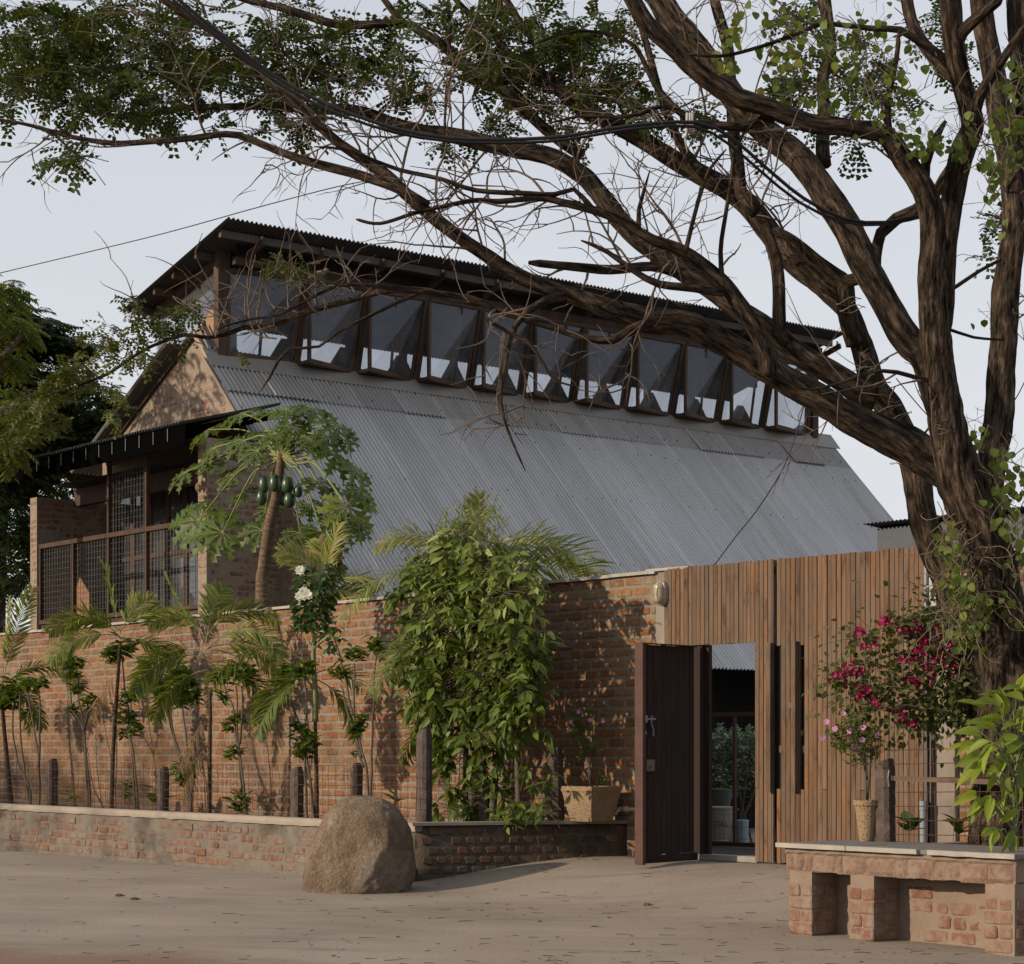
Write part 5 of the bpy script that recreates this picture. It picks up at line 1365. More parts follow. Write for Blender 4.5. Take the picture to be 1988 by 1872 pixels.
def dirv(dx, dz, dy=0.): return Vector((dx, dy, dz)).normalized()
def palm(label, bx, by, v, trunk, fronds, tw_=9, spear=None, dry=0, pale=None, group='young palms along the brick wall', z0=.46, name='young_palm', lls=1.):
    b = base_at(bx, by, v, z0)
    t = thing(name, label, 'palm', b.x, b.y, z0, world=True, group=group)
    off = (b.x, b.y, z0)
    P = [Vector((b.x, b.y, z0))] + [at_v(x, y, v) for x, y in trunk]
    C, par = crom(P, .08); n = len(C)
    s = F / b.y
    m = MB(off); m.tube(C, [tw_ * .85 / 2 / s * (1.15 - .45 * i / n) * (1 + .05 * math.sin(i * 2.1)) for i in range(n)], 9)
    m.build('trunk', M_PTRUNK, t, smooth=True)
    if pale:
        Pp = [at_v(x, y, v) for x, y in pale]; Cp, _ = crom(Pp, .06)
        m = MB(off); m.tube(Cp, [tw_ / 2 / s * (1.18 - .5 * i / len(Cp)) for i in range(len(Cp))], 10); m.build('crownshaft', M_GSTEM, t, smooth=True)
    top = P[-1]
    for fr in fronds:
        Lv = Leaves(); st = []
        x0, y0, dx, dz, dy, L_, dr = fr[:7]; L_ *= 1.0; dr *= .9
        kw = fr[7] if len(fr) > 7 else {}
        frond(Lv, st, at_v(x0, y0, v), dirv(dx, dz, dy), L_, dr, ll=kw.pop('ll', .235) * lls, **kw)
        o = Lv.build('frond', BLADE, M_PALML, t, off)
        tube_np(st, 'leaf_stalk', M_GSTEM, o, off, 5)
    if spear:
        A, B = [at_v(x, y, v) for x, y in spear]
        Lv = Leaves()
        for i in range(16):
            q = A.lerp(B, .25 + .75 * i / 16); Lv.add(q, (B - A).normalized() + Vector((rnd.gauss(0, .06), rnd.gauss(0, .06), 0)), Vector((rnd.gauss(0, 1), -1, .2)), .30, .03, rnd.uniform(.3, .6))
        o = Lv.build('spear_leaf', BLADE, M_PALML, t, off)
    for k in range(dry):
        Lv = Leaves(); st = []
        frond(Lv, st, top - Vector((0, 0, .25 + .3 * k)), dirv(rnd.choice((-.5, .6)), -.8), .75, .3, n=18, ll=.24, lw=.016, hang=.9)
        Lv.build('dry_frond', BLADE, M_PALMD, t, off)
    return t
palm('young palm at the left edge with bright fronds over the wall', 22, 1560, 12.1, [(12, 1460), (5, 1380), (4, 1330)],
     [(4, 1330, .22, 1, 0, 1.35, .5, dict(tb=.35, ll=.24)), (4, 1330, .05, 1, .1, 1.15, .2, dict(tb=.3, ll=.22)), (4, 1335, .75, .9, -.1, 1.15, 1.5, dict(ll=.2, tb=.0, ts=.6)), (4, 1340, .8, .1, .2, .8, 1.8, dict(ts=.4)), (4, 1340, -.7, .6, 0, .9, 1.2), (4, 1345, .35, -.1, -.2, .75, 1.2, dict(ts=.3))], 11)
palm('slim dark stemmed palm with an upright spear leaf, second from the left', 216, 1569, 12.0, [(219, 1470), (226, 1358), (230, 1300), (233, 1250)],
     [(233, 1225, -.85, .75, 0, .95, 1.3, dict(tb=.3)), (233, 1225, .85, .85, 0, 1.05, 1.2, dict(tb=.35)), (233, 1235, -.95, .25, -.2, .95, 1.1, dict(tb=.1)), (235, 1240, .9, .15, .1, .85, 1.2), (233, 1230, .3, .9, .3, .7, 1.0, dict(tb=.3)), (236, 1262, .7, -.2, 0, .85, 1.2, dict(tb=.2, ts=.6)), (233, 1240, -.4, .7, -.3, .8, 1.5)], 10, spear=((233, 1230), (206, 1108)), dry=1)
palm('palm with leaning spear leaf and reddish dead scales, third from the left', 406, 1575, 12.05, [(407, 1480), (408, 1400), (408, 1336)],
     [(398, 1240, .55, .9, 0, 1.0, 1.6, dict(tb=.1)), (398, 1240, -.5, .8, .1, .8, 1.5, dict(tb=.2)), (402, 1260, .95, .45, 0, 1.1, 1.5), (402, 1260, .8, .9, -.2, 1.1, 1.7), (402, 1280, -.8, .35, 0, 1.0, 1.5, dict(ll=.24)), (404, 1300, -.75, -.1, .1, .9, 1.2), (402, 1270, -.9, .5, .2, 1.1, 1.8, dict(ts=.6)), (404, 1290, .9, .1, -.2, 1.0, 1.4, dict(ts=.5)), (400, 1250, .1, 1, .2, .8, 1.2)], 10, spear=((402, 1270), (324, 1122)), dry=2)
palm('palm with pale green ringed upper stem between two granite posts', 614, 1584, 12.1, [(614, 1500), (613, 1440), (612, 1400)],
     [(609, 1300, -.75, .85, 0, 1.35, 1.9, dict(n=14, lw=.02, start=.45)), (609, 1310, .55, .35, 0, .6, 1.5, dict(n=12)), (609, 1318, -.7, .2, .1, .85, 1.8), (610, 1318, .5, -.15, .15, .8, 1.5, dict(ts=.3)), (609, 1315, -.5, -.1, -.1, .9, 1.3, dict(ts=.4, tb=.1)), (609, 1290, .1, 1, 0, .6, .3, dict(n=8))], 11, pale=[(612, 1402), (612, 1340), (609, 1290), (609, 1235)])
# palm hidden behind the big leafy shrub
palm('tall palm rising behind the big leafy shrub before the grey roof', 905, 1590, 12.45, [(905, 1400), (915, 1250), (925, 1130)],
     [(927, 1110, .02, 1, 0, .75, .15, dict(tb=.4)), (927, 1115, .75, .75, 0, 1.5, 1.6, dict(tb=.35, ts=.65, n=34, ll=.33)), (927, 1120, .9, .45, -.2, 1.6, 1.3, dict(tb=.3, n=34, ll=.34)), (927, 1125, -.85, .5, 0, 1.55, 1.4, dict(tb=.15, n=30)), (927, 1120, .45, .9, .1, 1.25, 1.9, dict(tb=.4, n=32, ll=.33)), (927, 1130, .8, .15, 0, 1.4, 1.6, dict(n=30, ts=.5)), (927, 1150, .75, -.05, -.1, 1.1, 1.7, dict(n=26, ts=.3)), (927, 1125, -.5, .85, 0, 1.2, 1.5, dict(tb=.2)), (920, 1250, -.9, .55, -.1, 1.3, 1.9, dict(ts=.5, n=28)), (920, 1260, -.7, .7, -.2, 1.1, 2.0, dict(ts=.5, n=24)), (915, 1400, -.6, .3, -.1, .9, 1.8, dict(ts=.4))], 13, group=None)
palm('small bright palm tuft just behind the wall near the white flowers', 640, 1300, 13.4, [(636, 1200), (632, 1150)],
     [(630, 1140, -.5, .9, 0, .7, .9, dict(tb=.45)), (630, 1140, .15, 1, 0, .75, .6, dict(tb=.45)), (630, 1145, .8, .7, 0, .7, 1.1, dict(tb=.4)), (630, 1150, .9, .2, 0, .6, .8, dict(tb=.4)), (630, 1140, -.1, 1, .2, .6, .6, dict(tb=.5)), (630, 1155, .6, -.1, 0, .6, .8)], 8, z0=0, group=None)

M_CROT = leaf_mat('glossy_cluster_leaf', [(0, (.035, .065, .010)), (.6, (.075, .13, .016)), (1, (.15, .22, .03))], .35, .35)
M_CSTEM = simple('grey_green_shrub_stem', (.15, .125, .09), (.10, .085, .06), .85, 12, .2, 80)
def rosette(Lv, p, r, n=26, spread=1.):
    for k in range(n):
        a = rnd.uniform(0, 2 * math.pi); e = rnd.uniform(-.5, .9)
        d = Vector((math.cos(a), math.sin(a), e * .8)).normalized(); q = p + Vector((rnd.gauss(0, .2 * r), rnd.gauss(0, .2 * r), rnd.gauss(0, .3 * r)))
        l = r * rnd.uniform(.6, 1.05)
        Lv.add(q, d + Vector((0, 0, -.1)), Vector((0, 0, 1)) + Vector((rnd.gauss(0, .4), rnd.gauss(0, .4), 0)), l, l * .42)
def shrub(label, v, stems, ros, w=5.2, group='thin multi stemmed shrubs along the brick wall', mat=M_CROT):
    p0 = base_at(stems[0][0][0], 0, v)
    t = thing('leggy_shrub', label, 'shrub', p0.x, p0.y, .46, world=True, group=group); off = (p0.x, p0.y, .46)
    for st in stems:
        P = [at_v(x, y, v) for x, y in st]; 
        if st[0][1] > 1500: P[0].z = .46
        C, _ = crom(P, .06); s = F / P[0].y; n = len(C)
        for i in range(1, n - 1): C[i] = C[i] + Vector((noise.noise(C[i] * 4), noise.noise(C[i] * 4 + Vector((5, 5, 5))), 0)) * .018
        m = MB(off); m.tube(C, [w / 2 / s * (1 - .45 * i / n) for i in range(n)], 7); m.build('stem', M_CSTEM, t, smooth=True)
    for (x, y, r) in ros:
        Lv = Leaves(); p = at_v(x, y, v); s = F / p.y
        rosette(Lv, p, r / s * 1.08, int(20 + r * .9)); Lv.build('leaf_cluster', LEAF, mat, t, off)
    return t
K = lambda x, y: (x * .4385, 1051 + y * .4385)
def KS(*a): return [K(x, y) for x, y in a]
def KR(*a): return [(*K(x, y), r * .4385) for x, y, r in a]
shrub('bushy many stemmed shrub between the two leftmost palms', 12.0, [KS((135, 1170), (130, 1090), (75, 960), (55, 780), (80, 660)), KS((132, 1100), (95, 880), (90, 660)), KS((172, 1170), (170, 960), (140, 780), (120, 650)), KS((172, 1000), (178, 760), (170, 650))],
      KR((30, 680, 75), (20, 720, 60), (60, 640, 60), (100, 635, 50), (135, 640, 60), (175, 630, 55), (65, 700, 50), (110, 760, 30)))
shrub('thin forked shrub with small leaf tufts left of the second palm', 12.1, [KS((392, 1175), (380, 1000), (370, 840), (320, 740), (308, 600)), KS((400, 1175), (388, 1000), (372, 840), (352, 700), (340, 560)), KS((372, 840), (388, 760), (385, 700))],
      KR((320, 545, 60), (345, 535, 45), (340, 600, 40), (335, 655, 55), (390, 710, 55), (320, 740, 40), (300, 585, 30)))
shrub('shrub with a chain of bright leaf tufts right of the second palm', 12.1, [KS((600, 1185), (588, 1000), (575, 850), (560, 700), (540, 520)), KS((612, 1185), (598, 1000), (580, 860), (578, 700))],
      KR((500, 495, 60), (540, 470, 60), (575, 470, 45), (480, 520, 40), (590, 690, 50), (550, 700, 45), (555, 770, 55), (580, 790, 50), (545, 850, 40), (590, 840, 45), (575, 1095, 45), (560, 1130, 25)))
shrub('umbrella shaped shrub with a wide dark leaf crown', 12.0, [KS((848, 1190), (830, 1040), (780, 900), (745, 700)), KS((840, 1190), (815, 1040), (770, 880), (735, 700)), KS((842, 1190), (830, 980), (815, 800), (800, 650))],
      KR((720, 640, 70), (760, 610, 75), (800, 600, 75), (840, 640, 70), (780, 660, 70), (730, 690, 50), (850, 690, 55), (800, 700, 55), (790, 1025, 50), (835, 1020, 50), (815, 1060, 45)))
shrub('shrub with broad green top right of the third palm', 12.15, [KS((1092, 1200), (1080, 1080), (1055, 900), (1050, 760), (1045, 640)), KS((1085, 1120), (1050, 900), (1030, 740), (995, 650), (985, 600)), KS((1060, 900), (1075, 740), (1070, 640))],
      KR((960, 600, 60), (1010, 580, 65), (1060, 570, 70), (1100, 590, 60), (990, 690, 45), (1050, 790, 50), (1020, 820, 45), (1035, 930, 50), (1010, 950, 30), (1050, 1175, 55), (1085, 1160, 40)))
shrub('two stemmed shrub leaning left before the pale stemmed palm', 12.0, [KS((1362, 1215), (1352, 1060), (1350, 900), (1300, 740), (1265, 630)), KS((1395, 1215), (1370, 1040), (1352, 880), (1358, 740), (1350, 590)), ],
      KR((1250, 575, 60), (1230, 620, 45), (1290, 600, 45), (1340, 570, 65), (1370, 560, 45), (1310, 830, 50), (1350, 850, 50), (1330, 890, 45), (1385, 880, 50), (1350, 930, 55), (1320, 940, 40)))
wf = shrub('tall shrub with a dense dark top and white double flowers', 12.05, [KS((1628, 1125), (1625, 1030), (1590, 880), (1540, 660), (1495, 480), (1430, 330), (1400, 250)), KS((1635, 1030), (1650, 900), (1655, 700), (1662, 480)), KS((1610, 1000), (1575, 900), (1570, 700), (1568, 540)), KS((1600, 960), (1560, 820), (1510, 640))],
      KR((1655, 460, 60), (1690, 470, 50), (1560, 500, 45), (1590, 500, 45), (1500, 590, 50), (1525, 590, 40), (1600, 790, 50), (1580, 830, 50), (1570, 940, 30)), group=None)
M_DKL = leaf_mat('dark_glossy_leaf', [(0, (.018, .038, .012)), (.7, (.035, .07, .018)), (1, (.07, .12, .025))], .2, .3)
M_WHITE = leaf_mat('white_petal', [(0, (.75, .74, .66)), (1, (.82, .81, .74))], .3, .6, tcol=5)
M_MAG = leaf_mat('magenta_bract', [(0, (.30, .012, .075)), (.6, (.46, .02, .12)), (1, (.55, .04, .17))], .35, .6, tcol=0)
M_PINK = leaf_mat('pink_petal', [(0, (.55, .20, .42)), (1, (.72, .36, .60))], .3, .6, tcol=2)
off = tuple(wf.location)
Lv = Leaves()
for k in range(620):
    a = rnd.uniform(0, 2 * math.pi); rr = rnd.random() ** .5; z = rnd.uniform(-1, 1)
    x, y = K(1395 + 85 * rr * math.cos(a) * (1 - .25 * z) + 20 * z * -1, 245 + 145 * z)
    p = at_v(x, y, 12.05) + Vector((0, math.sin(a) * rr * .26, 0))
    d = Vector((math.cos(a), math.sin(a), rnd.uniform(-.9, .2)))
    Lv.add(p, d, Vector((rnd.gauss(0, .5), rnd.gauss(0, .5), 1)), rnd.uniform(.07, .11), rnd.uniform(.045, .06))
for k in range(60):
    x, y = K(rnd.gauss(1470, 35), rnd.gauss(420, 40)); Lv.add(at_v(x, y, 12.0), Vector((rnd.gauss(0, 1), rnd.gauss(0, 1), -.6)), Vector((0, -.4, 1)), .08, .05)
Lv.build('dense_crown', LEAF, M_DKL, wf, off)
def flower(Lv, p, r, n=10, up=Vector((0, -1, .4)), wd=.5, t=None):
    up = up.normalized(); a0 = up.orthogonal().normalized(); b0 = up.cross(a0)
    for k in range(n):
        a = 2 * math.pi * k / n + rnd.uniform(-.1, .1); Lv.add(p, a0 * math.cos(a) + b0 * math.sin(a) + up * rnd.uniform(.1, .6), up, r, r * wd * 1.6, t)
for (x, y) in ((1330, 130), (1350, 240), (1328, 245), (1368, 235), (1345, 225)):
    Lv = Leaves(); p = at_v(*K(x, y), 11.86); flower(Lv, p, .062, 9); flower(Lv, p - Vector((0, .015, 0)), .04, 7); Lv.build('white_flower', LEAF, M_WHITE, wf, off)

# small broad leaved seedlings behind the low wall
def seedling(label, x, y, v, r, n, mat=M_CROT, group=None, z=None, wdt=.34, up=.9):
    p = at_v(x, y, v)
    t = thing('broad_leaf_seedling', label, 'plant', p.x, p.y, p.z, world=True, group=group)
    Lv = Leaves(); off = tuple(p)
    for k in range(n):
        a = 2 * math.pi * k / n + rnd.uniform(-.5, .5); e = rnd.uniform(.15, up)
        Lv.add(p + Vector((0, 0, rnd.uniform(0, r * .5))), Vector((math.cos(a), math.sin(a), e)), Vector((0, 0, 1)), r * rnd.uniform(.7, 1.1), r * wdt)
    Lv.build('leaf', LEAF, mat, t, off)
seedling('broad drooping olive leaves around the second granite post', 300, 1560, 12.2, .36, 8, M_PALML)
seedling('low yellow green leaves between the first post and the forked shrub', 135, 1556, 12.0, .22, 9, M_PALML, up=.4)
seedling('small leafy plant peeping over the boulder', 768, 1560, 11.8, .16, 9)
seedling('dark strap leaved plant at the foot of the broad topped shrub', 468, 1562, 11.9, .20, 14, wdt=.2)

# the big leafy shrub
M_BUSH = leaf_mat('soft_green_leaf', [(0, (.045, .07, .014)), (.4, (.095, .14, .026)), (.75, (.18, .24, .045)), (1, (.31, .36, .12))], .36, .42, spec=.45)
bp = base_at(945, 1590, 12.0)
bush = thing('leafy_shrub', 'big bushy shrub with drooping pale green leaves, widest at the top', 'shrub', bp.x, bp.y, .46, world=True); off = (bp.x, bp.y, .46)
TWB = []
def drooper(Lv, p, n, l0=.13, wd=.42, out=None, tb=0., ts=.75):
    """twig end with leaves hanging round it"""
    d = (out or Vector((rnd.gauss(0, 1), rnd.gauss(0, 1), .2))).normalized()
    for k in range(n):
        q = p + d * (k * .022) - Vector((0, 0, .003 * k * k))
        s = Vector((rnd.gauss(0, 1), rnd.gauss(0, 1), rnd.gauss(-.95, .5)))
        x = d * .45 + s * .8
        l = l0 * rnd.uniform(.65, 1.15)
        Lv.add(q, x, Vector((rnd.gauss(0, .6), rnd.gauss(-.3, .5), 1)), l, l * wd, min(1, max(0, tb + rnd.random() * ts)))
    TWB.append(([p - d * .18, p - d * .06 + Vector((0, 0, .01)), p + d * (n * .022)], [.004, .003, .0015]))
BL = Leaves()
EL = [(905, 1160, 125, 120, .55, 260, .25), (900, 1090, 90, 70, .45, 130, .4), (980, 1130, 85, 85, .5, 130, .35), (835, 1180, 85, 105, .5, 170, .15), (1000, 1220, 85, 90, .5, 110, .1), (910, 1290, 155, 110, .55, 260, .0), (850, 1340, 75, 85, .42, 120, .0), (1000, 1330, 65, 85, .40, 110, .0), (930, 1390, 110, 80, .42, 130, .0), (890, 1450, 70, 60, .38, 90, .0), (930, 1540, 62, 50, .34, 60, .0), (820, 1330, 40, 80, .3, 45, .05), (1010, 1420, 45, 50, .3, 36, .0), (1030, 1290, 45, 80, .3, 40, .1), (870, 1570, 34, 24, .25, 22, .0), (1010, 1570, 40, 22, .25, 20, 0)]
for (x, y, rx, ry, dp, n, tb) in EL:  # tb lightens the top clumps: paler leaves plus sunlight put into the tint
    for k in range(int(n * (.62 if y < 1380 else .42))):
        while True:
            a, b, c = rnd.uniform(-1, 1), rnd.uniform(-1, 1), rnd.uniform(-1, 1)
            q = a * a + b * b + c * c
            if .18 < q < 1: break
        p = at_v(915 + (x - 915) * .88 + rx * .86 * a, y - ry * b, 12.0) + Vector((0, c * dp, 0))
        drooper(BL, p, rnd.choice((4, 5, 6, 7)), rnd.uniform(.12, .175), .40, Vector((a, c, b * .6 + .1)), tb)
BL.build('foliage', LEAF, M_BUSH, bush, off)['kind'] = 'stuff'
# pale feathery tips
TP = Leaves()
for k in range(130):
    x, y = rnd.choice(((880, 1040), (845, 1075), (955, 1030), (810, 1095), (905, 1010), (925, 1055))); p = at_v(rnd.gauss(x, 22), rnd.gauss(y, 18), 12.0) + Vector((0, rnd.gauss(0, .15), 0))
    d = Vector((rnd.gauss(0, .5), rnd.gauss(0, .4), 1)).normalized()
    for j in range(5): TP.add(p + d * j * .025, d + Vector((rnd.gauss(0, .7), rnd.gauss(0, .7), 0)), Vector((0, -1, .3)), .05, .016, rnd.uniform(.7, 1))
    TWB.append(([p - d * .15, p, p + d * .14], [.003, .002, .001]))
TP.build('shoot_tips', LEAF_S, M_BUSH, bush, off)['kind'] = 'stuff'
tube_np(TWB, 'twigs', M_TWIG, bush, off, 4)['kind'] = 'stuff'
for st in ([(945, 1590), (940, 1500), (930, 1400), (900, 1250), (890, 1120)], [(955, 1590), (965, 1480), (985, 1350), (990, 1230)], [(940, 1590), (925, 1480), (880, 1380), (850, 1250)], [(1010, 1590), (1005, 1500), (1000, 1400), (985, 1300)]):
    P = [at_v(x, y, 12.05) for x, y in st]; P[0].z = .46; C, _ = crom(P, .08)
    m = MB(off); m.tube(C, [.035 * (1 - .7 * i / len(C)) for i in range(len(C))], 8); m.build('stem', M_CSTEM, bush, smooth=True)
# low leafy stems at its foot
lp = base_at(1040, 1585, 11.9); low = thing('climbing_shrub', 'low shrub with arching dark leafy stems left of the square pot', 'shrub', lp.x, lp.y, .46, world=True); off = (lp.x, lp.y, .46)
LL = Leaves(); TWB = []
for k in range(16):
    x, y = rnd.uniform(985, 1075), rnd.uniform(1490, 1590)
    drooper(LL, at_v(x, y, 11.85) + Vector((0, rnd.gauss(0, .12), 0)), 7, .12, .40, Vector((rnd.gauss(0, 1), rnd.gauss(0, 1), .8)), 0, .5)
LL.build('foliage', LEAF, M_BUSH, low, off)
tube_np(TWB, 'stem', M_CSTEM, low, off, 5)

# ------------------------------------------------------------------ papaya
PVv = 13.9
pb = at_v(511, 1175, PVv)
pap = thing('papaya_tree', 'papaya tree with hanging green fruits and big lobed leaves before the gable', 'tree', pb.x, pb.y, 0, world=True); off = (pb.x, pb.y, 0)
M_PAPT = bark_mat('scarred_papaya_trunk', (.15, .10, .065), (.34, .25, .17), 8, 26, .02)
P = [Vector((pb.x, pb.y, 0)), at_v(509, 1180, PVv), at_v(513, 1100, PVv), at_v(524, 1020, PVv), at_v(537, 960, PVv), at_v(545, 900, PVv), at_v(546, 880, PVv)]
C, par = crom(P, .04); wr = [15.5, 13.5, 12.5, 11.5, 9.5, 8, 6]
m = MB(off); m.tube(C, [(wr[min(int(t), 5)] * (1 - (t - min(int(t), 5))) + wr[min(int(t), 5) + 1] * (t - min(int(t), 5))) / F * pb.y for t in par], 18, bark=.06); m.build('trunk', M_PAPT, pap, smooth=True)
M_PLF = leaf_mat('papaya_leaf', [(0, (.035, .062, .008)), (.6, (.065, .105, .013)), (1, (.17, .20, .035))], .28, .4, tcol=2.0)
M_PVEIN = simple('yellow_green_petiole', (.28, .30, .10), (.20, .24, .08), .5, 9, 0)
def palmate(c, nrm, dirx, r, parent, tint=None, fold=.0):
    """seven to nine deeply cut lobes with pinnate teeth"""
    nrm = nrm.normalized(); X = (dirx - nrm * dirx.dot(nrm)).normalized(); Y = nrm.cross(X)
    Vv, Ff, Tt = [], [], []
    def add(pts):
        n = len(Vv)
        for (a, b, h) in pts: Vv.append(c + X * a + Y * b + nrm * h)
        return n
    nl = 9; veins = []
    for i in range(nl):
        th = R(-142 + 284 * i / (nl - 1)) + rnd.gauss(0, .04); l = r * (1.0 - .38 * abs(i - (nl - 1) / 2) / ((nl - 1) / 2)) * rnd.uniform(.92, 1.06)
        cx, sx = math.cos(th), math.sin(th)
        dr = -.30 * l - rnd.uniform(0, .12) * l
        def lp_(t, w): # point along lobe
            return (cx * l * t - sx * w, sx * l * t + cx * w, dr * t * t + abs(w) * .35)
        prof = [(0, .0), (.22, .05), (.34, .09), (.45, .26), (.50, .075), (.61, .24), (.67, .055), (.78, .16), (.82, .03), (1.0, 0)]
        mid = [add([lp_(t, 0)]) for t, w in prof]
        for sg in (-1, 1):
            e = [add([lp_(t + (.05 if w > .12 else 0), sg * w * l * rnd.uniform(.85, 1.1))]) for t, w in prof]
            for k in range(len(prof) - 1):
                Ff.append((mid[k], mid[k + 1], e[k + 1]) if sg < 0 else (mid[k], e[k + 1], mid[k + 1])); Ff.append((mid[k], e[k + 1], e[k]) if sg < 0 else (mid[k], e[k], e[k + 1]))
        veins.append([c + X * q[0] + Y * q[1] + nrm * (q[2] + .004) for q in (lp_(0, 0), lp_(.3, 0), lp_(.6, 0), lp_(.92, 0))])
    # web joining the lobes near the centre
    o = np_mesh('leaf', np.array([v[:] for v in Vv]) - np.array(off), np.array(Ff), M_PLF, parent, np.full(len(Ff), rnd.random() if tint is None else tint))
    tube_np([(v, [.006, .005, .003, .0015]) for v in veins], 'leaf_vein', M_PVEIN, o, off, 4)['kind'] = 'stuff'
    return o
crown = at_v(546, 886, PVv)
PL = [(390, 1012, 82, (-.35, -.8, .5), -.15, .45), (435, 1035, 80, (-.1, -.85, .45), -.1, .5), (676, 986, 78, (.35, -.85, .45), -.2, .95), (361, 914, 62, (-.5, -.5, .8), .1, .35), (430, 890, 66, (-.2, -.5, .9), .1, .25), (469, 800, 66, (-.3, -.3, .9), .1, .3), (400, 830, 60, (-.5, -.2, .9), .2, .3),
      (538, 800, 62, (0, -.35, .95), 0, .3), (607, 790, 66, (.3, -.3, .9), .1, .35), (655, 822, 66, (.5, -.4, .8), .2, .3), (650, 885, 66, (.5, -.4, .8), .0, .4), (690, 905, 60, (.6, -.3, .7), .2, .4), (545, 850, 50, (0, -.6, .8), -.3, .5), (615, 930, 60, (.3, -.5, .8), .25, .2), (505, 1026, 55, (-.1, -.75, .55), .25, .3), (578, 1030, 58, (.1, -.7, .6), .3, .2), (622, 1030, 70, (.3, -.6, .7), .2, .3), (650, 1005, 60, (.4, -.4, .8), .35, .1), (500, 830, 50, (-.2, -.3, .9), .4, .1), (590, 850, 50, (.2, -.4, .9), .4, .15), (470, 950, 50, (-.3, -.5, .8), .4, .15), (610, 860, 44, (.2, -.6, .8), -.25, .2), (480, 860, 58, (-.3, -.6, .7), -.2, .3), (570, 830, 56, (.1, -.7, .7), -.25, .45), (505, 880, 50, (-.2, -.7, .7), -.2, .35), (640, 850, 56, (.4, -.6, .7), -.1, .35), (700, 950, 56, (.6, -.4, .7), .1, .3), (420, 870, 58, (-.5, -.5, .7), -.05, .3), (600, 975, 46, (.2, -.6, .7), .2, .2), (520, 985, 44, (-.1, -.6, .7), .3, .2), (560, 800, 50, (0, -.5, .8), -.2, .4), (450, 920, 50, (-.3, -.6, .7), .1, .3), (690, 1010, 56, (.5, -.4, .7), -.05, .3)]
pet = []
for (x, y, r, nv, dy, tb) in PL:
    c = at_v(x, y, PVv) + Vector((0, dy, 0)); out = (c - crown); out.z *= .5; out.y += .001
    s = F / c.y
    leaf = palmate(c, Vector(nv), out if out.length > .05 else Vector((0, -1, 0)), r / s * 1.18, pap, tb)
    mid = crown.lerp(c, .5) + Vector((0, 0, .16 + .1 * max(0, (crown.z - c.z))))
    Cp, _ = crom([crown, crown.lerp(c, .25) + Vector((0, 0, .10)), mid, c], .08)
    tube_np([(Cp, [.015 - .008 * i / len(Cp) for i in range(len(Cp))])], 'petiole', M_PVEIN, leaf, off, 6)
M_FRUIT = simple('dark_green_papaya', (.025, .055, .018), (.045, .085, .025), .35, 7, .08, 30, spec=.5)
for (x, y, rx, ry, dy) in ((514, 942, 11, 19, -.08), (536, 941, 12, 19, -.14), (560, 943, 13, 18, -.08), (510, 968, 11, 17, -.1), (563, 972, 12, 17, -.05), (578, 952, 9, 14, .08), (530, 968, 10, 16, .12), (548, 965, 10, 16, .15)):
    c = at_v(x, y, PVv) + Vector((0, dy, 0)); s = F / c.y
    m = MB(off); m.lathe(c, [(rx * .9 / s * math.sin(math.pi * k / 12) ** .8 * (1.08 - .16 * k / 12) + .002, ry * .9 / s * -math.cos(math.pi * k / 12)) for k in range(13)], 16); m.build('fruit', M_FRUIT, pap, smooth=True)
Lv = Leaves()
for k in range(36): Lv.add(at_v(rnd.gauss(655, 4), rnd.uniform(1045, 1105), PVv), Vector((rnd.gauss(0, .25), rnd.gauss(0, .25), -1)), Vector((rnd.gauss(0, 1), -1, 0)), .2, .06)
Lv.build('withered_leaf', LEAF, M_PALMD, pap, off)

# ------------------------------------------------------------------ bougainvillea before the gate
gb = at(1905, 1640, 14.3); boug = thing('bougainvillea', 'bougainvillea with magenta flowers hanging before the wooden gate', 'climbing plant', gb.x, gb.y, .5, world=True); off = (gb.x, gb.y, .5)
M_BGL = leaf_mat('bougainvillea_leaf', [(0, (.032, .042, .014)), (.6, (.06, .075, .02)), (1, (.13, .13, .035))], .3, .5)
R1 = lambda x, y: (1483.5 + x * .2695, 841 + y * .2695)
BGL, BGF = Leaves(), Leaves(); TWB = []
paths = [[(1900, 1230), (1840, 1210), (1790, 1200), (1740, 1210), (1700, 1225), (1665, 1240)], [(1890, 1260), (1820, 1250), (1760, 1265), (1700, 1280), (1655, 1300), (1617, 1320)], [(1890, 1280), (1830, 1290), (1770, 1310), (1720, 1330), (1675, 1340), (1650, 1330)], [(1890, 1290), (1840, 1330), (1790, 1370), (1740, 1370), (1700, 1375), (1660, 1370)],
         [(1890, 1300), (1850, 1350), (1810, 1390), (1770, 1405)], [(1895, 1300), (1880, 1340), (1885, 1370), (1880, 1400)], [(1880, 1230), (1830, 1190), (1800, 1180), (1785, 1195)], [(1890, 1310), (1860, 1380), (1830, 1400), (1850, 1360)]]
for q in paths:
    P = [at(x, y, 14.3 + .25 * math.sin(x * .05)) for x, y in [(1915, 1400)] + q]; C, _ = crom(P, .05)
    TWB.append((C, [.006 * (1 - .7 * i / len(C)) for i in range(len(C))]))
    for i, c in enumerate(C):
        x_, y_ = to_px(c)
        for k in range(17):
            if rnd.random() < .85:
                d = Vector((rnd.gauss(0, 1), rnd.gauss(0, .9), rnd.gauss(-.2, .8))).normalized(); p = c + d * abs(rnd.gauss(0, .17))
                BGL.add(p, d + Vector((0, 0, -.3)), Vector((rnd.gauss(0, .6), rnd.gauss(-.3, .6), 1)), rnd.uniform(.035, .06), rnd.uniform(.028, .042))
                if k == 0: TWB.append(([c, c.lerp(p, .5) + Vector((0, 0, .01)), p], [.0025, .002, .001]))
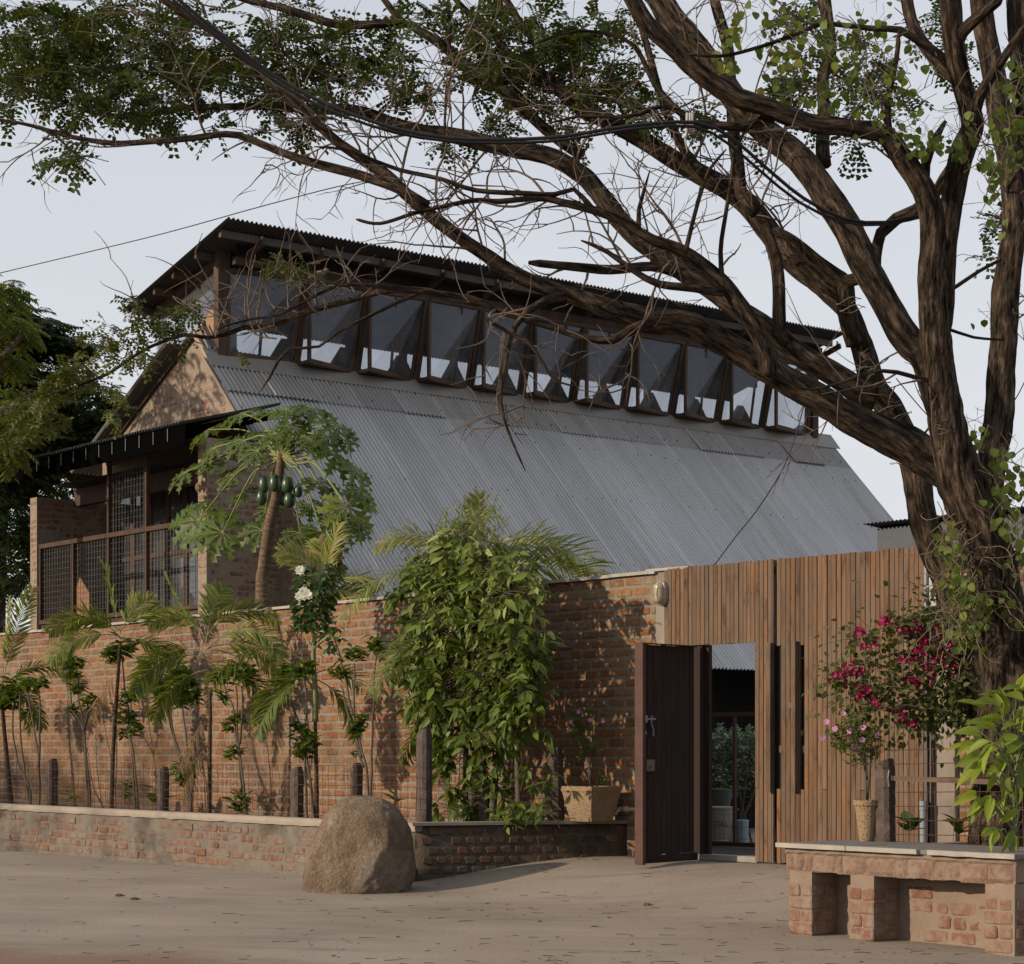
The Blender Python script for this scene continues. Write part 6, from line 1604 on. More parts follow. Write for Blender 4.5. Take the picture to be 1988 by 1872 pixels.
BF = [R1(*p) for p in ((860, 1350), (905, 1340), (870, 1375), (900, 1390), (705, 1410), (665, 1470), (1010, 1405), (1030, 1440), (1095, 1385), (960, 1370), (1150, 1450), (1245, 1415), (1280, 1440), (745, 1560), (805, 1500), (1100, 1560), (1080, 1600), (1160, 1500), (1215, 1500), (1010, 1620), (1040, 1640), (1120, 1600), (1170, 1640), (1265, 1600), (1290, 1640), (1330, 1670), (1190, 1660), (1240, 1540), (1330, 1550), (1350, 1600), (645, 1680), (620, 1700), (660, 1720), (535, 1740), (500, 1775), (570, 1750), (690, 1720), (1100, 1790), (1120, 1810), (1080, 1800), (1220, 1740), (1400, 1820), (1430, 1840), (1460, 1845), (690, 1865), (730, 1860), (1410, 1700), (1470, 1720), (1140, 1470))] + [(1676, 1345), (1668, 1352), (1755, 1395), (1770, 1402), (1748, 1400), (1700, 1365), (1720, 1370), (1842, 1355), (1690, 1350), (1740, 1385), (1810, 1300), (1850, 1310)]
for (x, y) in BF:
    for k in range(6):
        p = at(x + rnd.gauss(0, 6), y + rnd.gauss(0, 5), 14.22 + rnd.gauss(0, .06)); u_ = Vector((rnd.gauss(0, 1), rnd.gauss(-.7, .5), rnd.gauss(.2, .6))).normalized(); a0 = u_.orthogonal().normalized(); b0 = u_.cross(a0)
        for j in range(3):
            a = 2.094 * j + rnd.uniform(-.3, .3); BGF.add(p, a0 * math.cos(a) + b0 * math.sin(a) + u_ * .9, u_ - (a0 * math.cos(a) + b0 * math.sin(a)) * .7, .032, .028)
BGL.build('foliage', LEAF, M_BGL, boug, off)['kind'] = 'stuff'
BGF.build('magenta_flowers', LEAF_S, M_MAG, boug, off)['kind'] = 'stuff'
tube_np(TWB, 'stems', M_TWIG, boug, off, 4)['kind'] = 'stuff'

# ------------------------------------------------------------------ heart leaved vine on the tree
vp = at(1905, 1640, 13.4); vine = thing('heart_leaved_vine', 'green vine with heart shaped leaves climbing the big tree', 'climbing plant', vp.x, vp.y, .5, world=True); off = (vp.x, vp.y, .5)
M_VINE = leaf_mat('vine_leaf', [(0, (.03, .05, .010)), (.6, (.075, .11, .016)), (.9, (.15, .18, .026)), (1, (.32, .24, .06))], .36, .45, tcol=2.5)
VL = Leaves(); TWB = []
VZ = [(1850, 1090, 22, 60, 60, .8), (1870, 1140, 35, 55, 60, .8), (1900, 1180, 40, 40, 34, .8), (1875, 1220, 45, 35, 40, .5), (1845, 1060, 12, 30, 14, .8), (1960, 940, 30, 70, 44, .4), (1945, 1000, 35, 50, 34, .5), (1905, 860, 14, 35, 14, .6), (1938, 890, 14, 30, 12, .6), (1975, 1060, 25, 60, 30, .2),
      (1965, 250, 35, 90, 60, .35), (1925, 330, 22, 70, 34, .45), (1880, 260, 14, 50, 12, .5), (1975, 150, 25, 60, 24, .3), (1760, 265, 60, 26, 34, .4), (1790, 285, 45, 22, 26, .4), (1860, 285, 25, 30, 14, .4), (1700, 200, 60, 60, 34, .45), (1640, 120, 60, 50, 36, .5), (1560, 90, 50, 60, 34, .6), (1510, 110, 40, 50, 30, .9), (1425, 60, 18, 50, 26, .9), (1410, 110, 16, 50, 30, .95), (1500, 30, 50, 30, 22, .7), (1600, 40, 60, 35, 26, .5), (1580, 200, 50, 30, 20, .5), (1940, 440, 25, 14, 7, .3), (1840, 830, 14, 16, 5, 1), (1925, 620, 30, 20, 5, .4), (1690, 50, 40, 35, 16, .5), (1760, 130, 40, 60, 18, .4)]
for (x, y, rx, ry, n, tb) in VZ:
    for k in range(int(n * .95)):
        X_, Y_ = rnd.gauss(x, rx * .6), rnd.gauss(y, ry * .55)
        dp = 12.9 if y < 500 else 13.25
        p = at(X_, Y_, dp + rnd.gauss(0, .15)); l = rnd.uniform(.036, .068)
        VL.add(p, Vector((rnd.gauss(0, .5), rnd.gauss(-.2, .4), -1)), Vector((rnd.gauss(0, .5), -1, rnd.gauss(.3, .4))), l, l * .9, min(1, max(0, tb * .5 + rnd.random() * .55)))
        if rnd.random() < .5: TWB.append(([p, p + Vector((rnd.gauss(0, .03), .05, .06)), p + Vector((rnd.gauss(0, .06), .12, .14))], [.001, .0015, .0018]))
    for k in range(max(1, n // 14)):
        a = at(x + rnd.gauss(0, rx), y - ry, 13.1 if y > 500 else 12.8); Q = [a]
        for j in range(6): Q.append(Q[-1] + Vector((rnd.gauss(0, .06), rnd.gauss(0, .04), -ry * 2 / F * 13 / 5)))
        C, _ = crom(Q, .05); TWB.append((C, [.0035] * len(C)))
VL.build('foliage', HEART, M_VINE, vine, off)['kind'] = 'stuff'
tube_np(TWB, 'stems', M_TWIG, vine, off, 4)['kind'] = 'stuff'
# dry tangle of vine stems at the fork
TWB = []
for k in range(46):
    a = at(rnd.gauss(1880, 30), rnd.gauss(1160, 60), 13.25); Q = [a]
    d = Vector((rnd.gauss(0, 1), rnd.gauss(0, .3), rnd.gauss(0, 1))).normalized()
    for j in range(7): d = (d + Vector((rnd.gauss(0, .5), rnd.gauss(0, .2), rnd.gauss(-.1, .5)))).normalized(); Q.append(Q[-1] + d * .07)
    C, _ = crom(Q, .03); TWB.append((C, [.0028] * len(C)))
tube_np(TWB, 'dry_stems', simple('straw_stem', (.30, .23, .15), (.2, .15, .1), .9, 9, 0), vine, off, 4)['kind'] = 'stuff'

# ------------------------------------------------------------------ bright shrub at the right edge
bb = at(1965, 1640, 12.7); br = thing('bright_leaved_shrub', 'shrub with large bright yellow green leaves at the right edge', 'shrub', bb.x, bb.y, .55, world=True); off = (bb.x, bb.y, .55)
M_BRIGHT = leaf_mat('bright_young_leaf', [(0, (.10, .15, .02)), (.5, (.18, .25, .03)), (1, (.30, .35, .05))], .42, .4, tcol=3.5)
Lv = Leaves(); TWB = []
LB = [(1890, 1440, -1, 60, -.1), (1905, 1425, -1, 55, .2), (1900, 1465, -1, 62, -.2), (1915, 1480, -.8, 60, -.6), (1930, 1450, -.6, 58, -.8), (1950, 1400, -.9, 60, .4), (1960, 1390, -.3, 62, .9), (1935, 1400, -1, 70, .1), (1930, 1380, -1, 66, .3), (1975, 1340, .1, 60, 1), (1985, 1370, -.2, 66, -.8), (1960, 1420, .3, 60, -.9), (1940, 1500, -.9, 60, -.5), (1955, 1510, -.2, 55, -.9), (1900, 1540, -1, 58, -.1), (1915, 1555, -1, 52, -.5), (1925, 1545, -.6, 62, -.8), (1960, 1550, -.4, 50, -.9), (1985, 1480, -.1, 60, -.9), (1980, 1520, .4, 50, -.8), (1950, 1610, -.5, 48, -.7), (1965, 1620, .1, 52, -1), (1930, 1600, -1, 40, 0), (1915, 1440, -.9, 66, .1), (1975, 1440, -.7, 66, -.3), (1990, 1410, -.5, 66, .1), (1945, 1355, -.9, 55, .35), (1980, 1560, -.6, 60, -.5), (1925, 1420, -.7, 58, .5), (1990, 1350, -.9, 60, .2), (1970, 1470, -.9, 62, -.4), (1905, 1490, -.9, 56, -.3), (1945, 1460, -.4, 60, -.9), (1995, 1440, -.2, 60, -.8)]
for (x, y, dx, l, dz) in LB:
    for k in range(2):
        p = at(x + rnd.gauss(0, 6), y + rnd.gauss(0, 6), 12.7 + rnd.gauss(0, .12)); d = Vector((dx + rnd.gauss(0, .2), rnd.gauss(-.3, .35), dz + rnd.gauss(0, .2)))
        L_ = l / F * 12.7 * rnd.uniform(.8, 1.1); Lv.add(p, d, Vector((rnd.gauss(0, .5), rnd.gauss(-.6, .4), 1)), L_, L_ * .36)
        TWB.append(([p, p - d.normalized() * .04 + Vector((0, 0, -.03)), at(1970, y + 60, 12.7)], [.003, .003, .006]))
Lv.build('leaf_mass', T_oval(4, .25, .25), M_BRIGHT, br, off, smooth=True)['kind'] = 'stuff'
TWB.append(([Vector(off), at(1975, 1500, 12.7), at(1978, 1380, 12.7)], [.012, .01, .006]))
tube_np(TWB, 'stems', M_GSTEM, br, off, 5)['kind'] = 'stuff'
seedling('dark broad leaved plant low behind the rusty mesh left of the trunk', 1765, 1615, 11.7, .17, 12, M_DKL, wdt=.6)
seedling('small glossy plant behind the rusty mesh beside the drain pipe', 1862, 1620, 11.6, .17, 14, M_CROT, wdt=.4)

# ------------------------------------------------------------------ potted plants
M_TERR = None
def speck(name, a, b, dark):
    m, N, L, p = newmat(name)
    n = noise_n(N, L, 4, None, 6, .6); c = ramp(N, L, n.outputs['Fac'], [(.3, a), (.7, b)]).outputs[0]
    v = N.new('ShaderNodeTexVoronoi'); v.inputs['Scale'].default_value = 60; tc = N.new('ShaderNodeTexCoord'); L.new(tc.outputs['Object'], v.inputs['Vector'])
    c = mixc(N, L, maprange(N, L, v.outputs['Distance'], .22, .32, 1, 0), c, dark)
    L.new(c, p.inputs['Base Color']); p.inputs['Roughness'].default_value = .9; p.inputs['Specular IOR Level'].default_value = .2
    bump_n(N, L, p, v.outputs['Distance'], .5, .006); return m
M_POT = speck('speckled_terrazzo_pot', (.40, .29, .17), (.30, .21, .13), (.09, .06, .04))
def pot(label, c, prof, n, rotz, z):
    t = thing('flower_pot', label, 'flower pot', c.x, c.y, z, world=True, rot=rotz)
    m = MB(); m.v = []
    import math as mm
    k = n
    for r, zz in prof:
        for i in range(k):
            a = 2 * mm.pi * (i + .5) / k; m.v.append((r * mm.cos(a), r * mm.sin(a), zz))
    for j in range(len(prof) - 1):
        for i in range(k): q = (i + 1) % k; m.f.append((j * k + i, j * k + q, (j + 1) * k + q, (j + 1) * k + i)); m.t.append(.5)
    m.f.append(tuple(range(k - 1, -1, -1))); m.t.append(.5)
    m.build('pot_body', M_POT, t); 
    rr, zz = prof[-1]
    m = MB(); m.lathe((0, 0, 0), [(rr * .9, zz - .03), (rr * .9, zz - .012)], k); m.build('soil', M_SOIL, t)
    return t
pc = at_v(1148, 1590, 12.55); pc.z = PZ + .019
h = (1590 - 1522) / F * pc.y
sq = 48 / F * pc.y * 1.06
pt = pot('square speckled pot standing on the planter wall beside the open door', pc, [(sq * .80, 0), (sq * .95, .12), (sq * 1.12, h - .05), (sq * 1.16, h - .045), (sq * 1.16, h), (sq * 1.0, h), (sq * .95, h - .08)], 4, ROT + R(4), pc.z)
def periwinkle(label, c, z, stems, cloud, flowers, Y, lf=.022, name='periwinkle', n=420):
    t = thing(name, label, 'potted plant', c.x, c.y, z, world=True); off = (c.x, c.y, z)
    Lv = Leaves(); tw_ = []
    base = Vector((c.x, c.y, z))
    for q in stems:
        P = [base + Vector((rnd.gauss(0, .01), 0, -.03))] + [at(x, y, Y + rnd.gauss(0, .05)) for x, y in q]; C, _ = crom(P, .03); k = len(C)
        tw_.append((C, [.008 * (1 - .75 * i / k) for i in range(k)]))
    for (x, y, rx, ry, m_) in cloud:
        for k in range(m_):
            p = at(rnd.gauss(x, rx * .5), rnd.gauss(y, ry * .5), Y + rnd.gauss(0, .08)); d = Vector((rnd.gauss(0, .6), rnd.gauss(0, .5), rnd.uniform(.2, 1))).normalized()
            tw_.append(([p - d * .05, p, p + d * .06], [.002, .0015, .001]))
            for j in range(7): Lv.add(p + d * (j * .012 - .02), Vector((rnd.gauss(0, 1), rnd.gauss(0, 1), .4)), d, lf * rnd.uniform(1, 1.7), lf * .65)
    Lv.build('foliage', LEAF_S, M_CROT, t, off)['kind'] = 'stuff'
    tube_np(tw_, 'stems', M_CSTEM, t, off, 5)['kind'] = 'stuff'
    for (x, y) in flowers:
        Fl = Leaves(); flower(Fl, at(x, y, Y - .1), .023, 5, Vector((rnd.gauss(0, .3), -1, .3)), .75); Fl.build('flower', LEAF, M_PINK, t, off)
    return t
Yp = pc.y
periwinkle('small periwinkle with few faint flowers growing in the square pot', pc, pc.z + h, [[(1143, 1500), (1140, 1450), (1120, 1400)], [(1146, 1490), (1150, 1430), (1150, 1390)], [(1144, 1500), (1138, 1460), (1110, 1440)]],
           [(1130, 1410, 28, 30, 26), (1125, 1445, 28, 25, 26), (1145, 1460, 22, 18, 16), (1160, 1400, 14, 22, 10), (1128, 1385, 16, 12, 8), (1170, 1512, 10, 8, 6)], [(1124, 1382), (1108, 1402), (1146, 1398), (1170, 1400)], Yp, .026)
p2 = at_v(1683, 1632, 10.8); p2.z = BZ + .002
h2 = (1632 - 1552) / F * p2.y; r2 = 25 / F * p2.y
pot('cream conical pot standing on the bench slab beside the granite post', p2, [(r2 * .55, 0), (r2 * .6, .02), (r2 * .92, h2 * .86), (r2 * 1.05, h2 * .87), (r2 * 1.08, h2), (r2 * .92, h2), (r2 * .85, h2 * .85)], 20, 0, p2.z)
periwinkle('pink flowering periwinkle in the cream pot on the bench', p2, p2.z + h2, [[(1680, 1500), (1668, 1460), (1650, 1420)], [(1688, 1510), (1690, 1480), (1692, 1440), (1685, 1410)], [(1682, 1520), (1675, 1470), (1640, 1450), (1610, 1440)], [(1684, 1500), (1672, 1440), (1655, 1395)]],
           [(1668, 1400, 16, 14, 8), (1650, 1420, 26, 20, 26), (1675, 1440, 30, 24, 40), (1640, 1450, 26, 14, 20), (1695, 1460, 18, 18, 18), (1672, 1475, 22, 14, 14), (1620, 1430, 14, 8, 6), (1700, 1435, 14, 14, 10)],
           [(1637, 1386), (1605, 1402), (1597, 1433), (1621, 1415), (1674, 1437), (1664, 1450), (1650, 1420), (1676, 1413), (1703, 1428)], p2.y, .024)

# ------------------------------------------------------------------ granite posts and wire fences
M_GRAN = simple('rough_granite', (.16, .12, .10), (.07, .055, .048), .92, 12, .8, 55, dist=.012)
def granite(x0, x1, yt, yb, v, parent, org, dep=.12, lean=0.):
    P0 = at_v((x0 + x1) / 2, yb, v); s = F / P0.y; w = (x1 - x0) / s / (UX - VX * 0 + .0) * .62; zt = EYE + (HY - yt) / s
    u0, v0, _ = inv(P0); zb = parent['z0']
    m = MB(org); n = 12; k = 12
    for j in range(n + 1):
        z = zb + (zt - zb) * j / n
        for i in range(k):
            a = 2 * math.pi * i / k
            cx, cy = math.cos(a), math.sin(a); q = max(abs(cx), abs(cy)) ** .75
            nn = 1 + .10 * noise.noise(Vector((cx * 1.3 + x0, cy * 1.3, z * 7))) + .06 * noise.noise(Vector((cx * 3 + x0, cy * 3, z * 25)))
            t_ = .82 if j == n else 1
            m.v.append((u0 + cx / q * w / 2 * nn * t_ + lean * (z - zb), v0 + cy / q * dep / 2 * nn * t_, z + (.02 * cx if j == n else 0)))
    for j in range(n):
        for i in range(k): q = (i + 1) % k; m.f.append((j * k + i, j * k + q, (j + 1) * k + q, (j + 1) * k + i)); m.t.append(.5)
    m.f.append(tuple(n * k + i for i in range(k))); m.t.append(.5)
    return m.build('granite_post', M_GRAN, parent)
def fence(name, label, org, posts, zb, v, u0, u1, z0, z1, step, extra=()):
    t = thing(name, label, 'fence', *org); t['z0'] = zb
    for (a, b, c, d, vv) in posts: granite(a, b, c, d, vv, t, org, lean=rnd.uniform(-.03, .03))
    del t['z0']
    n = int((z1 - z0) / step)
    for i in range(n + 1):                   # long wires, slightly slack
        z = z0 + step * i; P = []
        k = int((u1 - u0) / .5) + 1
        for j in range(k + 1):
            u = u0 + (u1 - u0) * j / k
            P.append(Vector((u, v + .02 * noise.noise(Vector((u, z, 0))), z + .022 * noise.noise(Vector((u * .9, 0, 4))) )))
        m = MB(org); m.tube(P, .0028, 4, cap=False); m.build('line_wire', M_WIRE, t)
    m = MB(); m.tube([Vector((0, 0, z0 - .06)), Vector((.004, 0, (z0 + z1) / 2)), Vector((-.004, 0, z0 + step * n))], .0024, 3, cap=False)
    me = None
    u = u0 + .04; cnt = 0
    while u < u1:
        if me is None: o = m.build('stay_wire', M_WIRE, t); me = o.data
        else: o = mesh_obj('stay_wire', me, t)
        o.location = (u - org[0], v - org[1], 0 - org[2]); o.rotation_euler = (0, rnd.gauss(0, .03), 0)
        u += .10 + rnd.uniform(-.01, .01); cnt += 1
    return t
fv = 11.42
fence('wire_fence', 'rusty wire mesh fence with granite posts on the low planter wall', (-20, fv, PZ),
      [(92, 110, 1476, 1563, fv + .06), (307, 326, 1492, 1573, fv + .06), (563, 590, 1492, 1584, fv + .06), (684, 701, 1485, 1570, fv + .1), (806, 840, 1418, 1597, fv + .06)], PZ - .1, fv, -28.5, -15.3, PZ + .03, 1.16, .098)
fence('wire_fence', 'short piece of rusty mesh fence with granite post behind the leafy shrub', (-14.9, 12.35, PZ),
      [(1063, 1096, 1452, 1593, 12.5), (912, 930, 1500, 1590, 12.4)], PZ - .1, 12.35, -16.4, -14.5, PZ + .03, 1.16, .098)
bo = (-9.0, 10.86, BZ)
ft = fence('wire_fence', 'rusty mesh fence with leaning granite post and wooden rail on the bench slab', bo, [(1702, 1738, 1478, 1632, 10.86)], BZ + .0, 10.86, uz(1722, 1500, 10.86)[0], -7.7, BZ + .06, BZ + .06 + .66, .095)
A = inv(at_v(1733, 1511, 10.80)); B = inv(at_v(2000, 1521, 10.80))
m = MB(bo); m.bar(A, B, .03, .032); m.build('wooden_rail', wood_mat('grey_brown_rail', [(0, (.16, .11, .075)), (1, (.2, .14, .1))], vert=False), ft)
m = MB(bo); c = inv(at_v(1726, 1510, 10.76)); m.tube([(c[0], c[1], c[2] + .05), (c[0], c[1] - .01, c[2]), (c[0], c[1], c[2] - .06)], .006, 6); m.build('tie_wire', M_GALV, ft)

# ------------------------------------------------------------------ wall lamp and tap
lp_ = at_v(1283, 1152, 12.86)
lamp = thing('bulkhead_lamp', 'oval cream bulkhead lamp with wire guard on the wall by the gate', 'wall lamp', lp_.x, lp_.y, lp_.z, rot=ROT, world=True)
M_LAMP = simple('cream_enamel', (.46, .42, .33), (.38, .34, .26), .4, 12, 0)
M_LGL = simple('yellowed_lamp_glass', (.50, .44, .28), (.44, .38, .24), .2, 9, 0, spec=.6)
def oval(m, rx, rz_, prof, n=24):
    b = len(m.v)
    for (s, y) in prof:
        for i in range(n):
            a = 2 * math.pi * i / n; cx, cz = math.cos(a), math.sin(a)
            m.v.append((rx * s * cx, y, (rz_ - rx) * (1 if cz > 0 else -1) * min(1, abs(cz) * 3) + rx * s * cz))
    for j in range(len(prof) - 1):
        for i in range(n): q = (i + 1) % n; m.f.append((b + j * n + i, b + j * n + q, b + (j + 1) * n + q, b + (j + 1) * n + i)); m.t.append(.5)
    m.f.append(tuple(b + (len(prof) - 1) * n + i for i in range(n))); m.t.append(.5)
m = MB(); oval(m, .065, .115, [(1, .055), (1, .0), (.92, -.012), (.8, -.014)]); m.build('housing', M_LAMP, lamp, smooth=False)
m = MB(); oval(m, .056, .10, [(.98, -.01), (.9, -.04), (.6, -.062), (.2, -.07)]); m.build('glass', M_LGL, lamp, smooth=True)
m = MB()
for x in (-.022, .022): m.tube([(x, -.01, .11), (x, -.06, .075), (x, -.078, 0), (x, -.06, -.075), (x, -.01, -.11)], .0035, 5)
for z in (-.045, .045): m.tube([(-.063, -.012, z), (-.03, -.068, z), (.03, -.068, z), (.063, -.012, z)], .0035, 5)
m.build('wire_guard', M_LAMP, lamp)['kind'] = 'stuff'
tp = at_v(1216, 1571, 12.80)
tap = thing('water_tap', 'white plastic garden tap with red handle on the brick wall', 'tap', tp.x, tp.y, tp.z, rot=ROT, world=True)
m = MB(); m.tube([(-.16, 0, 0), (.02, 0, 0), (.2, .0, .0)], .017, 10); m.tube([(-.03, 0, 0), (.03, 0, 0)], .028, 10); m.tube([(-.05, -.01, 0), (-.075, -.05, -.02), (-.08, -.07, -.05)], .018, 10)
m.build('tap_body', simple('white_plastic', (.48, .44, .38), (.4, .36, .3), .4, 9, 0), tap, smooth=True)
m = MB(); m.box((-.045, -.01, .03), (.035, .02, .05)); m.box((-.006, -.004, .0), (.006, .006, .031)); m.build('handle', simple('red_plastic', (.40, .06, .045), (.34, .05, .04), .4, 9, 0), tap)

# ------------------------------------------------------------------ things seen through the door
M_VAR = leaf_mat('variegated_leaf', [(0, (.03, .06, .025)), (.5, (.05, .09, .04)), (.8, (.20, .24, .17)), (1, (.28, .31, .24))], .25, .4)
cb = at(1425, 1560, 22.6); cbz = .2
cbush = thing('courtyard_bush', 'bush with small white edged leaves in the courtyard behind the door', 'bush', cb.x, cb.y, cbz, world=True); off = (cb.x, cb.y, cbz)
CBL = Leaves()
for k in range(3400):
    x, y = rnd.gauss(1425, 38), 1400 + abs(rnd.gauss(0, 58)) ; 
    if y < 1405 + 22 * abs(math.sin(x * .11)): continue
    CBL.add(at(x, y, 22.6 + rnd.gauss(0, .3)), Vector((rnd.gauss(0, 1), rnd.gauss(0, 1), rnd.gauss(.1, .6))), Vector((rnd.gauss(0, .5), rnd.gauss(-.3, .5), 1)), .055, .034)
CBL.build('foliage', LEAF_S, M_VAR, cbush, off)['kind'] = 'stuff'
m = MB(off); 
for k in range(4): P = [Vector((cb.x + rnd.gauss(0, .1), cb.y, cbz)), at(1425 + rnd.gauss(0, 20), 1500, 22.6), at(1425 + rnd.gauss(0, 40), 1430, 22.6)]; C, _ = crom(P, .1); m.tube(C, .014, 6)
m.build('stems', M_CSTEM, cbush)['kind'] = 'stuff'
# dark red framed mesh gate in the courtyard
sg = at(1355, 1600, 20.6); sgz = .2
scn = thing('courtyard_screen', 'dark red steel framed mesh screen behind the open door', 'screen', sg.x, sg.y, sgz, rot=GROT, world=True)
def zq(y, Y=20.4): return EYE + (HY - y) / F * Y - sgz
m = MB(); 
m.box((-.3, 0, zq(1391)), (1.5, .03, zq(1383))); m.build('top_bar', M_RUST, scn)
m = MB(); m.box((-.3, 0, zq(1642)), (1.5, .03, zq(1634))); m.build('bottom_bar', M_RUST, scn)
m = MB(); m.box((.46, 0, zq(1633.5)), (.485, .03, zq(1391.5))); m.build('upright', M_RUST, scn)
m = MB()
for k in range(10): m.tube([(-.3, .015, zq(1391) - .12 * (k + 1)), (1.5, .015, zq(1391) - .12 * (k + 1))], .002, 3, cap=False)
for k in range(14): m.tube([(-.28 + .12 * k, .015, zq(1634)), (-.28 + .12 * k, .015, zq(1391))], .002, 3, cap=False)
m.build('wire_mesh', M_WIRE, scn)['kind'] = 'stuff'
def tub(label, x, y0, y1, Y, r, mat, name='plastic_tub', cat='tub'):
    a = at(x, y1, Y); h = (y1 - y0) / F * Y
    t = thing(name, label, cat, a.x, a.y, a.z, world=True)
    m = MB(); m.lathe((0, 0, 0), [(r * .88, 0), (r, h * .93)], 20); m.build('body', mat, t)
    m = MB(); m.lathe((0, 0, h * .93), [(r * 1.04, 0), (r * 1.04, h * .06), (r * .98, h * .07)], 20); m.build('rim', mat, t)
    m = MB(); m.lathe((0, 0, 0), [(r * .975, h * .30), (r * .985, h * .62)], 20); 
    return t
M_TUB = simple('dusty_white_plastic', (.34, .31, .28), (.26, .24, .22), .5, 5, 0)
M_TUB2 = simple('dark_grey_tub', (.11, .10, .10), (.08, .075, .07), .6, 5, 0)
tb1 = tub('white plastic paint tub with faded print low in the doorway', 1392, 1566, 1630, 20.9, .17, M_TUB)
tub('dark grey tub standing behind the white paint tub', 1396, 1532, 1566, 21.3, .13, M_TUB2)
tv = at(1387, 1605, 20.9 - .19); 
tc_ = bpy.data.curves.new('faded_print', 'FONT'); tc_.body = 'TOTAL'; tc_.size = .075; tc_.extrude = .001; tc_.align_x = 'CENTER'
to = bpy.data.objects.new('faded_print', tc_); col.objects.link(to); to.parent = tb1; to.location = (-.02, -.178, .14); to.rotation_euler = (R(90), 0, 0)
bpy.context.view_layer.update(); pm = bpy.data.meshes.new_from_object(to); bpy.data.objects.remove(to); po = mesh_obj('faded_print', pm, tb1, mat=simple('faded_brown_print', (.20, .10, .05), (.16, .08, .05), .6, 5, 0)); po.location = (-.02, -.178, .14); po.rotation_euler = (R(90), 0, 0)
tub('small white and teal bottle standing right of the paint tub', 1440, 1592, 1640, 20.9, .07, simple('white_teal', (.45, .48, .5), (.2, .38, .38), .4, 3, 0), 'plastic_bottle', 'bottle')
seedling('grassy potted plant right of the paint tub behind the door', 1418, 1560, 21.2, .32, 12, M_PALML, wdt=.12, up=2.)

# ------------------------------------------------------------------ trees behind the house at the left
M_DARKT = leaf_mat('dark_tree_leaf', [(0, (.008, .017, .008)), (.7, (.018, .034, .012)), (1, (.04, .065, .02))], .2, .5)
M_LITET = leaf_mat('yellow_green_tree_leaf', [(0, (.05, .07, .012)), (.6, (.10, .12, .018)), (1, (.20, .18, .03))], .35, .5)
def far_tree(label, bx, Y, clumps, mat, trunk_w, tpath, ll, lw, tmpl=LEAF_S, name='background_tree', branches=(), hang=-.45, SL=.55):
    b = at(bx, 1500, Y); t = thing(name, label, 'tree', b.x, b.y, 0, world=True, group='trees behind the house at the left'); off = (b.x, b.y, 0)
    P = [Vector((b.x, b.y, 0))] + [at(x, y, Y) for x, y in tpath]; C, _ = crom(P, .5); n = len(C)
    m = MB(off); m.tube(C, [trunk_w / F * Y / 2 * (1 - .6 * i / n) for i in range(n)], 12, bark=.08); m.build('trunk', M_BARK, t, smooth=True)
    if branches:
        tube_np([(crom([at(x, y, Y) for x, y in q], .4)[0], None) for q in []] or [(lambda C_: (C_, [.10 * (1 - .7 * i / len(C_)) for i in range(len(C_))]))(crom([at(x, y, Y) for x, y in q], .4)[0]) for q in branches], 'branch', M_BARK if False else M_TWIG, t, off, 6)['kind'] = 'stuff'
    Lv = Leaves()
    for (x, y, rx, ry, n_, dep) in clumps:
        for k in range(n_):
            while True:
                a, b_, c = rnd.uniform(-1, 1), rnd.uniform(-1, 1), rnd.uniform(-1, 1); q = a * a + b_ * b_ + c * c
                if q < 1: break
            p = at(x + rx * a, y - ry * b_, Y) + Vector((0, c * dep, 0))
            d = Vector((a + rnd.gauss(0, .6), c + rnd.gauss(0, .6), rnd.gauss(0, .3) + hang * .4)).normalized(); z = Vector((0, 0, 1)); s = d.cross(z).normalized()
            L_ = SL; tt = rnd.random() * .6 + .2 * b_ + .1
            for i in range(7):
                q_ = p + d * L_ * i / 7 - Vector((0, 0, .10 * (i / 7) ** 2))
                for sg_ in (-1, 1): Lv.add(q_, s * sg_ + d * .4 + Vector((0, 0, hang)), z + s * rnd.gauss(0, .3), ll * rnd.uniform(.8, 1.2), lw, min(1, max(0, tt + rnd.gauss(0, .15))))
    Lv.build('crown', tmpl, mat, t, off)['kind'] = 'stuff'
    return t
far_tree('dark dense tree behind the left end of the house', -20, 48, [(50, 760, 80, 50, 300, 3), (100, 665, 50, 16, 90, 1.2), (155, 672, 32, 10, 50, 1.), (60, 640, 60, 28, 130, 1.6), (20, 620, 50, 40, 120, 2), (130, 735, 24, 10, 26, 1), (120, 840, 100, 55, 360, 3), (60, 900, 90, 70, 340, 3), (200, 800, 60, 45, 190, 2.4), (245, 790, 30, 18, 60, 1.5), (240, 840, 50, 50, 170, 2), (30, 1000, 45, 70, 150, 2), (20, 1100, 40, 60, 110, 2), (110, 870, 120, 45, 260, 3), (10, 700, 45, 50, 170, 2), (190, 880, 70, 30, 150, 2), (10, 900, 50, 60, 160, 2), (45, 1050, 25, 40, 50, 1.5)], M_DARKT, 60, [(-10, 1200), (0, 1000), (30, 850)], .20, .085, branches=[[(0, 1000), (40, 890), (120, 760), (170, 690)], [(-10, 880), (40, 900), (70, 905)], [(10, 950), (100, 850), (220, 800)]])
far_tree('yellow green feathery tree at the left edge of the picture', -60, 30, [(0, 600, 25, 50, 60, 1.5), (15, 560, 20, 18, 26, 1), (30, 635, 34, 12, 28, 1), (5, 690, 35, 18, 34, 1.2), (10, 765, 35, 16, 30, 1), (-20, 650, 40, 50, 60, 1.5), (20, 830, 45, 30, 60, 1.2), (10, 880, 40, 25, 40, 1.2)], M_LITET, 40, [(-60, 1200), (-55, 900), (-40, 700)], .13, .045, branches=[[(-40, 800), (0, 700), (50, 640)], [(-50, 900), (0, 800), (60, 770)]], hang=-.6, SL=.28)

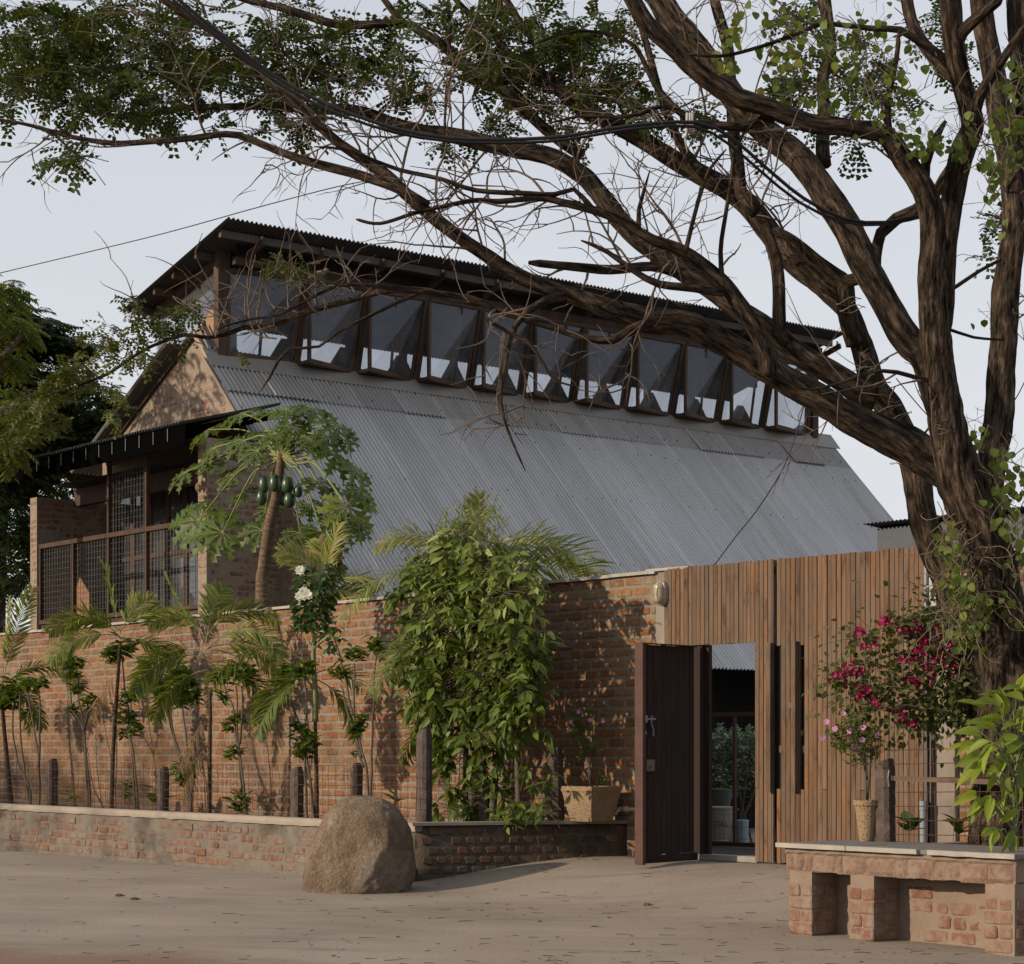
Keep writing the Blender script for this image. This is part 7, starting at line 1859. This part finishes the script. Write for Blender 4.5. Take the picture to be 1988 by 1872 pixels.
# ------------------------------------------------------------------ small things
# dove on the top roof edge
d0 = W(-25.12, 15.95 + .35, ZR + .075)
dv0 = at_v(621, 534, 16.15)
bird = thing('dove', 'small brown dove perched on the edge of the top roof', 'bird', dv0.x, dv0.y, dv0.z - .02, world=True)
def body(path, name, mat, parent, n=12):
    m = MB(); m.tube([Vector(p[:3]) for p in path], [p[3] for p in path], n); return m.build(name, mat, parent, smooth=True)
body([(-.17, 0, -.02, .006), (-.12, 0, -.005, .018), (-.07, 0, .012, .036), (-.02, 0, .03, .048), (.03, 0, .04, .046), (.06, 0, .052, .032), (.075, 0, .072, .022), (.085, 0, .088, .024), (.10, 0, .095, .022), (.115, 0, .092, .010), (.13, 0, .086, .002)], 'bird_body', simple('dove_plumage', (.24, .17, .13), (.17, .12, .10), .8, 20, .2), bird)
m = MB(); m.tube([(.01, -.03, .03), (-.06, -.032, .022), (-.14, -.015, .0)], [.03, .022, .004], 8); m.tube([(.01, .03, .03), (-.06, .032, .022), (-.14, .015, .0)], [.03, .022, .004], 8); m.build('wings', simple('dove_wing', (.17, .12, .10), (.12, .09, .08), .8, 30, .2), bird, smooth=True)['kind'] = 'stuff'
m = MB(); m.tube([(.01, -.015, -.0), (.012, -.015, -.04)], .004, 5); m.tube([(.01, .015, -.0), (.012, .015, -.04)], .004, 5); m.build('legs', M_RUST, bird)['kind'] = 'stuff'

# leaf litter and twigs on the street
M_LIT = leaf_mat('dry_litter_leaf', [(0, (.05, .03, .018)), (.6, (.11, .065, .035)), (1, (.22, .15, .07))], .05, .9)
Lt = Leaves()
def g_pt(x, y):
    Y = EYE * F / (y - HY)
    for _ in range(6):
        p = at(x, y, Y); u, v, _z = inv(p); Y = (EYE - gz(u, v)) * F / (y - HY)
    p = at(x, y, Y); u, v, _z = inv(p); return u, v, p
cnt = 0
while cnt < 950:
    x, y = rnd.uniform(-60, 2040), rnd.uniform(1650, 1890)
    if rnd.random() > (.35 + .65 * (x / 1988)) : continue
    u, v, p = g_pt(x, y)
    if v > (10.95 if u < -15 else 12.6) or (BU0 - .1 < u < BU1 + .1 and v > BV - .02): continue
    a = rnd.uniform(0, 2 * math.pi); big = rnd.random() < .12
    l = rnd.uniform(.007, .018) * (2.2 if big else 1)
    Lt.add(Vector((p.x, p.y, gz(u, v) + .012 * noise.noise(Vector((u * .6, v * .6, 0))) + .008)), Vector((math.cos(a), math.sin(a), rnd.uniform(-.05, .3))), Vector((rnd.gauss(0, .4), rnd.gauss(0, .4), 1)), l, l * rnd.uniform(.12, .5)); cnt += 1
o = Lt.build('leaf_litter', LEAF, M_LIT); tag(o, 'dry fallen leaflets scattered over the street', kind='stuff')
tws = []
cnt = 0
while cnt < 260:
    x, y = rnd.uniform(-60, 2040), rnd.uniform(1660, 1890)
    if rnd.random() > .25 + .75 * x / 1988: continue
    u, v, p = g_pt(x, y)
    if v > (10.9 if u < -15 else 12.4) or (BU0 - .1 < u < BU1 + .1 and v > BV - .05): continue
    a = rnd.gauss(-.5, 1.2); l = rnd.uniform(.03, .12); q = Vector((p.x, p.y, gz(u, v) + .014)); d = Vector((math.cos(a), math.sin(a), 0)); s = Vector((-d.y, d.x, 0))
    tws.append(([q, q + d * l * .5 + s * rnd.gauss(0, .01), q + d * l + s * rnd.gauss(0, .02)], [.002, .0018, .001])); cnt += 1
o = tube_np(tws, 'fallen_twigs', M_LIT, None, (0, 0, 0), 4); tag(o, 'thin dark twigs lying on the street', kind='stuff')
for (x, y, lab, g) in ((232, 1745, 'larger curled dark leaf lying on the street near the left', None), (262, 1752, 'dark folded leaf lying right of the curled one', None), (1258, 1764, 'green yellow leaf lying on the ramp before the gate', 'g')):
    u, v, p = g_pt(x, y); q = Vector((p.x, p.y, gz(u, v) + .022)); Lv = Leaves()
    Lv.add(q - Vector((.04, 0, 0)), Vector((1, .2, .1)), Vector((.2, -.5, 1)), .09, .05, .3); Lv.add(q, Vector((-.6, .5, .3)), Vector((0, -.6, 1)), .05, .04, .6)
    o = Lv.build('fallen_leaf', LEAF, M_PALML if g else M_LIT, None, tuple(q)); o.location = q; tag(o, lab, 'fallen leaf')

# street tree standing left of the picture: only its dappled shade on the brick wall is seen
stp = W(-31.5, .5)
st = thing('street_tree', 'street tree left of the view whose dappled shade falls on the brick wall', 'tree', stp.x, stp.y, 0, world=True); off = (stp.x, stp.y, 0)
m = MB(off); m.tube([Vector(off), Vector(off) + Vector((.2, .1, 1.5)), Vector(off) + Vector((.1, .2, 3.2)), Vector(off) + Vector((.4, .1, 5))], [.2, .17, .14, .08], 12); m.build('trunk', M_BARK, st, smooth=True)
Lv = Leaves()
for k in range(150):
    c = W(-31.5 + rnd.gauss(1.5, 2.6), .5 + rnd.gauss(0, .8), 5.0 + rnd.gauss(0, .55))
    for j in range(22): Lv.add(c + Vector((rnd.gauss(0, .22), rnd.gauss(0, .22), rnd.gauss(0, .13))), Vector((rnd.gauss(0, 1), rnd.gauss(0, 1), rnd.gauss(-.2, .3))), Vector((rnd.gauss(0, .4), rnd.gauss(0, .4), 1)), .16, .09)
Lv.build('crown', LEAF, M_DARKT, st, off)['kind'] = 'stuff'
